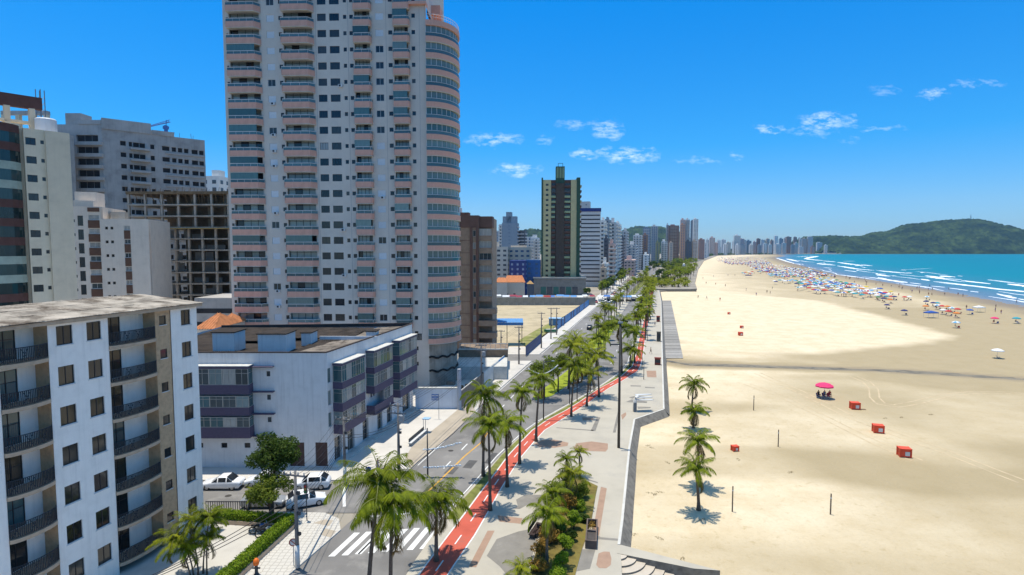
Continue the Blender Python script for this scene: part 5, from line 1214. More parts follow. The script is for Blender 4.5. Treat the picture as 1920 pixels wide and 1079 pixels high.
# 14. blocks lining the avenue beyond the banded tower
row = [('white block with stacked balconies right after the banded tower', 1126, 1133, 1137, 413, 440, 'white', (.1, .9, WC['white'])), ('blue-crowned pale high-rise beyond the banded tower', 1134, 1141, 1146, 411, 475, 'blue', (.1, .8, WC['white'])),
       ('blank pale high-rise wall along the avenue', 1143, 1155, 1157, 417, 500, 'pale', None), ('white high-rise edged with balconies along the avenue', 1155, 1159, 1168, 418, 515, 'white', (.0, 1, WC['white'])),
       ('slim dark slab in front of the blank pale high-rise', 1133, 1140, 1142, 447, 425, 'dark', None), ('pink-banded mid-rise standing before the blank high-rise', 1141, 1152, 1155, 457, 405, 'pink', (.05, .95, WC['white'])),
       ('narrow grey high-rise beyond the balconied one', 1167, 1175, 1179, 433, 600, 'grey', None), ('pale mid-rise with many balconies along the avenue', 1177, 1192, 1198, 459, 640, 'pale', (.1, .9, WC['white'])),
       ('stepped mauve high-rise with penthouse', 1187, 1203, 1212, 441, 720, 'pale', (.1, .9, WC['grey'])), ('brown-flanked high-rise along the avenue', 1205, 1214, 1222, 440, 760, 'brown', None),
       ('hazy tall block behind the brown-flanked high-rise', 1205, 1219, 1224, 427, 1100, 'blue', (.1, .9, WC['pale'])), ('hazy grey tall block with flat top', 1221, 1233, 1239, 424, 1000, 'grey', (.1, .9, WC['blue'])),
       ('olive mid-rise down the avenue', 1229, 1237, 1241, 455, 840, 'olive', None), ('pale blue-grey mid-rise down the avenue', 1240, 1251, 1256, 453, 880, 'pale', (.1, .9, WC['white'])),
       ('tan mid-rise with dark centre strip', 1255, 1262, 1268, 455, 950, 'tan', None), ('broad brown high-rise on the skyline', 1253, 1273, 1278, 423, 1150, 'brown', (.2, .8, WC['tan'])), ('grey edge slab of the broad brown high-rise', 1249, 1254, 1255, 422, 1170, 'grey', None),
       ('terracotta slab high-rise on the skyline', 1276, 1284, 1286.5, 421, 1080, 'orange', None), ('pinkish high-rise behind the terracotta slab', 1276, 1285, 1287, 412, 1250, 'pink', (.1, .9, WC['pale'])), ('pale window-lined high-rise on the skyline', 1286, 1293, 1296, 412, 1260, 'pale', (.1, .9, WC['grey'])),
       ('narrow blue glass high-rise on the skyline', 1295, 1301, 1302, 414, 1350, 'blue', None), ('tallest pale twin slab on the skyline', 1300, 1309, 1314, 411, 1320, 'white', None),
       ('low dark block under the pale twin slabs', 1286, 1296, 1300, 453, 1150, 'dark', None), ('mid-height tan block under the twin slabs', 1299, 1307, 1312, 452, 1240, 'tan', (.1, .9, WC['pale'])), ('mauve block right of the twin slabs', 1311, 1321, 1324, 449, 1450, 'brown', None),
       ('small white shop block beside the banded tower', 1128, 1138, 1142, 494, 378, 'white', None), ('tan low block beside the banded tower', 1126, 1136, 1138, 502, 365, 'tan', None), ('low brick block behind the avenue palms', 1170, 1190, 1200, 488, 560, 'pink', None),
       ('dark mid-rise beside the narrow grey high-rise', 1163, 1169, 1171, 446, 590, 'dark', (.1, .9, WC['grey'])), ('white low-rise among trees down the avenue', 1206, 1216, 1226, 478, 700, 'white', None), ('grey tall slab rising behind pale mid-rises', 1222, 1229, 1231, 440, 1180, 'blue', None)]
for lab, a_, b_, c_, yt, Y_, wc, lg in row: FB(lab, a_, b_, c_, yt, Y_, WC[wc], GP if rng.random() < .7 else GB, rng.uniform(2.8, 3.6), 3.0, 1.7, 1.3, ledge=lg, top=[(.2, .6, rng.uniform(2, 4))], group='high-rises along the avenue')
# 15. far skyline round the bay
def edgeY(px): return np.interp(px, [1310, 1330, 1345, 1400, 1470, 1545], [1330, 1800, 2500, 2850, 3150, 3450])
sky_l = [(1312, 1326, 449), (1324, 1333, 450), (1331, 1345, 446), (1345, 1353, 451), (1353, 1362, 450), (1363, 1373, 455), (1374, 1385, 453), (1376.5, 1390, 442), (1385, 1397, 448), (1393, 1403, 450), (1400, 1412, 452), (1412, 1419, 454), (1419, 1427, 448), (1427, 1434, 450), (1438, 1446, 448),
         (1446, 1453, 451), (1453, 1462, 443), (1462, 1471, 448), (1475, 1488, 444.5), (1488, 1495, 445), (1491, 1499, 456), (1499, 1511, 463), (1499, 1505, 448), (1504, 1515, 448), (1515, 1527.5, 444.5), (1522, 1531, 463), (1532, 1544, 455), (1546, 1553, 460),
         (1340, 1347, 456), (1357, 1366, 458), (1380, 1388, 459), (1390, 1399, 460), (1406, 1415, 459), (1422, 1431, 460), (1432, 1440, 457), (1441, 1449, 459), (1455, 1466, 458), (1467, 1476, 456), (1484, 1492, 460), (1320, 1330, 456), (1433, 1438, 452), (1470, 1476, 447)]
for i, (a_, b_, yt) in enumerate(sky_l):
    yy2 = float(edgeY((a_ + b_) / 2)) + (0 if yt > 455 else rng.uniform(80, 260)); wc = rng.choice(['white', 'pale', 'grey', 'tan', 'cream', 'pink', 'brown', 'blue', 'pale', 'white'])
    c_ = b_ - (b_ - a_) * rng.uniform(.1, .4)
    FB('%s %s %s the hazy skyline round the bay' % ('slim' if b_ - a_ < 9 else 'broad', {'white': 'white', 'pale': 'pale grey', 'grey': 'grey', 'tan': 'tan', 'cream': 'cream', 'pink': 'pinkish', 'brown': 'brown', 'blue': 'blue-grey'}[wc], 'low block before' if yt > 454 else ('tall block rising above' if yt < 445 else 'mid-height block in')), a_, c_, b_, yt, yy2, WC[wc], GP if rng.random() < .7 else GB, rng.uniform(4, 6), 4.2, 2.6, 1.9, rz=-16, ledge=(.15, .85, WC[rng.choice(['pale', 'white', 'grey'])]) if rng.random() < .45 else None, top=[(.2, .6, rng.uniform(3, 7))], group='skyline round the bay', proud=.15)

# 16. hills
M_forest = bpy.data.materials.new('forest'); M_forest.use_nodes = True; t = NT(M_forest.node_tree); b = t.n['Principled BSDF']
ge = t.new('ShaderNodeNewGeometry'); n1 = t.noise(ge.outputs['Position'], .03, 6, .75); n2 = t.noise(t.mapping(ge.outputs['Position'], scale=(1, 1, 2.5)), .007, 4, .6)
t.link(t.mix(t.ramp(n2, [(.4, (0, 0, 0)), (.6, (1, 1, 1))]), t.ramp(n1, [(.40, (.004, .012, .007)), (.60, (.022, .042, .014))]), t.ramp(n1, [(.40, (.012, .026, .010)), (.60, (.060, .095, .026))])), b.inputs['Base Color']); b.inputs['Roughness'].default_value = .95; b.inputs['Specular IOR Level'].default_value = .1
def hill(name, ridge, Y0, depth, nx=260, ny=60, bump=17, tail=True):
    """ridge: photo points of the skyline, whose height is set at depth Y0+depth*.45"""
    Yr = Y0 + depth * .45; xs = [at(px, py, Yr).x for px, py in ridge]; zs = [at(px, py, Yr).z for px, py in ridge]
    X_ = np.linspace(xs[0], xs[-1], nx); Zr = np.interp(X_, xs, zs); r_ = np.random.RandomState(5)
    V = []; tt = np.linspace(0, 1, ny)
    prof = np.where(tt < .45, np.sin(np.clip(tt / .45, 0, 1) * np.pi / 2) ** .8, np.cos(np.clip((tt - .45) / .55, 0, 1) * np.pi / 2) ** .8)
    XX, TT_ = np.meshgrid(X_, tt); P_ = prof[:, None] * np.ones(nx); ZZ = P_ * Zr[None, :] + (r_.rand(ny, nx) - .4) * bump * np.minimum(1, P_ * 3) + (soft_noise(XX, TT_ * depth, .012) * 16 - 34 * np.abs(soft_noise(XX * 1.0 + TT_ * 120, XX * .2, .007))) * P_ * (1 - .6 * np.exp(-((TT_ - .45) / .12) ** 2)) - 1.5
    YY = Y0 + TT_ * depth + soft_noise(XX, 0 * XX, .006) * 20
    Vv = np.stack([XX + (r_.rand(ny, nx) - .5) * 5, YY, ZZ], -1).reshape(-1, 3); I = np.arange(nx * ny).reshape(ny, nx)
    Q = np.stack([I[:-1, :-1], I[:-1, 1:], I[1:, 1:], I[1:, :-1]], -1).reshape(-1, 4)
    return struct(inst(name, mesh_np(name, Vv, Q, M_forest)))
hill('hill', [(1500, 470), (1522, 444), (1545, 442.5), (1580, 444), (1615, 444.5), (1640, 441), (1680, 431), (1720, 421), (1760, 415.5), (1800, 413), (1830, 413.5), (1860, 418), (1890, 424), (1920, 429), (1990, 437), (2100, 442), (2300, 455), (2500, 470)], 3360, 1100, nx=420, ny=80)
hill('hill', [(1150, 470), (1172, 432), (1195, 423), (1215, 423), (1240, 428), (1262, 436), (1300, 455), (1330, 466)], 3300, 1500, 120, 40)
hill('hill', [(880, 466), (930, 440), (965, 431), (990, 428), (1013, 433), (1050, 440), (1110, 456), (1150, 466)], 3000, 1200, 120, 40)
p = at(1820, 413, 3860); an = MB(); 
for k in range(4): an.tube([((-1 if k % 2 else 1) * 3, (-1 if k > 1 else 1) * 3, -6), (0, 0, 38)], .8, 4)
for z_ in (6, 14, 22): an.tube([(-2.4 + z_ * .06, 0, z_), (2.4 - z_ * .06, 0, z_)], .5, 4)
tag(an.build('radio_mast', pm('mast_grey', (.3, .3, .32), .7, .1, 1), None, (p.x, p.y, p.z)), 'thin radio mast on top of the wooded hill', 'mast')
# ================================================================== VEGETATION
M_frond = leafmat('palm_frond', (.05, .09, .004), (.27, .31, .012), .18, 2.2)
M_frondy = leafmat('yellow_palm_frond', (.10, .13, .005), (.33, .34, .015), .15, 2.2)
M_frond_d = leafmat('dry_frond', (.13, .085, .03), (.24, .17, .06), .1, 1.5, .15)
M_rach = pm('frond_stem', (.20, .21, .06), .7, .15, 2)
M_trunk = pm('palm_trunk', (.135, .105, .080), .95, .25, 5, .5, 14, rnd=.15)
M_bark = pm('bark', (.085, .065, .05), .95, .3, 4, .6, 10)
def palm_mesh(seed, nf=19, L=2.6, nl=30, droop=1.35, wl=.032, lmax=.78, dry=2, mats=None):
    r_ = np.random.RandomState(seed); V = []; Q = []; MI = []
    for i in range(nf):
        phi = i * 2.39996 + r_.uniform(-.25, .25); fr_ = i / (nf - 1)
        e0 = math.radians(84 - 88 * fr_ ** 1.1 + r_.uniform(-8, 8)); Lf = L * (.72 + .28 * min(1, fr_ * 2)) * r_.uniform(.88, 1.1); dr_ = droop * r_.uniform(.8, 1.2) * (.75 + .3 * math.cos(e0))
        mi = 1 if i >= nf - dry else 0
        if mi: e0 -= .7
        ns = 9; P = [np.zeros(3)]; tw = r_.uniform(-.25, .25); D = []
        for s in range(ns):
            el = e0 - dr_ * ((s + .5) / ns) ** 1.35; az = phi + tw * (s / ns) ** 2
            d = np.array([math.cos(az) * math.cos(el), math.sin(az) * math.cos(el), math.sin(el)]); D.append(d); P.append(P[-1] + d * Lf / ns)
        P = np.array(P); D.append(D[-1])
        # stem: 3-sided
        base = len(V); 
        for s in range(ns + 1):
            side = np.cross(D[s], [0, 0, 1]); side /= np.linalg.norm(side) + 1e-6; up = np.cross(side, D[s]); w_ = .045 * (1 - s / ns) + .008
            V += [P[s] + side * w_, P[s] - side * w_, P[s] - up * w_]
        for s in range(ns):
            for a, b_ in ((0, 1), (1, 2), (2, 0)): Q.append([base + s * 3 + a, base + s * 3 + b_, base + s * 3 + 3 + b_, base + s * 3 + 3 + a]); MI.append(2)
        for j in range(nl):
            s = .10 + .90 * (j + .5) / nl; k = min(ns - 1, int(s * ns)); fpos = s * ns - k; p = P[k] * (1 - fpos) + P[k + 1] * fpos; d = D[k]
            side = np.cross(d, [0, 0, 1]); side /= np.linalg.norm(side) + 1e-6
            ll = lmax * (math.sin(math.pi * min(1, s * .78 + .16)) ** .7) * r_.uniform(.85, 1.12)
            for sg in (1, -1):
                dirv_ = side * sg * .78 + d * (.45 + .35 * s); dirv_ = dirv_ + np.array([0, 0, -1]) * r_.uniform(.35, .85 + .4 * mi); dirv_ /= np.linalg.norm(dirv_)
                mid = p + dirv_ * ll * .45; tip = p + dirv_ * ll + np.array([0, 0, -.22 * ll]); wv = np.cross(dirv_, side * .3 + np.array([0, 0, 1.0])); wv /= np.linalg.norm(wv) + 1e-6; wv *= wl * (1.15 - .4 * s)
                b0 = len(V); V += [p, mid + wv, tip, mid - wv]; Q.append([b0, b0 + 1, b0 + 2, b0 + 3]); MI.append(mi)
    return mesh_np('crown', np.array(V), np.array(Q), mats or [M_frond, M_frond_d, M_rach], MI)
CROWN = [palm_mesh(s, 18 + s % 4, 2.9, 46, 1.5 + .16 * (s % 3), dry=1 + s % 3) for s in range(6)]
CROWN_Y = [palm_mesh(20 + s, 18, 2.9, 40, 1.45, mats=[M_frondy, M_frond_d, M_rach], dry=2) for s in range(3)]
CROWN_F = [palm_mesh(40 + s, 13, 2.6, 11, 1.3, .12, .7, 1) for s in range(3)]
CROWN_FY = [palm_mesh(50 + s, 13, 2.6, 11, 1.2, .12, .7, 1, mats=[M_frondy, M_frond_d, M_rach]) for s in range(2)]
def trunk_mesh(h, r0=.17, r1=.10, lean=(0, 0), n=8, seg=10, flare=True):
    mb = MB(); pts = []; rr = []
    for i in range(seg + 1):
        s = i / seg; pts.append((lean[0] * s ** 1.6, lean[1] * s ** 1.6, h * s - (.15 if i == 0 else 0))); rr.append((r0 + (r1 - r0) * s) * (1.0 + (.55 * max(0, 1 - s * 7) if flare else 0)) * (1 + .05 * (i % 2)))
    mb.tube(pts, rr, n); return mb.mesh('trunk', M_trunk, True)
def palm(label, bx, by, bz, h, r_m, var=None, yellow=False, far=False, group=None, thin=1.0, name='palm_tree', me_tr=None):
    o = thing(name, label, 'palm tree', (bx, by, bz), rng.uniform(0, 6.28), group)
    ln = (rng.uniform(-.8, .8), rng.uniform(-.6, .6)) if not far else (0, 0)
    inst('trunk', me_tr or trunk_mesh(h, .17 * thin, .10 * thin, ln, 6 if far else 8, 4 if far else 10), o)
    src = (CROWN_FY if yellow else CROWN_F) if far else (CROWN_Y if yellow else CROWN)
    c = inst('crown', src[rng.randrange(len(src))], o, (ln[0], ln[1], h - .05), rng.uniform(0, 6.28)); s = r_m / 2.35 * rng.uniform(.9, 1.1); c.scale = (s, s, s * rng.uniform(.92, 1.08)); return o
def palm_px(label, px, py, cy, rpx, z0=.12, **k):
    g_ = G(px, py, z0); z1 = at(px, cy, g_[1]).z; return palm(label, g_[0], g_[1], z0, z1 - z0, rpx * g_[1] / F, **k)
GA = 'coconut palms along the avenue'
palm('tall coconut palm at the zebra crossing, leftmost of the street palms', -10.2, 38.6, .12, 9.7, 3.0, group=GA)
palm('full-crowned coconut palm in front of the zebra crossing, nearest the camera', -8.3, 37.2, .12, 8.7, 3.0, group=GA)
palm_px('coconut palm where the cycle lane meets the zebra crossing', 818, 1052, 940, 62, group=GA)
palm_px('tall coconut palm by the cycle lane casting a star shadow beside the brown slab', 919, 957, 800, 46, group=GA)
palm_px('coconut palm on the grass verge nearest the yellow centre line', 906, 893, 742, 42, group=GA)
palm_px('coconut palm on the promenade edge above the dark paving blob', 951, 913, 797, 40, group=GA)
palm_px('coconut palm on the promenade edge short of the brown ovals', 974, 870, 735, 36, group=GA)
palm_px('slim palm beside the left brown oval', 1005, 828, 712, 32, group=GA)
palm_px('tall palm beside the L-shaped dark paving line', 1071, 781, 684, 34, group=GA)
palm_px('short palm on the bend of the cycle lane', 1100, 762, 700, 26, yellow=True, group=GA)
palm_px('tall slim palm past the bend of the cycle lane', 1123, 745, 668, 32, yellow=True, group=GA)
palm_px('bushy palm on the first median island', 1066, 728, 650, 32, yellow=True, group=GA)
palm_px('taller palm on the first median island', 1084, 718, 640, 32, yellow=True, group=GA)
palm_px('low palm where the cycle lane straightens', 1181, 688, 655, 26, group=GA)
palm_px('palm just behind the low palm where the cycle lane straightens', 1190, 680, 622, 24, group=GA)
palm_px('dark palm standing right behind the tall floodlight post', 1166, 700, 609, 30, group=GA)
palm_px('slender palm at the far tip of the first median island', 1118, 690, 634, 26, group=GA)
palm_px('slender palm on the near tip of the second median island', 1133, 668, 613, 24, group=GA)
palm_px('leaning palm in the middle of the first median island', 1098, 705, 660, 26, group=GA)
GB_ = 'coconut palms on the beach'
palm_px('nearest coconut palm on the sand, front of the row of four', 1310, 957, 872, 38, BEACH_Z, group=GB_)
palm_px('second coconut palm of the beach row, counting from the camera', 1311, 913, 826, 36, BEACH_Z, group=GB_)
palm_px('third coconut palm of the beach row, counting from the camera', 1300, 803, 768, 29, BEACH_Z, group=GB_)
palm_px('farthest coconut palm of the beach row', 1297, 772, 722, 27, BEACH_Z, group=GB_)
# double row down the avenue, then a looser belt
TRF = [trunk_mesh(h, .16, .11, (0, 0), 5, 3, False) for h in (5, 6, 7, 8)]
def farpalm(x, y, h=None, yellow=False, lab='palm in the double row down the avenue', group='palms down the avenue', z=.1, r=None):
    i = rng.randrange(4); hh = (5, 6, 7, 8)[i]; palm(lab, x, y, z, hh, r or rng.uniform(1.9, 2.6), yellow=yellow, far=y > 190, group=group, me_tr=TRF[i])
y = 158.0
while y < 385:
    farpalm(at_y(bl, y) - 1.2 + rng.uniform(-.4, .4), y, yellow=rng.random() < .45); farpalm(max(at_y(br, y), at_y(bl, y) + 1.6) + 1.0 + rng.uniform(-.4, .4), y + 4, yellow=rng.random() < .6); y += 9.5
y = 156.0
while y < 620:
    farpalm(midx(y, .54) + rng.uniform(-.8, .8), y, lab='palm on the median down the avenue', group='palms on the median', yellow=rng.random() < .25); y += 11 if y < 300 else 15
y = 300.0
while y < 640:
    farpalm(at_y(LC, y) - 1.6, y, lab='palm on the inland pavement down the avenue', group='palms on the inland pavement'); y += 22
WF = [W_mid[-1]] + W_far
for i in range(160):
    y = 445 + (rng.random() ** 1.2) * 720; x0 = at_y(RE, y) + 1; x1 = np.interp(y, [385, 445, 640, 1190], [124, 143, 210, 388]) - 2; x = x0 + (x1 - x0) * rng.random() ** .65
    farpalm(x, y, lab='palm in the belt of trees behind the far beach', group='palms behind the far beach', yellow=rng.random() < .15, r=rng.uniform(2.4, 3.6))
for i in range(64):
    y = rng.uniform(390, 470); x = rng.uniform(98, 121 + (y - 385) * .30)
    palm('low yellow-green palm in the thicket by the beach groyne', x, y, -.2, rng.uniform(1.6, 3.2), rng.uniform(2.4, 3.2), yellow=True, far=True, group='low palms by the groyne')
# leaf clouds ---------------------------------------------------------------
def leaf_cloud(name, blobs, n, size, mats, seed=0, flat=.0, mi=None, shell=.55):
    """many small leaf faces spread through a set of ellipsoids (cx,cy,cz,rx,ry,rz)"""
    r_ = np.random.RandomState(seed); B = np.array(blobs, float); vol = (B[:, 3] * B[:, 4] * B[:, 5]) ** (2 / 3); idx = r_.choice(len(B), n, p=vol / vol.sum())
    d = r_.normal(size=(n, 3)); d /= np.linalg.norm(d, axis=1)[:, None]; rad = shell + (1 - shell) * r_.rand(n) ** .6; rad *= r_.uniform(.85, 1.15, n)
    C = B[idx, :3] + d * rad[:, None] * B[idx, 3:6]
    nrm = d * .8 + r_.normal(size=(n, 3)) * .7 + np.array([0, 0, .5]); nrm /= np.linalg.norm(nrm, axis=1)[:, None]
    t1 = np.cross(nrm, r_.normal(size=(n, 3))); t1 /= np.linalg.norm(t1, axis=1)[:, None] + 1e-9; t2 = np.cross(nrm, t1); s = size * r_.uniform(.6, 1.3, n)[:, None]
    V = np.stack([C - t1 * s, C + t2 * s * .45 - nrm * s * .1, C + t1 * s, C - t2 * s * .45 - nrm * s * .1], 1).reshape(-1, 3); Q = np.arange(n * 4).reshape(n, 4)
    return mesh_np(name, V, Q, mats)
M_leafd = leafmat('dark_leaf', (.03, .06, .010), (.085, .13, .02), .1, .8)
M_leafm = leafmat('mid_leaf', (.085, .12, .014), (.18, .22, .025), .1, .8)
M_leafb = leafmat('bright_leaf', (.15, .23, .014), (.29, .38, .03), .1, 1.0)
M_leafo = leafmat('russet_leaf', (.18, .10, .02), (.36, .22, .04), .1, 1.0, .2)
def tree(label, bx, by, bz, blobs, n, size, mat, th, group=None, seed=1, r0=.2):
    o = thing('tree', label, 'tree', (bx, by, bz), 0, group); mb = MB()
    mb.tube([(0, 0, -.2), (.08, .03, th * .5), (.03, .05, th)], [r0 * 1.3, r0, r0 * .8], 8)
    tr = mb.build('trunk', M_bark, o, smooth=True)
    for i, b_ in enumerate(blobs[:6]): lm = MB(); lm.tube([(.03, .05, th * .85), (b_[0] * .5, b_[1] * .5, th + (b_[2] - th) * .45), (b_[0] * .9, b_[1] * .9, b_[2])], [r0 * .55, r0 * .35, r0 * .12], 6); lm.build('limb', M_bark, tr, smooth=True)
    inst('crown', leaf_cloud('crown', blobs, n, size, mat, seed), o); return o
def rblobs(c, r, n, s, seed):
    q = random.Random(seed); out_ = []
    for i in range(n):
        a = q.uniform(0, 6.28); e = q.uniform(-.7, 1.2); k = q.uniform(.35, .85); out_.append((c[0] + math.cos(a) * math.cos(e) * r[0] * k, c[1] + math.sin(a) * math.cos(e) * r[1] * k, c[2] + math.sin(e) * r[2] * k, s * q.uniform(.7, 1.2), s * q.uniform(.7, 1.2), s * q.uniform(.6, 1.0)))
    return out_
g_ = G(509, 968)
tree('dense dark green street tree standing before the corner block', g_[0], g_[1], .12, rblobs((.25, 0, 6.3), (2.5, 2.4, 2.2), 20, .95, 4), 7000, .15, M_leafd, 3.6, seed=3)
g_ = G(500, 985)
tree('lighter green street tree below the dark one, by the hedge corner', g_[0] + .3, g_[1], .12, rblobs((.2, 0, 3.6), (2.2, 1.8, 1.3), 14, .75, 6), 4200, .13, M_leafm, 2.0, seed=5, r0=.14)
for i, (px, py, cy, rr, lab) in enumerate([(1020, 748, 690, 34, 'leafy tree on the near end of the first median island'), (1046, 735, 684, 26, 'small tree between the palms of the first median island'), (1140, 638, 612, 15, 'leafy tree on the second median island')]):
    g_ = G(px, py); zc = at(px, cy, g_[1]).z; r_ = rr * g_[1] / F; tree(lab, g_[0], g_[1], .12, rblobs((0, 0, zc), (r_ * .8, r_ * .8, r_ * .7), 14, r_ * .42, 10 + i), 2600, .2, M_leafm, zc * .6, 'trees on the median', 20 + i, .13)
far_leaf = [leaf_cloud('crown', rblobs((0, 0, 5), (2.6, 2.6, 2.0), 10, 1.2, 60 + i), 420, .5, M_leafd if i % 2 else M_leafm, 70 + i) for i in range(4)]
mb = MB(); mb.tube([(0, 0, -.2), (0, 0, 4.5)], [.25, .15], 6); tkm = mb.mesh('trunk', M_bark)
for i in range(90):
    if i < 30: y = 300 + i * 11 + rng.uniform(-4, 4); x = at_y(LC, y) - rng.uniform(2, 12)
    else: y = 420 + rng.random() ** 1.2 * 900; x0 = at_y(RE, y) - 14; x1 = np.interp(y, [385, 400, 700, 1300], [118, 120, 208, 400]); x = rng.uniform(x0, x1)
    o = thing('tree', 'leafy tree in the greenery along the far avenue', 'tree', (x, y, 0), rng.uniform(0, 6), 'trees along the far avenue'); inst('trunk', tkm, o); c = inst('crown', far_leaf[rng.randrange(4)], o); s = rng.uniform(.8, 1.4); c.scale = (s, s, s)
# furthest belt reads as one mass
r_ = np.random.RandomState(8); bl_ = []
for i in range(420):
    y = 900 + r_.rand() ** .9 * 2100; x1 = np.interp(y, [900, 1300, 2500, 2830, 3400], [275, 405, 900, 1140, 1960]) - 12; x = x1 - r_.rand() ** 2 * 60; s = r_.uniform(4, 7); bl_.append((x, y, s * .7, s, s, s * .8))
o = inst('far_tree_belt', leaf_cloud('far_tree_belt', bl_, 26000, 1.3, M_leafd, 9), kind='stuff'); tag(o, 'distant belt of trees between the far beach and the skyline', 'trees')
for (px, py, cy, rr, lab) in [(935, 533, 517, 13, 'round palm before the cream mid-rise'), (990, 533, 512, 10, 'dark palm between the tiled houses and the olive tower'), (950, 536, 527, 8, 'dark bush before the long red roof')]:
    palm_px(lab, px, py, cy, rr, .1, far=True)
# slim clustered palms by the white block
for i, (px, py, cx, cy, rr, lab) in enumerate([(357, 1085, 330, 1012, 36, 'slender garden palm nearest the white block'), (363, 1082, 350, 1028, 34, 'low leaning garden palm in the white block courtyard'), (372, 1080, 356, 975, 30, 'slender garden palm with the leftmost high crown'), (381, 1076, 393, 972, 34, 'tallest slender garden palm of the courtyard cluster'), (388, 1078, 388, 1010, 30, 'rightmost low garden palm of the courtyard cluster')]):
    g_ = G(px, py); zc = at(cx, cy, g_[1]); h = zc.z - .12; o = thing('garden_palm', lab, 'palm tree', (g_[0], g_[1], .12), 0, 'garden palms'); lx = zc.x - g_[0]
    inst('trunk', trunk_mesh(h, .06, .045, (lx, 0)), o); c = inst('crown', CROWN_Y[i % 3] if i % 2 == 0 else CROWN[i % 5], o, (lx, 0, h - .03), i * 1.3); s = rr * g_[1] / F / 2.1; c.scale = (s, s, s)
o = palm_px('drooping palm beside the courtyard fence', 462, 972, 925, 22, .12, yellow=True, thin=.6)
# promenade planting bed: each shrub on its own
def shrub(label, cx, cy, wpx, hpx, mat, seed, group='shrubs in the planting bed', n=1700, size=.10, name='shrub'):
    px, py = 800 + cx / 3.4286, 800 + (cy + hpx * .5) / 3.4286; g_ = G(px, py, .2); k = g_[1] / F / 3.4286; w_ = wpx * k * .72; h_ = hpx * k * .95
    o = thing(name, label, 'shrub', (g_[0], g_[1], .19), 0, group)
    st_b = MB()
    for q in range(4): st_b.tube([(0, 0, 0), (w_ * .4 * math.cos(q * 1.6), w_ * .4 * math.sin(q * 1.6), h_ * .6)], .03, 5)
    st_b.build('stems', M_bark, o, kind='stuff'); inst('foliage', leaf_cloud('foliage', rblobs((0, 0, h_ * .55), (w_ * .7, w_ * .7, h_ * .45), 8, w_ * .5, seed), n, size, mat, seed), o)
SH = [(885, 745, 90, 130, M_leafb, 'bright green shrub in the middle of the planting bed'), (868, 855, 90, 110, M_leafb, 'bright green shrub below the middle one in the planting bed'), (850, 945, 100, 90, M_leafb, 'bright green shrub at the near end of the planting bed'),
      (945, 600, 80, 120, M_leafb, 'bright green shrub on the sea side of the planting bed'), (985, 505, 70, 80, M_leafb, 'bright green shrub beside the grassy edge of the bed'), (1010, 585, 60, 50, M_leafd, 'small dark shrub at the grassy edge of the bed'),
      (840, 395, 120, 120, M_leafm, 'green shrub on the street side, upper part of the bed'), (900, 330, 130, 130, M_leafm, 'large green shrub near the far end of the bed'), (1000, 400, 80, 110, M_leafm, 'green shrub at the far right corner of the bed'), (905, 490, 110, 110, M_leafo, 'russet shrub in the upper middle of the bed'),
      (960, 440, 80, 80, M_leafm, 'green shrub behind the russet one'), (830, 590, 100, 90, M_leafo, 'russet shrub behind the bed palm'), (800, 700, 130, 110, M_leafo, 'wide russet shrub under the bed palm'), (735, 790, 110, 100, M_leafo, 'russet shrub near the bench'), (720, 890, 110, 90, M_leafo, 'russet shrub at the near left of the bed'),
      (850, 640, 90, 90, M_leafm, 'green shrub beside the bed palm'), (940, 690, 70, 70, M_leafd, 'dark shrub under the bright sea-side one'), (800, 480, 90, 90, M_leafm, 'green shrub at the street edge of the bed')]
for i, (cx, cy, w_, h_, m_, lab) in enumerate(SH): shrub(lab, cx, cy, w_, h_, m_, 100 + i)
GBP = 'small palms in the planting bed'
def bp8(lab, bx, by, cx, cy, r, **k): return palm_px(lab, 800 + bx / 3.4286, 800 + by / 3.4286, 800 + cy / 3.4286, r / 3.4286, .2, group=GBP, thin=.8, **k)
bp8('small palm with a clear trunk at the street side of the bed', 772, 900, 770, 560, 150); bp8('small palm in the middle of the planting bed', 810, 690, 800, 420, 120); bp8('arching palm near the far end of the bed', 905, 500, 920, 300, 115, yellow=True)
bp8('upright palm at the far tip of the bed', 985, 330, 965, 175, 60, yellow=True); bp8('leafy palm behind the arching one', 920, 420, 925, 215, 85); bp8('low palm tuft at the near end of the bed', 590, 1010, 590, 945, 110, yellow=True)
# tuft palms at the bottom edge by the road
# hedge round the courtyard: two straight runs
def hedge(label, A, B, wd, ht, seed, n):
    L_ = math.dist(A, B); a = math.atan2(B[1] - A[1], B[0] - A[0]); o = thing('hedge', label, 'hedge', (A[0], A[1], .5), a, 'courtyard hedge'); r_ = np.random.RandomState(seed)
    P = r_.rand(n, 3) * [L_, wd, ht]; f_ = r_.randint(0, 4, n); P[f_ == 0, 2] = ht; P[f_ == 1, 1] = 0; P[f_ == 2, 1] = wd; P += r_.normal(size=P.shape) * .05
    t1 = r_.normal(size=(n, 3)); t1 /= np.linalg.norm(t1, axis=1)[:, None]; t2 = np.cross(t1, r_.normal(size=(n, 3))); t2 /= np.linalg.norm(t2, axis=1)[:, None]; s = .085
    V = np.stack([P - t1 * s, P + t2 * s * .6, P + t1 * s, P - t2 * s * .6], 1).reshape(-1, 3); inst('foliage', mesh_np('foliage', V, np.arange(n * 4).reshape(n, 4), M_leafb), o)
    mb = MB(); mb.box(.05, L_ - .05, .06, wd - .06, -.1, ht - .08); mb.build('stems', pm('hedge_core', (.03, .05, .012), .95, .3, 3), o)
    mb = MB(); mb.box(-.1, L_ + .1, -.15, wd + .15, -.45, -.0); mb.build('planter', M_slab, o)
H1, H2, H3 = G(420, 1110), G(556, 985), G(405, 976)
hedge('clipped green hedge along the street pavement of the courtyard', H1, H2, .8, .75, 1, 7000); hedge('clipped green hedge along the cross street side of the courtyard', (H2[0] - 1.0, H2[1] + .3), (H3[0], H3[1] + .3), .8, .6, 2, 5000)
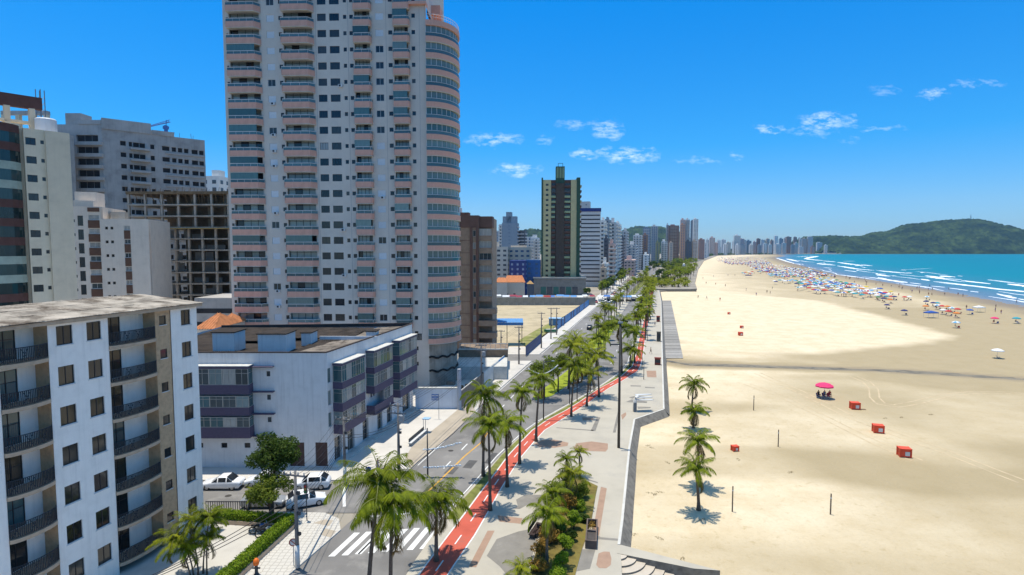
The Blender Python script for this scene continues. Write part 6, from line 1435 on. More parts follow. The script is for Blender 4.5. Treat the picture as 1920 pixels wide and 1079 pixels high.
# ================================================================== STREET THINGS
M_tyre = pm('tyre_rubber', (.02, .02, .02), .85, .1, 5); M_rim = pm('wheel_rim', (.45, .45, .46), .4, .1, 5, metal=.7); M_lampg = pm('lamp_lens', (.75, .76, .74), .2, .05, 5, spec=.6); M_tail = pm('tail_lens', (.35, .02, .02), .3, .1, 5)
M_carw = pm('white_car_paint', (.78, .79, .80), .25, .02, 2, spec=.6); M_cars = pm('silver_car_paint', (.36, .38, .40), .3, .03, 2, spec=.6, metal=.3); M_card = pm('dark_car_paint', (.03, .035, .045), .25, .05, 2, spec=.6); M_carr = pm('red_car_paint', (.30, .025, .02), .28, .05, 2, spec=.6); M_carb = pm('blue_car_paint', (.04, .08, .22), .28, .05, 2, spec=.6)
def car_meshes(kind):
    # stations along the length: x, floor z, shoulder z, roof z (None = no cabin), half width
    if kind == 'sedan': ST = [(0, .35, .55, 0, .70), (.10, .22, .66, 0, .80), (.9, .2, .80, 0, .86), (1.25, .2, .86, .90, .86), (1.95, .2, .88, 1.38, .86), (2.9, .2, .90, 1.42, .86), (3.55, .2, .92, .98, .85), (4.15, .22, .90, 0, .82), (4.3, .4, .72, 0, .74)]
    else: ST = [(0, .35, .58, 0, .70), (.10, .22, .68, 0, .80), (.75, .2, .84, 0, .84), (1.05, .2, .90, .94, .84), (1.7, .2, .92, 1.44, .84), (3.1, .2, .95, 1.46, .84), (3.65, .22, .96, 1.1, .82), (3.8, .25, .94, 0, .80), (3.9, .4, .75, 0, .74)]
    bo = MB(); gl = MB(); rings = []
    for x, zf, zs, zr, hw in ST:
        zr_ = zr or zs + .02; wr = hw * (.78 if zr else .92)
        rings.append([bo.pt(p) for p in ((x, -hw * .9, zf), (x, -hw, zf + .15), (x, -hw, zs - .12), (x, -hw * .95, zs), (x, -wr, zr_), (x, -wr * .6, zr_ + .035), (x, wr * .6, zr_ + .035), (x, wr, zr_), (x, hw * .95, zs), (x, hw, zs - .12), (x, hw, zf + .15), (x, hw * .9, zf))])
    for i in range(len(rings) - 1):
        a, b_ = rings[i], rings[i + 1]
        for k in range(11): bo.f.append([a[k], b_[k], b_[k + 1], a[k + 1]]); bo.m.append(0)
    bo.f.append(rings[0][:]); bo.m.append(0); bo.f.append(rings[-1][::-1]); bo.m.append(0)
    cab = [i for i, s in enumerate(ST) if s[3]]
    def lift(p, q, r_, s_, o): 
        gl.poly([tuple(np.array(v) + o) for v in (p, q, r_, s_)])
    V = bo.v
    for sg, kk in ((-1, (3, 4)), (1, (8, 7))):
        for i in range(cab[0], cab[-1]):
            a, b_ = np.array(V[rings[i][kk[0]]]), np.array(V[rings[i + 1][kk[0]]]); c, d = np.array(V[rings[i + 1][kk[1]]]), np.array(V[rings[i][kk[1]]]); o = np.array([0, sg * .012, 0])
            sh = lambda p, ctr: ctr + (p - ctr) * .86
            ctr = (a + b_ + c + d) / 4; lift(sh(a, ctr), sh(b_, ctr), sh(c, ctr), sh(d, ctr), o)
    i0, i1 = cab[0], cab[1]; a, b_, c, d = [np.array(V[q]) for q in (rings[i0][4], rings[i0][7], rings[i1][7], rings[i1][4])]; lift(a, b_, c, d, np.array([-.02, 0, .045]))
    j0, j1 = cab[-2], cab[-1]; a, b_, c, d = [np.array(V[q]) for q in (rings[j0][4], rings[j0][7], rings[j1][7], rings[j1][4])]; lift(a, b_, c, d, np.array([.02, 0, .045]))
    ty = MB(); ty.frame(); 
    def wheel(mm, r, w_, m=0, off=0):
        n = 14; R0 = [mm.pt((r * math.cos(2 * math.pi * k / n), -w_ / 2 + off, r * math.sin(2 * math.pi * k / n))) for k in range(n)]; R1 = [mm.pt((r * math.cos(2 * math.pi * k / n), w_ / 2 + off, r * math.sin(2 * math.pi * k / n))) for k in range(n)]
        for k in range(n): mm.f.append([R0[k], R0[(k + 1) % n], R1[(k + 1) % n], R1[k]]); mm.m.append(m)
        mm.f.append(R0[::-1]); mm.m.append(m); mm.f.append(R1); mm.m.append(m)
    ty.T = None; wheel(ty, .31, .2); rm_ = MB(); wheel(rm_, .19, .212)
    return bo, gl, ty.mesh('tyre', M_tyre), rm_.mesh('rim', M_rim), ST[-1][0]
CARS = {k: car_meshes(k) for k in ('sedan', 'hatch')}; CBODY = {}
M_cglass = pm('car_glass', (.015, .018, .022), .08, .1, 3, spec=.7)
def car(label, kind, paint, x, y, rz, z=.006, group=None, cat='car'):
    bo, gl, ty, rm_, L_ = CARS[kind]; k = (kind, paint.name)
    if k not in CBODY: CBODY[k] = (bo.mesh('body', paint, True), gl.mesh('windows', M_cglass))
    o = thing('car', label, cat, (x, y, z), rz, group); ox = -L_ / 2
    inst('body', CBODY[k][0], o, (ox, 0, 0)); inst('windows', CBODY[k][1], o, (ox, 0, 0))
    for wx in (.78, L_ - .80):
        for wy in (-.74, .74): w_ = inst('wheel', ty, o, (ox + wx, wy, .31)); inst('rim', rm_, w_)
    for sy in (-.55, .55):
        for xx, m_, nm in ((.02, M_lampg, 'headlight'), (L_ - .10, M_tail, 'tail_light')): b_ = MB(); b_.box(0, .1, -.16, .16, 0, .14); b_.build(nm, m_, o, (ox + xx, sy, .58))
    return o
GC = 'cars parked on the cross street'
car('white saloon car parked on the cross street beside the white block', 'sedan', M_carw, -31.6, 60.6, R(0), group=GC); car('white hatchback parked beyond the dark street tree', 'hatch', M_carw, -27.4, 61.3, R(2), group=GC)
car('white hatchback parked before the brown doors of the corner block', 'hatch', M_carw, -21.9, 60.6, R(6), group=GC); car('dark car half hidden behind the corner of the white block', 'hatch', M_card, -36.6, 60.9, R(1), group=GC)
car('silver car parked under the street tree by the fence', 'sedan', M_cars, -25.2, 56.2, R(182), group=GC); car('white-roofed car parked next to the hedge corner', 'hatch', M_carw, -21.0, 56.4, R(205), group=GC)
gx = G(1106, 618, 0); car('dark car driving on the left carriageway past the median', 'hatch', M_card, gx[0], gx[1], R(-105), group='cars on the avenue')
cols_ = [M_carw, M_cars, M_card, M_carr, M_carw, M_carb]
for i in range(44):
    y = 235 + i * 8.5 + rng.uniform(-3, 3); s = rng.choice(['L1', 'L2', 'R1', 'R2', 'P']); x = {'L1': at_y(LC, y) + 2.2, 'L2': at_y(LC, y) + 5.5, 'R1': at_y(RE, y) - 5.4, 'R2': at_y(RE, y) - 2.2, 'P': at_y(LC, y) + 1.4}[s]
    car('small distant car on the avenue near the far palms', rng.choice(['sedan', 'hatch']), rng.choice(cols_), x, y, R(75) if s[0] == 'R' else R(-105), group='distant cars on the avenue')
for i in range(16): car('parked car in the row behind the vacant lot wall', rng.choice(['sedan', 'hatch']), rng.choice(cols_), -6 + i * 3.6, 274 + rng.uniform(-1, 4), R(rng.choice([0, 90])), group='cars behind the vacant lot wall')
# motorcycles
def bike(label, x, y, rz, paint, group=None, rider=False, z=.006):
    o = thing('motorcycle', label, 'motorcycle', (x, y, z), rz, group)
    for wx in (-.65, .65):
        wm = MB(); n = 14
        for k in range(n): a0, a1 = 2 * math.pi * k / n, 2 * math.pi * (k + 1) / n; wm.tube([(.3 * math.cos(a0), 0, .3 * math.sin(a0)), (.3 * math.cos(a1), 0, .3 * math.sin(a1))], .05, 5, caps=False)
        wm.tube([(-.28, 0, 0), (.28, 0, 0)], .012, 4); wm.tube([(0, 0, -.28), (0, 0, .28)], .012, 4); wm.build('wheel', M_tyre, o, (wx, 0, .32))
    b_ = MB(); b_.tube([(-.6, 0, .35), (-.1, 0, .5), (.35, 0, .75), (.55, 0, .85)], [.05, .12, .1, .05], 6); b_.tube([(.55, 0, .95), (.68, 0, .32)], .035, 5); b_.build('frame', M_card, o)
    b_ = MB(); b_.tube([(-.05, 0, .72), (.15, 0, .8), (.38, 0, .78)], [.1, .15, .09], 8); b_.build('tank', paint, o); b_ = MB(); b_.tube([(-.75, 0, .82), (-.4, 0, .74), (-.05, 0, .75)], [.07, .12, .1], 6); b_.build('seat', M_tyre, o)
    b_ = MB(); b_.tube([(.45, -.35, 1.0), (.58, 0, .95), (.45, .35, 1.0)], .025, 5); b_.build('handlebar', M_rim, o); b_ = MB(); b_.tube([(0, 0, .3), (0, 0, .52)], [.16, .14], 8); b_.build('engine', M_cars, o); return o
for i, (px, py, a, m_, lab) in enumerate([(500, 1006, 20, M_cars, 'motorcycle parked nearest the street in the courtyard'), (518, 1000, 25, M_carr, 'red motorcycle parked in the middle of the courtyard row'), (534, 996, 30, M_card, 'dark motorcycle parked in the hedge corner of the courtyard'), (488, 1000, 15, M_carb, 'blue motorcycle at the inner end of the courtyard row')]):
    g_ = G(px, py); bike(lab, g_[0], g_[1], R(a), m_, 'motorcycles in the courtyard', z=.12)
# rider on the right carriageway is added with the people below
# poles and wires ------------------------------------------------------------
M_pole = pm('concrete_pole', (.17, .165, .165), .9, .2, 2, .2, 6); M_polew = pm('whitewashed_base', (.62, .62, .60), .9, .1, 2); M_steel = pm('dark_steel', (.045, .05, .055), .6, .15, 2); M_wire = pm('wire', (.03, .03, .03), .7, .1, 2); M_ins = pm('insulator', (.30, .32, .34), .4, .1, 4)
def pole_px(px, py, ty): g_ = G(px, py); return g_[0], g_[1], at(px, ty, g_[1]).z - .12
def util_pole(label, px, py, ty, white=True, arms=2, trafo=False, red=False):
    x, y, h = pole_px(px, py, ty); o = thing('utility_pole', label, 'utility pole', (x, y, .12), R(-14), 'utility poles')
    a = MB(); a.tube([(0, 0, -.2), (0, 0, h)], [.19, .11], 10); a.build('post', M_pole, o, smooth=True)
    if white: a = MB(); a.tube([(0, 0, 0), (0, 0, 1.9)], [.205, .195], 10); a.build('whitewashed_base', M_polew, o, smooth=True)
    if red: a = MB(); a.tube([(0, 0, .9), (0, 0, 1.5)], [.215, .21], 10); a.build('red_band', M_carr, o, smooth=True)
    for i in range(arms):
        a = MB(); a.box(-1.0, 1.0, -.06, .06, 0, .12); b_ = a.build('crossarm', M_pole, o, (0, -.13, h - .35 - i * .9))
        for q in (-.9, -.35, .35, .9): c = MB(); c.lathe([(.03, 0), (.07, .05), (.04, .12), (.07, .18), (.03, .24)], 8); c.build('insulator', M_ins, b_, (q, 0, .12))
    if trafo: a = MB(); a.lathe([(.3, 0), (.34, .1), (.34, .8), (.2, .95)], 12); a.build('transformer', M_ins, o, (.45, -.1, h - 2.2))
    for i in range(3): a = MB(); a.box(-.14, .22, -.1, .1, 0, .25); a.build('bracket', M_steel, o, (.14, 0, h - 1.9 - i * 1.7)); 
    return Vector((x, y, .12 + h))
pA = util_pole('dark utility pole with whitewashed foot on the near pavement corner', 558, 1064, 884, arms=1); pB = util_pole('utility pole with red band on the pavement of the corner block', 748, 884, 756, False, 2, True, True); pC = util_pole('utility pole with lamp arm by the corner of the corner block', 647, 906, 782, arms=1)
pD = util_pole('utility pole behind the hoarding at the foot of the tower', 903, 742, 645, False, 2, True); pE = util_pole('utility pole at the yard gate with floodlights beyond the tower', 973, 683, 612, False, 1); pF = util_pole('slim pole at the blue canopy beyond the tower', 939.5, 672, 619, False, 1)
util_pole('first of three slim poles beside the vacant lot', 1015, 653, 586, False, 1); util_pole('middle of three slim poles beside the vacant lot', 1033, 636, 577, False, 1); util_pole('last of three slim poles beside the vacant lot', 1043.5, 628, 577, False, 1)
def wire(a, b_, sag, r=.018, lab='black overhead cable strung between utility poles'):
    a, b_ = Vector(a), Vector(b_); pts = []
    for i in range(13): s = i / 12; p = a.lerp(b_, s); p.z -= sag * 4 * s * (1 - s); pts.append(p)
    mb = MB(); mb.tube(pts, r, 4); tag(mb.build('overhead_cable', M_wire), lab, 'cable', 'overhead cables')
offA = [(-.8, 0, -.2), (-.3, 0, -.2), (.3, 0, -.2), (.8, 0, -.2)]
for i, o_ in enumerate(offA): wire(pA + Vector(o_), pC + Vector(o_), .5 + .1 * i); wire(pC + Vector(o_), pB + Vector((o_[0], 0, -.2)), .3); wire(pB + Vector(o_), pD + Vector(o_), .9)
for i in range(4): wire(pA + Vector((0, 0, -2.2 - .35 * i)), pC + Vector((0, 0, -2.0 - .3 * i)), .7, .025, 'thick telephone cable from the near utility pole towards the corner block'); 
for i in range(3): wire(pA + Vector((0, 0, -1.9 - .5 * i)), (-27.5 - i * .8, 34.0, 3.6 - .3 * i), .6, .03, 'thick cable running down from the near pole towards the white block')
for i in range(2): wire(pC + Vector((0, 0, -2.0 - .3 * i)), pB + Vector((0, 0, -2.2 - .3 * i)), .5, .025, 'telephone cable between the two poles of the corner block'); wire(pB + Vector((0, 0, -2.2 - .3 * i)), pD + Vector((0, 0, -2.5 - .3 * i)), 1.0, .025, 'telephone cable from the banded pole past the tower hoarding')
for o_ in offA: wire(pD + Vector(o_), pE + Vector((o_[0], 0, -.2)), .6)
def lamp_post(label, px, py, ty, arm=-1.6, r=.09, orn=False, mat=None):
    x, y, h = pole_px(px, py, ty); o = thing('street_lamp', label, 'street lamp', (x, y, .12), 0, 'street lamps'); a = MB(); a.tube([(0, 0, -.1), (0, 0, h)], [r * 1.2, r * .8], 8); a.build('post', mat or M_steel, o, smooth=True)
    if arm: a = MB(); a.tube([(0, 0, h - .3), (arm, 0, h - .1)], .05, 6); a.build('arm', M_steel, o); a = MB(); a.box(min(arm, arm * 1.35), max(arm, arm * 1.35), -.16, .16, 0, .1); a.build('luminaire', M_ins, o, (0, 0, h - .14))
    if orn:
        for q, zz in enumerate((h * .55, h * .18)):
            a = MB(); n = 14; a.tube([(-.5 + 4.4 * i / n, 0, zz + .9 * (i / n) ** 1.6 * (1 if q == 0 else .3) + .12 * math.sin(i * 2.2)) for i in range(n + 1)], .05, 5); 
            for i in range(n): a.box(-.5 + 4.4 * i / n, -.3 + 4.4 * i / n, -.12, .12, zz - .04 + .9 * (i / n) ** 1.6 * (1 if q == 0 else .3), zz + .06 + .9 * (i / n) ** 1.6 * (1 if q == 0 else .3))
            a.build('festive_garland', pm('garland', (.50, .58, .66), .5, .3, 6), o)
    return o
lamp_post('lamp post with pale festive garlands on the pavement of the corner block', 802, 893, 803, 0, .08, True)
x, y, h = pole_px(1160, 840, 606); fl = thing('floodlight_post', 'very tall dark floodlight post standing on the promenade', 'floodlight post', (x, y, .12)); a = MB(); a.tube([(0, 0, -.1), (0, 0, h)], [.19, .12], 10); a.build('post', pm('post_dark', (.06, .055, .05), .6, .15, 2), fl, smooth=True)
a = MB(); a.box(-1.3, 0, -.1, .1, -.07, .07); a.build('arm', M_steel, fl, (0, 0, h * .83)); a = MB(); a.box(-.3, .3, -.2, .1, 0, .2); a.build('floodlight', M_ins, fl, (0, -.1, h - .02))
o = lamp_post('lamp post with a hanging white festive arc on the grass verge', 1019, 787, 676, 1.2, .08); x, y, h = pole_px(1019, 787, 676)
a = MB(); a.tube([(-2.4 + 4.6 * i / 12, 0, h - 1.2 - 1.1 * math.sin(math.pi * i / 12) + .5 * i / 12) for i in range(13)], .08, 6); a.build('festive_arc', pm('white_garland', (.68, .70, .70), .6, .1, 4), o)
for i, (px, py, ty) in enumerate([(1082, 752, 672), (1068, 757, 690), (1107, 735, 660), (1135, 660, 590)]): lamp_post(['slim lamp post on the verge near the tall palm', 'slim lamp post on the verge beside the median', 'slim lamp post on the verge past the bend', 'slim lamp post on the second median island'][i], px, py, ty, -1.4, .07)
x, y, h = pole_px(575.5, 976, 905); tl = thing('traffic_light', 'thin pole with a small dark traffic signal at the cross street corner', 'traffic light', (x, y, .12)); a = MB(); a.tube([(0, 0, -.1), (0, 0, h)], .05, 8); a.build('post', M_steel, tl); a = MB(); a.box(-.15, .15, -.14, .1, -.42, .42); b_ = a.build('signal_head', M_card, tl, (0, -.1, h - .55))
for q, m_ in ((.25, M_tail), (0, M_yellow), (-.25, pm('green_lens', (.02, .2, .06), .3, .1, 4))): a = MB(); a.lathe([(.1, 0), (.1, .03)], 10); c = a.build('lens', m_, b_, (0, -.14, q)); c.rotation_euler = (R(90), 0, 0)
# no-parking sign by the near pole
g_ = G(551, 1061); sg = thing('traffic_sign', 'round red and white no-parking sign beside the whitewashed pole', 'traffic sign', (g_[0], g_[1], .12), R(10)); a = MB(); a.tube([(0, 0, 0), (0, 0, 2.1)], .035, 6); a.build('post', M_ins, sg)
def disc(mm, r, y0, n=20): mm.poly([(r * math.cos(2 * math.pi * k / n), y0, r * math.sin(2 * math.pi * k / n)) for k in range(n)])
a = MB(); disc(a, .34, -.05); a.build('red_disc', M_carr, sg, (0, 0, 2.0)); a = MB(); disc(a, .25, -.055); a.build('white_disc', M_polew, sg, (0, 0, 2.0)); a = MB(); a.poly([(-.2, -.06, .15), (-.15, -.06, .2), (.2, -.06, -.15), (.15, -.06, -.2)]); a.build('slash', M_carr, sg, (0, 0, 2.0))
g_ = G(481, 1078); hy = thing('fire_hydrant', 'dark street post with a bright orange cap beside the hedge', 'hydrant', (g_[0], g_[1], .12)); a = MB(); a.lathe([(.2, 0), (.2, .08), (.13, .1), (.12, .75), (.18, .8), (.18, .86)], 12); a.build('barrel', M_steel, hy, smooth=True); a = MB(); a.lathe([(.22, 0), (.24, .12), (.2, .38), (.08, .5)], 12); a.build('cap', pm('orange_paint', (.75, .16, .02), .5, .06, 4), hy, (0, 0, .86), smooth=True); a = MB(); a.tube([(-.3, 0, .55), (.3, 0, .55)], .07, 8); a.build('outlet', M_steel, hy)
# tactile ramps
patch('tactile_ramp', [PX([(609, 974), (625, 976), (617, 986.5), (588, 981)], .126)], M_tan, .126); patch('tactile_ramp', [PX([(609, 991), (630, 996), (620, 1008), (600, 1003)], .126)], M_tan, .126)
# street name sign of blue tiles, bin, bench slab
g_ = G(823, 786); sg = thing('street_sign', 'blue four-panel sign on a thin post before the blue-white wall', 'sign', (g_[0], g_[1], .12)); a = MB(); a.tube([(0, 0, 0), (0, 0, 3.9)], .04, 6); a.build('post', M_ins, sg)
for i in range(2):
    for j in range(2): a = MB(); a.box(0, .52, -.03, .0, 0, .46); a.build('panel', M_blue, sg, (-1.1 + i * .56, 0, 2.9 + j * .5)); a = MB(); a.box(.06, .46, -.036, -.031, .15, .3); a.build('white_strip', M_polew, sg, (-1.1 + i * .56, 0, 2.9 + j * .5))
g_ = G(691, 891); bn = thing('litter_bin', 'small blue and white litter bin on the pavement', 'bin', (g_[0], g_[1], .12)); a = MB(); a.lathe([(.2, .1), (.28, .2), (.3, .85), (.26, .88), (.26, .3)], 12); a.build('body', M_blue, bn); a = MB(); a.box(-.2, .2, -.305, -.29, .4, .7); a.build('label_panel', M_polew, bn)
A, B = G(768, 838), G(798, 812); an_ = math.atan2(B[1] - A[1], B[0] - A[0]); bs = thing('bus_stop_bench', 'long low bench with a blue end panel on the pavement edge', 'bench', (A[0], A[1], .12), an_); L_ = math.dist(A, B); a = MB(); a.box(0, L_, -.25, .25, .4, .5); a.build('seat', M_polew, bs); a = MB(); a.box(.2, L_ - .2, .15, .22, .5, .95); a.build('backrest', M_steel, bs); a = MB(); a.box(L_ - .05, L_ + .9, -.5, .5, 1.9, 2.0); a.build('blue_roof', pm('pale_blue', (.30, .48, .66), .5, .05, 3), bs)
for q in (.4, L_ / 2, L_ - .4): a = MB(); a.box(q - .12, q + .12, -.2, .2, 0, .4); a.build('leg', M_ins, bs)
for q in (0, .8): a = MB(); a.box(L_ + q, L_ + q + .06, .3, .36, 0, 1.9); a.build('post', M_ins, bs)
# walls and hoardings round the building site
M_wpaint = pm('blue_white_wall', (.62, .68, .76), .85, .06, .6, .1, 8, streak=.2)
A, B = G(779, 767), G(860, 768); wl_ = thing('boundary_wall', 'blue-white boundary wall between the corner block and the tower', 'wall', (A[0], A[1], .12)); L_ = B[0] - A[0]; a = MB(); a.box(0, L_, 0, .2, 0, 3.25); a.build('panel', M_wpaint, wl_); a = MB(); a.box(-.05, L_ + .05, -.06, .5, 3.25, 3.5); a.build('coping', M_kerb, wl_)
a = MB(); a.tube([(0, 0, 0), (0, 0, 6.6)], [.35, .33], 10); tag(a.build('concrete_pillar', pm('blue_grey_pillar', (.42, .46, .52), .8, .1, 2), None, (B[0] + .1, B[1] + .1, .12)), 'round pale pillar at the corner of the boundary wall', 'pillar')
B2 = G(946, 690); dv = Vector((B2[0] - B[0], B2[1] - B[1])); Lh = dv.length; hz_ = thing('site_hoarding', 'hoarding along the pavement at the foot of the tower, white then blue at its end', 'hoarding', (B[0] + .4, B[1] + .3, .12), math.atan2(dv.y, dv.x)); n = 14
M_rust = pm('stained_panel', (.22, .19, .16), .9, .25, 1, streak=.4); M_whp = pm('white_panel', (.60, .62, .63), .8, .1, 1, streak=.25); M_blp = pm('blue_panel', (.10, .26, .52), .7, .1, 1)
for i in range(n): a = MB(); a.box(.02, Lh / n - .02, 0, .06, .1, 2.9); a.build('panel', M_rust if i < 6 else (M_whp if i < 11 else M_blp), hz_, (i * Lh / n, 0, .02 * (i % 2)))
a = MB(); a.box(0, Lh, .07, .2, 2.75, 3.0); a.build('rail', M_conc2, hz_)
# terrace and debris at the foot of the tower
te = thing('site_terrace', 'raised concrete terrace with a rail at the foot of the tower', 'terrace', (-11.5, 112, .1)); a = MB(); a.box(0, 10.5, 0, 18, 0, 2.6); a.build('slab', M_conc2, te); a = MB(); a.box(-.1, 10.6, 10, 19, 2.61, 4.2); a.build('upper_slab', pm('brown_earth', (.24, .18, .13), .95, .25, .8), te); a = MB(); a.box(-.1, 10.6, 9.7, 10.1, 4.2, 4.45); a.build('upper_edge', M_kerb, te)
for i in range(10): a = MB(); a.box(0, .08, 0, .08, 0, 1.1); a.build('baluster', M_kerb, te, (.2 + i * 1.1, 9.8, 4.45))
a = MB(); a.box(0, 10.4, 0, .12, 0, .14); a.build('handrail', M_kerb, te, (.1, 9.78, 5.5))
for i in range(8): a = MB(); a.box(0, rng.uniform(.6, 2), 0, rng.uniform(.5, 1.6), 0, rng.uniform(.3, 1.2)); tag(a.build('rubble_stack', rng.choice([M_timber, M_rust, M_conc2]), None, (-12 + rng.uniform(0, 7), 98 + rng.uniform(0, 11), .12), rng.uniform(0, 3)), 'stack of building material lying behind the hoarding', 'building material', 'site material behind the hoarding')
# blue canopy and lot fences
p0, p1 = at(920, 606, 152), at(981, 606, 152); cn = thing('canopy', 'blue corrugated canopy on steel posts at the lot beyond the tower', 'canopy', (p0.x, 152, .1)); wd = p1.x - p0.x; zc = p0.z
for i in range(2): 
    a = MB(); 
    for q in range(10): x0, x1 = wd / 2 * q / 10, wd / 2 * (q + 1) / 10; a.poly([(x0, 0, .06 * (q % 2)), (x1, 0, .06 * ((q + 1) % 2)), (x1, 5, .5 + .06 * ((q + 1) % 2)), (x0, 5, .5 + .06 * (q % 2))])
    a.box(0, wd / 2, -.05, .0, -.75, .02); a.build('roof_sheet', M_blp, cn, (i * wd / 2, 0, zc))
for q in (.3, wd / 2, wd - .3): a = MB(); a.tube([(0, 0, 0), (0, 0, zc)], .1, 6); a.build('post', M_steel, cn, (q, 2.5, 0))
def fence_run(name, lab, pts, h, mats, step, cat='fence', th=.07, z=.12, solid=True, top=None):
    A, B = pts; dv = Vector((B[0] - A[0], B[1] - A[1])); L_ = dv.length; n = max(1, int(L_ / step)); o = thing(name, lab, cat, (A[0], A[1], z), math.atan2(dv.y, dv.x)); me = {}
    for i in range(n):
        m_ = mats(i / n)
        if m_.name not in me: a = MB(); a.box(.02, L_ / n - .02, 0, th, 0, h); me[m_.name] = a.mesh('panel', m_)
        inst('panel', me[m_.name], o, (i * L_ / n, 0, 0))
    a = MB(); a.box(0, L_, th * .3, th * 1.6, h * .9, h + .06); a.build('rail', top or M_steel, o); return o
fence_run('hoarding', 'dark blue hoarding along the near side of the vacant lot', (G(986, 668), G(1016, 641)), 2.4, lambda s: pm('navy_panel', (.06, .09, .19), .7, .15, 1), 2.0, 'hoarding')
fence_run('hoarding', 'long blue hoarding between the vacant lot and the avenue', (G(1042, 620), G(1110, 568)), 2.6, lambda s: M_blp if (s > .72 or int(s * 40) % 3) else pm('navy_panel', (.06, .09, .19), .7, .15, 1), 3.0, 'hoarding')
fence_run('lot_wall', 'long grey wall closing the far side of the vacant lot', ((-34, 264), (39, 264)), 3.6, lambda s: pm('mossy_wall', (.30, .285, .24), .95, .2, .4, .2, 4, streak=.4), 4.0, 'wall', .25, .05, top=M_conc2)
a = MB(); a.box(0, 4.6, 0, 3.2, 0, 2.2); bo_ = thing('site_cabin', 'bright blue site cabin on the grass of the vacant lot', 'cabin', (G(1030, 612)[0], G(1030, 612)[1] + 2, .12), R(-10)); a.build('body', M_blp, bo_); a = MB(); a.box(-.2, 4.8, -.2, 3.4, 2.2, 2.4); a.build('roof', pm('pale_blue', (.30, .48, .66), .5, .05, 3), bo_); a = MB(); a.box(.5, 1.4, -.03, .0, .1, 2.0); a.build('door', M_whp, bo_)
g_ = G(1029, 624); a = MB(); a.prism([(0, 0), (.6, -.7), (4, -.8), (4.4, 0), (4, .8), (.6, .7)], .25, 1.0); bt = thing('boat', 'small green boat lying beside the vacant lot poles', 'boat', (g_[0] - 1.5, g_[1], .12), R(8)); a.build('hull', pm('green_hull', (.04, .17, .10), .5, .1, 2), bt); a = MB(); a.prism([(.5, 0), (.8, -.5), (3.8, -.6), (4.1, 0), (3.8, .6), (.8, .5)], 1.0, 1.06); a.build('deck', M_cream, bt)
# shops, stalls and awnings crowding the far kerb
for i in range(22):
    x = -8 + i * 3.4; y = 283 + rng.uniform(-2, 5); w_ = rng.uniform(2, 3.2); o = thing('market_stall', 'small awning stall in the row below the olive tower', 'stall', (x, y, .1), rng.uniform(-.2, .2), 'stalls below the olive tower'); a = MB()
    for q in (0, w_): a.box(q, q + .1, 0, .1, 0, 2.3)
    a.build('posts', M_steel, o, kind='stuff'); a = MB(); a.poly([(-.2, -.3, 2.2), (w_ + .3, -.3, 2.2), (w_ + .3, 2, 2.9), (-.2, 2, 2.9)]); a.build('awning', rng.choice([M_whp, M_blp, MATS['green_awning'], M_carr, M_whp, M_blue]), o); a = MB(); a.box(.1, w_, .4, 1.4, 0, 1.0); a.build('counter', rng.choice([M_timber, M_whp, M_steel]), o)
# courtyard: paving, fence, steps
mb = MB(); cy0 = [H1, H2, H3, (-35, 53.2), (-36, 30), (-24, 30)]; struct(patch('courtyard', [[(p[0] - .9, p[1]) for p in (H1, H2)] + [(H3[0], H3[1] - .2), (-31.5, 52.0), (-34.5, 38), (-27, 33)]], pm('courtyard_paving', (.50, .48, .44), .9, .08, .6, world_co=True), .127))
A, B = G(383, 968), G(470, 968); fe = thing('railing_fence', 'black vertical-bar fence along the cross street beside the white block', 'fence', (A[0], A[1] + .3, .12)); L_ = B[0] - A[0]; bar = MB(); bar.box(0, .05, 0, .05, 0, 1.35); bme = bar.mesh('bar', M_rail)
for i in range(int(L_ / .22)): inst('bar', bme, fe, (i * .22, 0, 0))
for z_ in (.15, 1.25): a = MB(); a.box(0, L_, .0, .06, 0, .07); a.build('rail', M_rail, fe, (0, -.003, z_))
# promenade furniture
def bench(label, A, B, wdt=.55, mat=None):
    L_ = math.dist(A, B); o = thing('bench', label, 'bench', (A[0], A[1], .12), math.atan2(B[1] - A[1], B[0] - A[0]), 'promenade benches'); mat = mat or pm('dark_bench_wood', (.055, .035, .03), .8, .2, 3)
    for i in range(4): a = MB(); a.box(0, L_, i * wdt / 4, i * wdt / 4 + wdt / 4 - .03, .40, .46); a.build('slat', mat, o)
    for q in (.2, L_ - .4): a = MB(); a.box(q, q + .2, .05, wdt - .05, 0, .40); a.build('leg', M_steel, o)
    for i in range(3): a = MB(); a.box(0, L_, wdt, wdt + .05, .55 + i * .14, .66 + i * .14); a.build('back_slat', mat, o)
def g8(x, y): return G(800 + x / 3.4286, 800 + y / 3.4286)
bench('dark L-shaped bench at the street edge of the planting bed', g8(690, 732), g8(742, 650)); bench('short dark return of the L-shaped bench', g8(678, 712), g8(708, 722), .8)
A, C_ = g8(1018, 785), g8(1030, 640); pb_ = thing('planter_box', 'long brown planter box at the seaward edge of the bed', 'planter', (A[0], A[1], .12), math.atan2(C_[1] - A[1], C_[0] - A[0])); L_ = math.dist(A, C_); M_bbox = pm('brown_box', (.13, .10, .085), .85, .2, 2)
for (x0, x1, y0, y1) in ((0, L_, -1.0, -.88), (0, L_, -.12, 0), (0, .12, -.88, -.12), (L_ - .12, L_, -.88, -.12), (L_ * .45, L_ * .5, -.88, -.12)): a = MB(); a.box(x0, x1, y0, y1, 0, .75); a.build('side', M_bbox, pb_)
a = MB(); a.box(.12, L_ * .45, -.88, -.12, .5, .6); a.build('lid', pm('dark_lid', (.07, .06, .055), .8, .2, 2), pb_); inst('plants', leaf_cloud('plants', [(L_ * .75, -.5, .7, L_ * .2, .3, .2)], 150, .08, M_leafo, 5), pb_, kind='stuff')
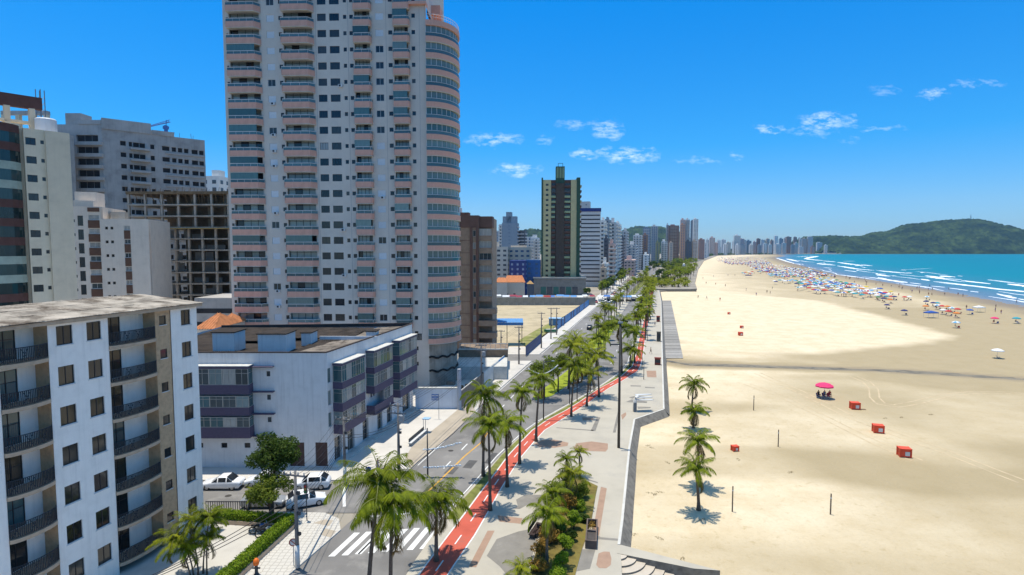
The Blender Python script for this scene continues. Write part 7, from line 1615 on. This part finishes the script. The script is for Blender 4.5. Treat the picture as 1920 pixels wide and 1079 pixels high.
def box_thing(name, lab, px, py, w_, d_, h_, mat, cat, top=None, z=.12, group=None):
    g_ = G(px, py, z); o = thing(name, lab, cat, (g_[0], g_[1], z), R(-14), group); a = MB(); a.box(-w_ / 2, w_ / 2, 0, d_, 0, h_); a.build('body', mat, o); a = MB(); a.box(-w_ / 2 - .08, w_ / 2 + .08, -.08, d_ + .08, h_, h_ + .1); a.build('top', top or mat, o); a = MB(); a.box(-w_ / 2 + .1, w_ / 2 - .1, -.03, -.0, h_ * .35, h_ * .8); a.build('front_panel', M_steel, o)
box_thing('kiosk_booth', 'dark red booth on the promenade beside the brown square', 1233, 685, 1.3, 1.0, 1.5, pm('maroon_paint', (.20, .045, .03), .7, .1, 2), 'booth'); box_thing('kiosk_booth', 'dark booth on the promenade beside the plank ramp', 1235, 641, 1.1, 1.2, 2.6, pm('dark_booth', (.09, .085, .07), .7, .15, 2), 'booth'); box_thing('kiosk_booth', 'red booth farther along the promenade', 1234, 604, 1.2, 1.0, 2.0, pm('red_booth', (.30, .06, .04), .7, .1, 2), 'booth')
g_ = G(1190, 772); sh = thing('beach_shower', 'white curved shower column with dark panel at the step of the sea wall', 'shower', (g_[0], g_[1], .12)); a = MB(); a.tube([(0, 0, 0), (0, 0, 1.9), (.15, 0, 2.3), (.6, 0, 2.5)], [.3, .28, .26, .2], 10); a.build('column', M_polew, sh, smooth=True); a = MB(); a.box(-.22, .25, -.34, -.25, .1, 1.5); a.build('panel', pm('slate', (.14, .16, .18), .5, .1, 2), sh)
for k, zz in enumerate((1.9, 2.2, 2.5)): a = MB(); a.prism([(.2, -.4), (2.6, -.15), (3.0, .1), (2.5, .3), (.2, .3)], zz, zz + .08, bottom=True); a.build('canopy_blade', pm('pale_grey_blade', (.55, .57, .58), .6, .05, 2), sh, (0, .3 * k, 0), R(6 * k - 4))
for i, (px, py, ty) in enumerate([(1207, 712, 676), (1204, 690, 640), (1214, 640, 575), (1217, 600, 545)]): lamp_post(['short dark lamp post beside the brown square', 'slim dark post by the cycle lane straight', 'tall thin lamp post along the promenade rail', 'thin lamp post far along the promenade'][i], px, py, ty, 0, .06)
# plank ramp on the sand
dk = thing('plank_ramp', 'weathered grey plank ramp lying on the sand beside the promenade', 'ramp', (0, 0, 0)); Q0 = PX([(1246, 672), (1281, 672), (1258, 564), (1239, 564)], BEACH_Z + .1); n = 60; M_plank = pm('weathered_plank', (.30, .285, .26), .95, .12, 1.5, .2, 4, rnd=.18)
y0, y1 = Q0[0][1], Q0[2][1]
for i in range(n):
    s0, s1 = i / n, (i + .88) / n; a0 = Vector(Q0[0]).lerp(Vector(Q0[3]), s0); b0 = Vector(Q0[1]).lerp(Vector(Q0[2]), s0); a1 = Vector(Q0[0]).lerp(Vector(Q0[3]), s1); b1 = Vector(Q0[1]).lerp(Vector(Q0[2]), s1)
    a = MB(); a.prism([tuple(a0), tuple(b0), tuple(b1), tuple(a1)], BEACH_Z - .1, BEACH_Z + .16 + .03 * (i % 2)); a.build('plank', M_plank, dk)
# curved steps down to the sand and the flanking wall
c0 = Vector(G(1157, 1038)); A = Vector(G(1163, 1022)); Bq = Vector(G(1350, 1080, -.3)); Cq = Vector(G(1300, 1076, -.3))
stp = thing('curved_steps', 'fan of curved concrete steps leading down to the sand', 'steps', (c0.x, c0.y, 0)); d1 = math.atan2(Cq.y - c0.y, Cq.x - c0.x); d0_ = R(-101)
for k in range(7):
    r0, r1 = .0 if k == 0 else .85 + .78 * (k - 1), .85 + .78 * k; nn = 12; z1 = .10 - .155 * k; arc_o = [(r1 * math.cos(d0_ + (d1 - d0_) * i / nn), r1 * math.sin(d0_ + (d1 - d0_) * i / nn)) for i in range(nn + 1)]; arc_i = [(r0 * math.cos(d0_ + (d1 - d0_) * i / nn), r0 * math.sin(d0_ + (d1 - d0_) * i / nn)) for i in range(nn + 1)]
    a = MB(); a.prism(arc_o + (arc_i[::-1] if k else [(0, 0)]), -1.2, z1, 0, 1); a.build('step', [pm('step_concrete', (.50, .44, .36), .9, .1, 1, .1, 6), M_wallst], stp)
mb = MB(); mb.prism([tuple(A), tuple(Bq), tuple(Cq), tuple(c0)], -1.3, .14, 0, 1); tag(mb.build('step_wall', [M_prom, M_wallst]), 'pale topped stone wall running from the promenade across the sand beside the steps', 'wall')
# ================================================================== PEOPLE
def person(label, x, y, z, rz, pose, ci, shirt=False, group=None, s=1.0):
    k = (pose, ci, shirt)
    if k not in PM: PM[k] = POSES[(pose, shirt)].copy(); PM[k].materials[2] = CLOTH[ci]
    o = inst('person', PM[k], None, (x, y, z - (.52 * s if pose == 'sit' else 0)), rz); o.scale = (s, s, s); return tag(o, label, 'person', group)
def person_px(label, px, py, rz, pose, ci, shirt=False, z=None, group=None, s=1.0):
    z = .12 if z is None else z; g_ = G(px, py, z); return person(label, g_[0], g_[1], z, rz, pose, ci, shirt, group, s)
person_px('person in violet clothes walking past the corner block', 708, 886, R(60), 'walk', 4, True)
g_ = G(1108, 722, 0); bike('motorcycle riding on the right carriageway behind the short palm', g_[0], g_[1], R(75), M_card); person('rider in black sitting on the motorcycle on the right carriageway', g_[0] - .1, g_[1] - .3, .72, R(165), 'sit', 3, True)
for i, (px, py, ci) in enumerate([(1220, 664, 3), (1228, 612, 0), (1226, 590, 1), (1230, 576, 2), (1224, 566, 3)]): person_px(['person in black walking on the promenade near the dark red booth', 'person in navy walking on the promenade by the red booth', 'person in red on the promenade beyond the red booth', 'person in white far along the promenade', 'person in black far along the promenade'][i], px, py, rng.uniform(0, 6), 'walk', ci, True, group='people on the promenade')
# ================================================================== BEACH THINGS
M_polew2 = pm('umbrella_pole', (.55, .55, .53), .5, .1, 4)
UC = {'blue': (.035, .10, .36), 'white': (.70, .71, .70), 'red': (.50, .035, .04), 'teal': (.03, .30, .36), 'pink': (.72, .045, .16), 'orange': (.62, .20, .04), 'yellow': (.65, .48, .05), 'navy': (.025, .035, .14), 'sky': (.16, .40, .62), 'green': (.04, .20, .09)}
UM = {k: pm('umbrella_' + k, c, .8, .06, 4) for k, c in UC.items()}
def umb_mesh(c1, c2):
    a = MB(); n = 8; top = a.pt((0, 0, 2.25)); mid = [a.pt((.7 * math.cos(2 * math.pi * k / n), .7 * math.sin(2 * math.pi * k / n), 2.08)) for k in range(n)]; rim = [a.pt((1.2 * math.cos(2 * math.pi * k / n), 1.2 * math.sin(2 * math.pi * k / n), 1.78)) for k in range(n)]; val = [a.pt((1.2 * math.cos(2 * math.pi * k / n), 1.2 * math.sin(2 * math.pi * k / n), 1.62)) for k in range(n)]
    for k in range(n):
        j = (k + 1) % n; m = k % 2; a.f += [[top, mid[k], mid[j]], [mid[k], rim[k], rim[j], mid[j]], [rim[k], val[k], val[j], rim[j]]]; a.m += [m, m, m]
    return a.mesh('canopy', [UM[c1], UM[c2]])
UMM = {}
pl_m = MB(); pl_m.tube([(0, 0, -.2), (0, 0, 2.3)], .025, 5); pole_me = pl_m.mesh('pole', M_polew2)
def umbrella(label, x, y, z, c1, c2=None, s=1.0, group=None, tilt=0):
    c2 = c2 or c1
    if (c1, c2) not in UMM: UMM[(c1, c2)] = umb_mesh(c1, c2)
    o = thing('beach_umbrella', label, 'beach umbrella', (x, y, z), rng.uniform(0, 1), group); o.scale = (s, s, s); o.rotation_euler = (tilt, 0, rng.uniform(0, 1)); inst('pole', pole_me, o); inst('canopy', UMM[(c1, c2)], o); return o
ch = MB(); ch.poly([(-.28, -.25, .28), (.28, -.25, .28), (.28, .3, .22), (-.28, .3, .22)]); ch.poly([(-.28, .3, .22), (.28, .3, .22), (.28, .55, .85), (-.28, .55, .85)]); ch_s = {}
chf = MB()
for sx in (-.29, .29): chf.tube([(sx, -.35, 0), (sx, .35, .5)], .02, 4); chf.tube([(sx, .45, 0), (sx, -.25, .5)], .02, 4); chf.tube([(sx, .3, .2), (sx, .56, .87)], .02, 4)
chf.tube([(-.29, -.2, .44), (.29, -.2, .44)], .02, 4); chf.tube([(-.29, .55, .84), (.29, .55, .84)], .02, 4)
chf_me = chf.mesh('frame', M_polew2)
def chair(label, x, y, z, rz, c, group=None):
    if c not in ch_s: ch_s[c] = ch.mesh('seat', UM[c])
    o = thing('beach_chair', label, 'beach chair', (x, y, z), rz, group); inst('frame', chf_me, o); inst('seat', ch_s[c], o); return o
def sand_z(x, y): return float(beach_z(np.array([x]), np.array([y]))[0])
def BP(px, py): g_ = G(px, py, BEACH_Z); return g_[0], g_[1], sand_z(*g_)
# the lone pink umbrella party
x, y, z = BP(1545, 747); umbrella('lone bright pink beach umbrella shading a small group on the open sand', x, y, z, 'pink', s=1.3)
person('person in black sitting under the lone pink umbrella, on the left', x - 1.1, y - .1, z + .35, R(10), 'sit', 3, True); person('person in red lying back under the lone pink umbrella, on the right', x + 1.0, y, z + .3, R(-20), 'sit', 1, True); person('person in navy sitting in the middle under the lone pink umbrella', x + .1, y + .1, z + .3, R(5), 'sit', 0, True)
for q, c in ((-.9, 'navy'), (.2, 'navy'), (1.1, 'red')): chair('low %s beach chair under the lone pink umbrella' % ('dark navy' if q < 0 else ('navy' if c == 'navy' else 'red')), x + q, y + .05, z, R(rng.uniform(-15, 15)), c)
# red vendor boxes
M_redbox = pm('red_box', (.72, .085, .035), .6, .08, 3)
def redbox(label, px, py, w_=1.25, rz=-10, flap=False, group='red boxes on the sand'):
    x, y, z = BP(px, py); o = thing('vendor_box', label, 'box', (x, y, z), R(rz), group); t_ = .07; h_ = w_ * .85
    a = MB(); a.box(-w_ / 2, w_ / 2, 0, w_ * .8, .06, h_); a.build('body', M_redbox, o)
    for sx in (-1, 1):
        for yy in (0, w_ * .8): a = MB(); a.box(sx * w_ / 2 - t_, sx * w_ / 2 + t_, yy - t_, yy + t_, 0, h_ + .12); a.build('corner_post', M_redbox, o)
    a = MB(); a.box(-w_ / 2 - .08, w_ / 2 + .08, -.08, w_ * .8 + .08, h_ + .03, h_ + .1); a.build('lid', M_redbox, o); a = MB(); a.box(-w_ * .05, w_ * .38, -.03, -.002, h_ * .22, h_ * .72); a.build('white_panel', M_polew, o)
    if flap: a = MB(); a.box(0, .9, 0, .5, 0, .06); a.build('plank', M_timber, o, (w_ / 2 + .1, .1, .0))
redbox('red vendor box with a plank on the sand, nearest the pink umbrella', 1605, 769, flap=True); redbox('red vendor box with a white panel, middle of the three near ones', 1648, 813, rz=-18); redbox('red vendor box with a white panel, nearest the camera', 1698, 859, rz=-14); redbox('small red box lying alone near the beach palms', 1380, 847, .72, 10)
redbox('tiny red box on the pale sand, upper of the far three', 1367, 590, .9); redbox('tiny red box on the pale sand, middle of the far three', 1391, 616, .9); redbox('tiny red box on the pale sand, lower of the far three', 1389, 630, 1.2)
# net posts
for i, (px, py, ty) in enumerate([(1373, 960, 912), (1557, 965, 926), (1459, 838, 806), (1413, 770, 742)]):
    x, y, z = BP(px, py); zt = at(px, ty, y).z; o = thing('net_post', ['wooden net post on the sand nearest the beach palms', 'wooden net post standing alone on the near right sand', 'wooden net post in the middle of the sand', 'wooden net post farthest back beside the last beach palm'][i], 'post', (x, y, z), 0, 'net posts'); a = MB(); a.tube([(0, 0, -.3), (0, 0, zt - z)], [.075, .065], 8); a.build('post', pm('post_wood', (.17, .135, .10), .9, .25, 3), o)
    a = MB(); a.tube([(0, 0, 0), (0, 0, .12)], .085, 8); a.build('collar', M_polew, o, (0, 0, zt - z - .5))
# crowd of umbrellas: rows read off the photograph as (py, px from, px to, how many)
ROWS = [(497, 1375, 1445, 16), (501, 1400, 1456, 16), (505, 1405, 1485, 22), (509, 1418, 1520, 30), (513, 1420, 1535, 32), (516, 1392, 1412, 8), (518, 1440, 1550, 34), (522, 1440, 1530, 22), (527, 1500, 1555, 9), (532, 1450, 1570, 26), (536, 1490, 1590, 26), (540, 1500, 1608, 24), (545, 1495, 1625, 22), (550, 1520, 1655, 20), (555, 1560, 1665, 14), (560, 1600, 1672, 8)]
names = {'blue': 'blue', 'white': 'white', 'red': 'red', 'teal': 'teal', 'orange': 'orange', 'navy': 'navy', 'sky': 'sky blue', 'yellow': 'yellow', 'green': 'green', 'pink': 'pink'}
wts = ['blue'] * 6 + ['white'] * 6 + ['red'] * 3 + ['navy'] * 2 + ['sky'] * 3 + ['teal'] * 2 + ['orange', 'yellow', 'green']
cnt = 0
for py, xa, xb, n in ROWS[::-1]:
    for i in range(n):
        px = xa + (xb - xa) * (i + rng.uniform(.1, .9)) / n; q = py + rng.uniform(-2.2, 2.2); x, y, z = BP(px, q); c = rng.choice(wts); c2 = 'white' if rng.random() < .3 else c
        if cnt < 285: umbrella('%s umbrella in the dense crowd on the beach' % (names[c] + (' and white' if c2 != c else '')), x, y, z, c, c2, 1.3, 'umbrellas in the beach crowd'); cnt += 1
        if rng.random() < .45: chair('beach chair under the umbrellas of the beach crowd', x + rng.uniform(-1.2, 1.2), y - rng.uniform(.3, 1.2), z, rng.uniform(0, 6), rng.choice(['navy', 'blue', 'red', 'white']), 'chairs in the beach crowd')
        if rng.random() < .35: person('bather in the beach crowd among the umbrellas', x + rng.uniform(-2, 2), y - rng.uniform(.5, 2.5), z, rng.uniform(0, 6), rng.choice(['stand', 'walk']), rng.randrange(6), False, 'bathers in the beach crowd')
fu = MB(); r2 = random.Random(4); cl_list = ['blue', 'white', 'red', 'navy', 'sky', 'white', 'blue']
for k in range(860):
    py_ = r2.uniform(498, 521); v = r2.random(); py = 482.5 + 15 * v ** .8; px = r2.uniform(1343 + max(0, py - 490) * 3.2, 1436 + max(0, py - 488) * 1.5); x, y = G(px, py, BEACH_Z); ci = r2.randrange(len(cl_list)); s = 1.25
    if k >= 560: px, py = r2.uniform(1400 + max(0, py_ - 500) * 3, 1455 + max(0, py_ - 498) * 5), py_; x, y = G(px, py, BEACH_Z)
    T = fu.pt((x, y, BEACH_Z + 2.3)); rim = [fu.pt((x + s * math.cos(k2 * 1.047), y + s * math.sin(k2 * 1.047), BEACH_Z + 1.75)) for k2 in range(6)]
    for k2 in range(6): fu.f.append([T, rim[k2], rim[(k2 + 1) % 6]]); fu.m.append(ci)
    if r2.random() < .6: bx_ = x + r2.uniform(-2, 2); by_ = y - r2.uniform(0, 2); fu.box(bx_ - .3, bx_ + .3, by_ - .3, by_ + .3, BEACH_Z, BEACH_Z + r2.uniform(.7, 1.5), 3 if r2.random() < .6 else 2)
o = fu.build('far_umbrellas', [UM[c] for c in cl_list], kind='stuff'); tag(o, 'far mass of beach umbrellas and bathers towards the end of the beach', 'umbrellas')
SG = [(355, 580, 'red', 'red umbrella alone between the crowd and the waterline'), (410, 575, 'white', 'white umbrella next to the lone red one'), (145, 680, 'navy', 'navy umbrella alone on the open sand before the crowd'), (350, 752, 'navy', 'dark blue umbrella alone on the pale sand edge'), (622, 575, 'sky', 'pale blue umbrella near the waterline'), (610, 635, 'navy', 'dark umbrella left of the small right-hand group'), (605, 695, 'orange', 'tan umbrella below the dark one, left of the right-hand group'),
      (695, 655, 'navy', 'navy umbrella at the start of the right-hand row'), (742, 655, 'teal', 'upper teal umbrella of the right-hand row'), (742, 685, 'sky', 'lower blue umbrella of the right-hand row'), (800, 695, 'red', 'dark red umbrella of the right-hand row'), (862, 700, 'orange', 'orange umbrella of the right-hand row'), (910, 720, 'sky', 'blue and white umbrella of the right-hand row'), (985, 735, 'red', 'red umbrella ending the right-hand row'), (812, 745, 'white', 'white umbrella under the dark red one'), (875, 760, 'red', 'red umbrella under the orange one'), (970, 785, 'orange', 'orange umbrella at the lower end of the right-hand row'),
      (1130, 745, 'blue', 'blue umbrella right of the right-hand row'), (1425, 850, 'pink', 'pink umbrella over a blue mat near the right edge'), (1685, 850, 'teal', 'teal umbrella close to the right edge'), (965, 905, 'sky', 'sky blue umbrella on the sand nearest the pale tongue'), (190, 508, 'yellow', 'yellow umbrella close to the wet sand'), (60, 530, 'orange', 'orange umbrella at the crowd edge'), (95, 540, 'red', 'red umbrella at the crowd edge'), (140, 570, 'teal', 'teal umbrella at the crowd edge'), (195, 572, 'red', 'red and white umbrella at the crowd edge'), (235, 575, 'navy', 'navy umbrella at the crowd edge'), (100, 598, 'navy', 'navy umbrella below the crowd edge'), (180, 612, 'orange', 'orange umbrella below the crowd edge'), (40, 580, 'green', 'green umbrella at the crowd edge')]
for cx, cy, c, lab in SG:
    x, y, z = BP(1640 + cx / 6.346, 470 + (cy + 18) / 6.346); umbrella(lab, x, y, z, c, 'white' if c in ('sky',) else c, 1.08); chair('beach chair beside the ' + lab.split(' umbrella')[0] + ' umbrella by the water side', x + .6, y - .5, z, rng.uniform(0, 6), rng.choice(['navy', 'red', 'blue']), 'chairs by the scattered umbrellas')
    if rng.random() < .6: person('bather sitting beside a scattered umbrella', x - .6, y - .4, z + .3, rng.uniform(-1, 1), 'sit', rng.randrange(6), False, 'bathers by the scattered umbrellas')
x, y, z = BP(1870, 672); umbrella('white umbrella alone far right beside the stream', x, y, z, 'white', 'white', 1.1); chair('dark chair under the lone white umbrella far right', x, y - .4, z, 1.0, 'navy')
def tent(label, px, py, c, w_=3.0):
    x, y, z = BP(px, py); o = thing('beach_tent', label, 'tent', (x, y, z), .1); 
    for sx in (-1, 1):
        for sy in (0, 2.4): a = MB(); a.tube([(0, 0, -.1), (0, 0, 2.2)], .035, 5); a.build('pole', M_polew2, o, (sx * w_ / 2, sy, 0))
    a = MB(); t_ = [(-w_ / 2 - .1, -.1, 2.2), (w_ / 2 + .1, -.1, 2.2), (w_ / 2 + .1, 2.5, 2.2), (-w_ / 2 - .1, 2.5, 2.2)]; ap = (0, 1.2, 2.9)
    for k in range(4): a.poly([t_[k], t_[(k + 1) % 4], ap]); p, q = t_[k], t_[(k + 1) % 4]; a.poly([p, q, (q[0], q[1], 1.85), (p[0], p[1], 1.85)])
    a.build('canopy', UM[c], o)
tent('blue gazebo tent on the sand left of the small umbrella row', 1750, 597, 'blue', 4.2); tent('white gazebo tent near the waterline on the right', 1840, 586, 'white', 3.6); tent('dark gazebo tent on its own before the crowd', 1404, 521, 'navy', 5)
PP = [(1655, 537), (1671, 539), (1710, 549), (1724, 551), (1743, 537.5), (1748, 544), (1779, 543), (1805.5, 556), (1867, 578), (1877, 589), (1906, 568), (1741, 554), (1685, 556), (1586, 522), (1592, 523), (1609, 524), (1602, 531), (1624, 536), (1342, 535), (1360, 538), (1399, 546), (1418, 555), (1438, 550), (1444, 552), (1365, 518), (1378, 518), (1324, 533), (1309, 560), (1812, 580), (1866, 585), (1325, 562), (1350, 565), (1448, 543), (1338, 520), (1318, 524)]
DS = ['at the waterline', 'wading at the edge of the sea', 'on the wet sand', 'crossing the open sand', 'near the stream of walkers']
for i, (px, py) in enumerate(PP):
    x, y, z = BP(px, py); s_d = float(sdist(np.array([x]), np.array([y]))[0]); person('bather wading at the edge of the sea' if s_d < 5 else ('bather standing on the wet foreshore' if s_d < 60 else 'person crossing the open dry sand'), x, y, max(z, SEA_Z - .3), rng.uniform(0, 6), rng.choice(['stand', 'walk']), rng.randrange(6), rng.random() < .4, 'scattered people on the beach', 1.15)
for i in range(60): y = rng.uniform(300, 900); x = float(np.interp(y, [p[1] for p in WL[2:11]], [p[0] for p in WL[2:11]])) - rng.uniform(0, 18 + y * .02); person('bather strolling along the far waterline', x, y, sand_z(x, y), rng.uniform(0, 6), 'walk', rng.randrange(6), False, 'bathers along the far waterline', 1.1)
# thatched kiosk by the groyne and the groyne wall
g_ = at(1282, 512, 600); ks = thing('beach_kiosk', 'dark thatched round kiosk with a small white cupola behind the groyne', 'kiosk', (g_.x, 600, 0)); a = MB(); a.lathe([(8.5, 3.0), (8.2, 3.4), (4.5, 6.2), (1.2, 8.3)], 16); a.build('thatch', pm('grey_thatch', (.12, .105, .10), .95, .25, 1), ks); a = MB(); a.lathe([(1.3, 8.2), (1.5, 8.6), (1.3, 10.5), (.2, 11.6)], 10); a.build('cupola', M_polew, ks)
for k in range(8): a = MB(); a.tube([(0, 0, -1), (0, 0, 3.2)], .2, 6); a.build('post', M_timber, ks, (7 * math.cos(k * .785), 7 * math.sin(k * .785), 0))
A, B = G(1226, 544), G(1308, 545); gr = MB(); gr.box(A[0], B[0] + .5, A[1] - 1.2, A[1], -1.4, .75); tag(gr.build('groyne_wall', M_wallst), 'low grey groyne wall reaching out over the sand before the palm thicket', 'wall')
# wheel tracks pressed into the sand
M_track = pm('disturbed_sand', (.53, .42, .265), .95, .15, .8, .3, 6, world_co=True)
def track(pxs, w_=.28, gap=1.5):
    pl_ = resample(PX(pxs, BEACH_Z), .8); mb = MB()
    for off in (-gap / 2, gap / 2):
        A_, B_ = [], []
        for i, p in enumerate(pl_):
            q = pl_[min(i + 1, len(pl_) - 1)]; o = pl_[max(0, i - 1)]; d = Vector((q[0] - o[0], q[1] - o[1])); d.normalize(); ww = w_ * (.6 + .6 * rng.random()); 
            xa, ya = p[0] + d.y * (off - ww / 2), p[1] - d.x * (off - ww / 2); xb, yb = p[0] + d.y * (off + ww / 2), p[1] - d.x * (off + ww / 2); A_.append((xa, ya)); B_.append((xb, yb))
        za = beach_z(np.array([p[0] for p in A_]), np.array([p[1] for p in A_])) + .012; zb = beach_z(np.array([p[0] for p in B_]), np.array([p[1] for p in B_])) + .012
        mb.strip([(p[0], p[1], float(q)) for p, q in zip(A_, za)], [(p[0], p[1], float(q)) for p, q in zip(B_, zb)])
    return struct(mb.build('wheel_tracks', M_track))
track([(1400, 720), (1470, 745), (1560, 790), (1640, 830), (1720, 865)]); track([(1420, 700), (1500, 735), (1590, 780), (1680, 815), (1780, 850), (1920, 905)]); track([(1600, 706), (1625, 716), (1638, 730), (1640, 746), (1652, 758), (1680, 762), (1720, 755), (1770, 742), (1830, 736), (1920, 738)])
# dark seaweed specks and tufts at the foot of the wall
M_weed = pm('dry_weed', (.16, .12, .05), .95, .3, 3)
for i, (px, py) in enumerate([(1215, 836), (1222, 840), (1219, 925), (1228, 928), (1237, 923), (1188, 852), (1252, 868), (1188, 1003), (1237, 1010), (1280, 1050), (1316, 975), (1660, 785), (1690, 783), (1384, 862), (1745, 778), (1482, 886)]):
    x, y, z = BP(px, py)
    o = inst('weed_tuft', leaf_cloud('weed_tuft', [(0, 0, .02, .5, .22, .05)], 60, .05, M_weed, i), None, (x, y, z), rng.uniform(0, 3)); tag(o, 'small patch of dry weed washed up on the sand', 'weed', 'weed patches on the sand')
for i in range(9):
    s = i / 8; px = 1163 + 4 * s; py = 1022 - 60 * s; x, y, z = BP(px + 7, py); o = inst('creeping_plant', leaf_cloud('creeping_plant', [(0, 0, .1, .3, .4, .12)], 70, .07, M_leafm, 300 + i), None, (x, y, z)); tag(o, 'small green creeper on the sand at the foot of the sea wall', 'plant', 'creepers at the sea wall foot')

# ================================================================== HAZE
hz = MB(); hz.box(-4300, 9200, -900, 5600, -4.0, 262); hzo = hz.build('haze', [], kind='stuff'); tag(hzo, 'thin sea haze hanging over the bay and the far skyline', 'haze')
hm = bpy.data.materials.new('haze_air'); hm.use_nodes = True; ht = NT(hm.node_tree); ht.n.clear(); ho_ = ht.new('ShaderNodeOutputMaterial'); pv = ht.new('ShaderNodeVolumePrincipled'); pv.inputs['Color'].default_value = (.34, .66, 1.0, 1); pv.inputs['Density'].default_value = 4.5e-5; pv.inputs['Anisotropy'].default_value = 0.2
ht.link(pv.outputs[0], ho_.inputs['Volume']); hzo.data.materials.append(hm)
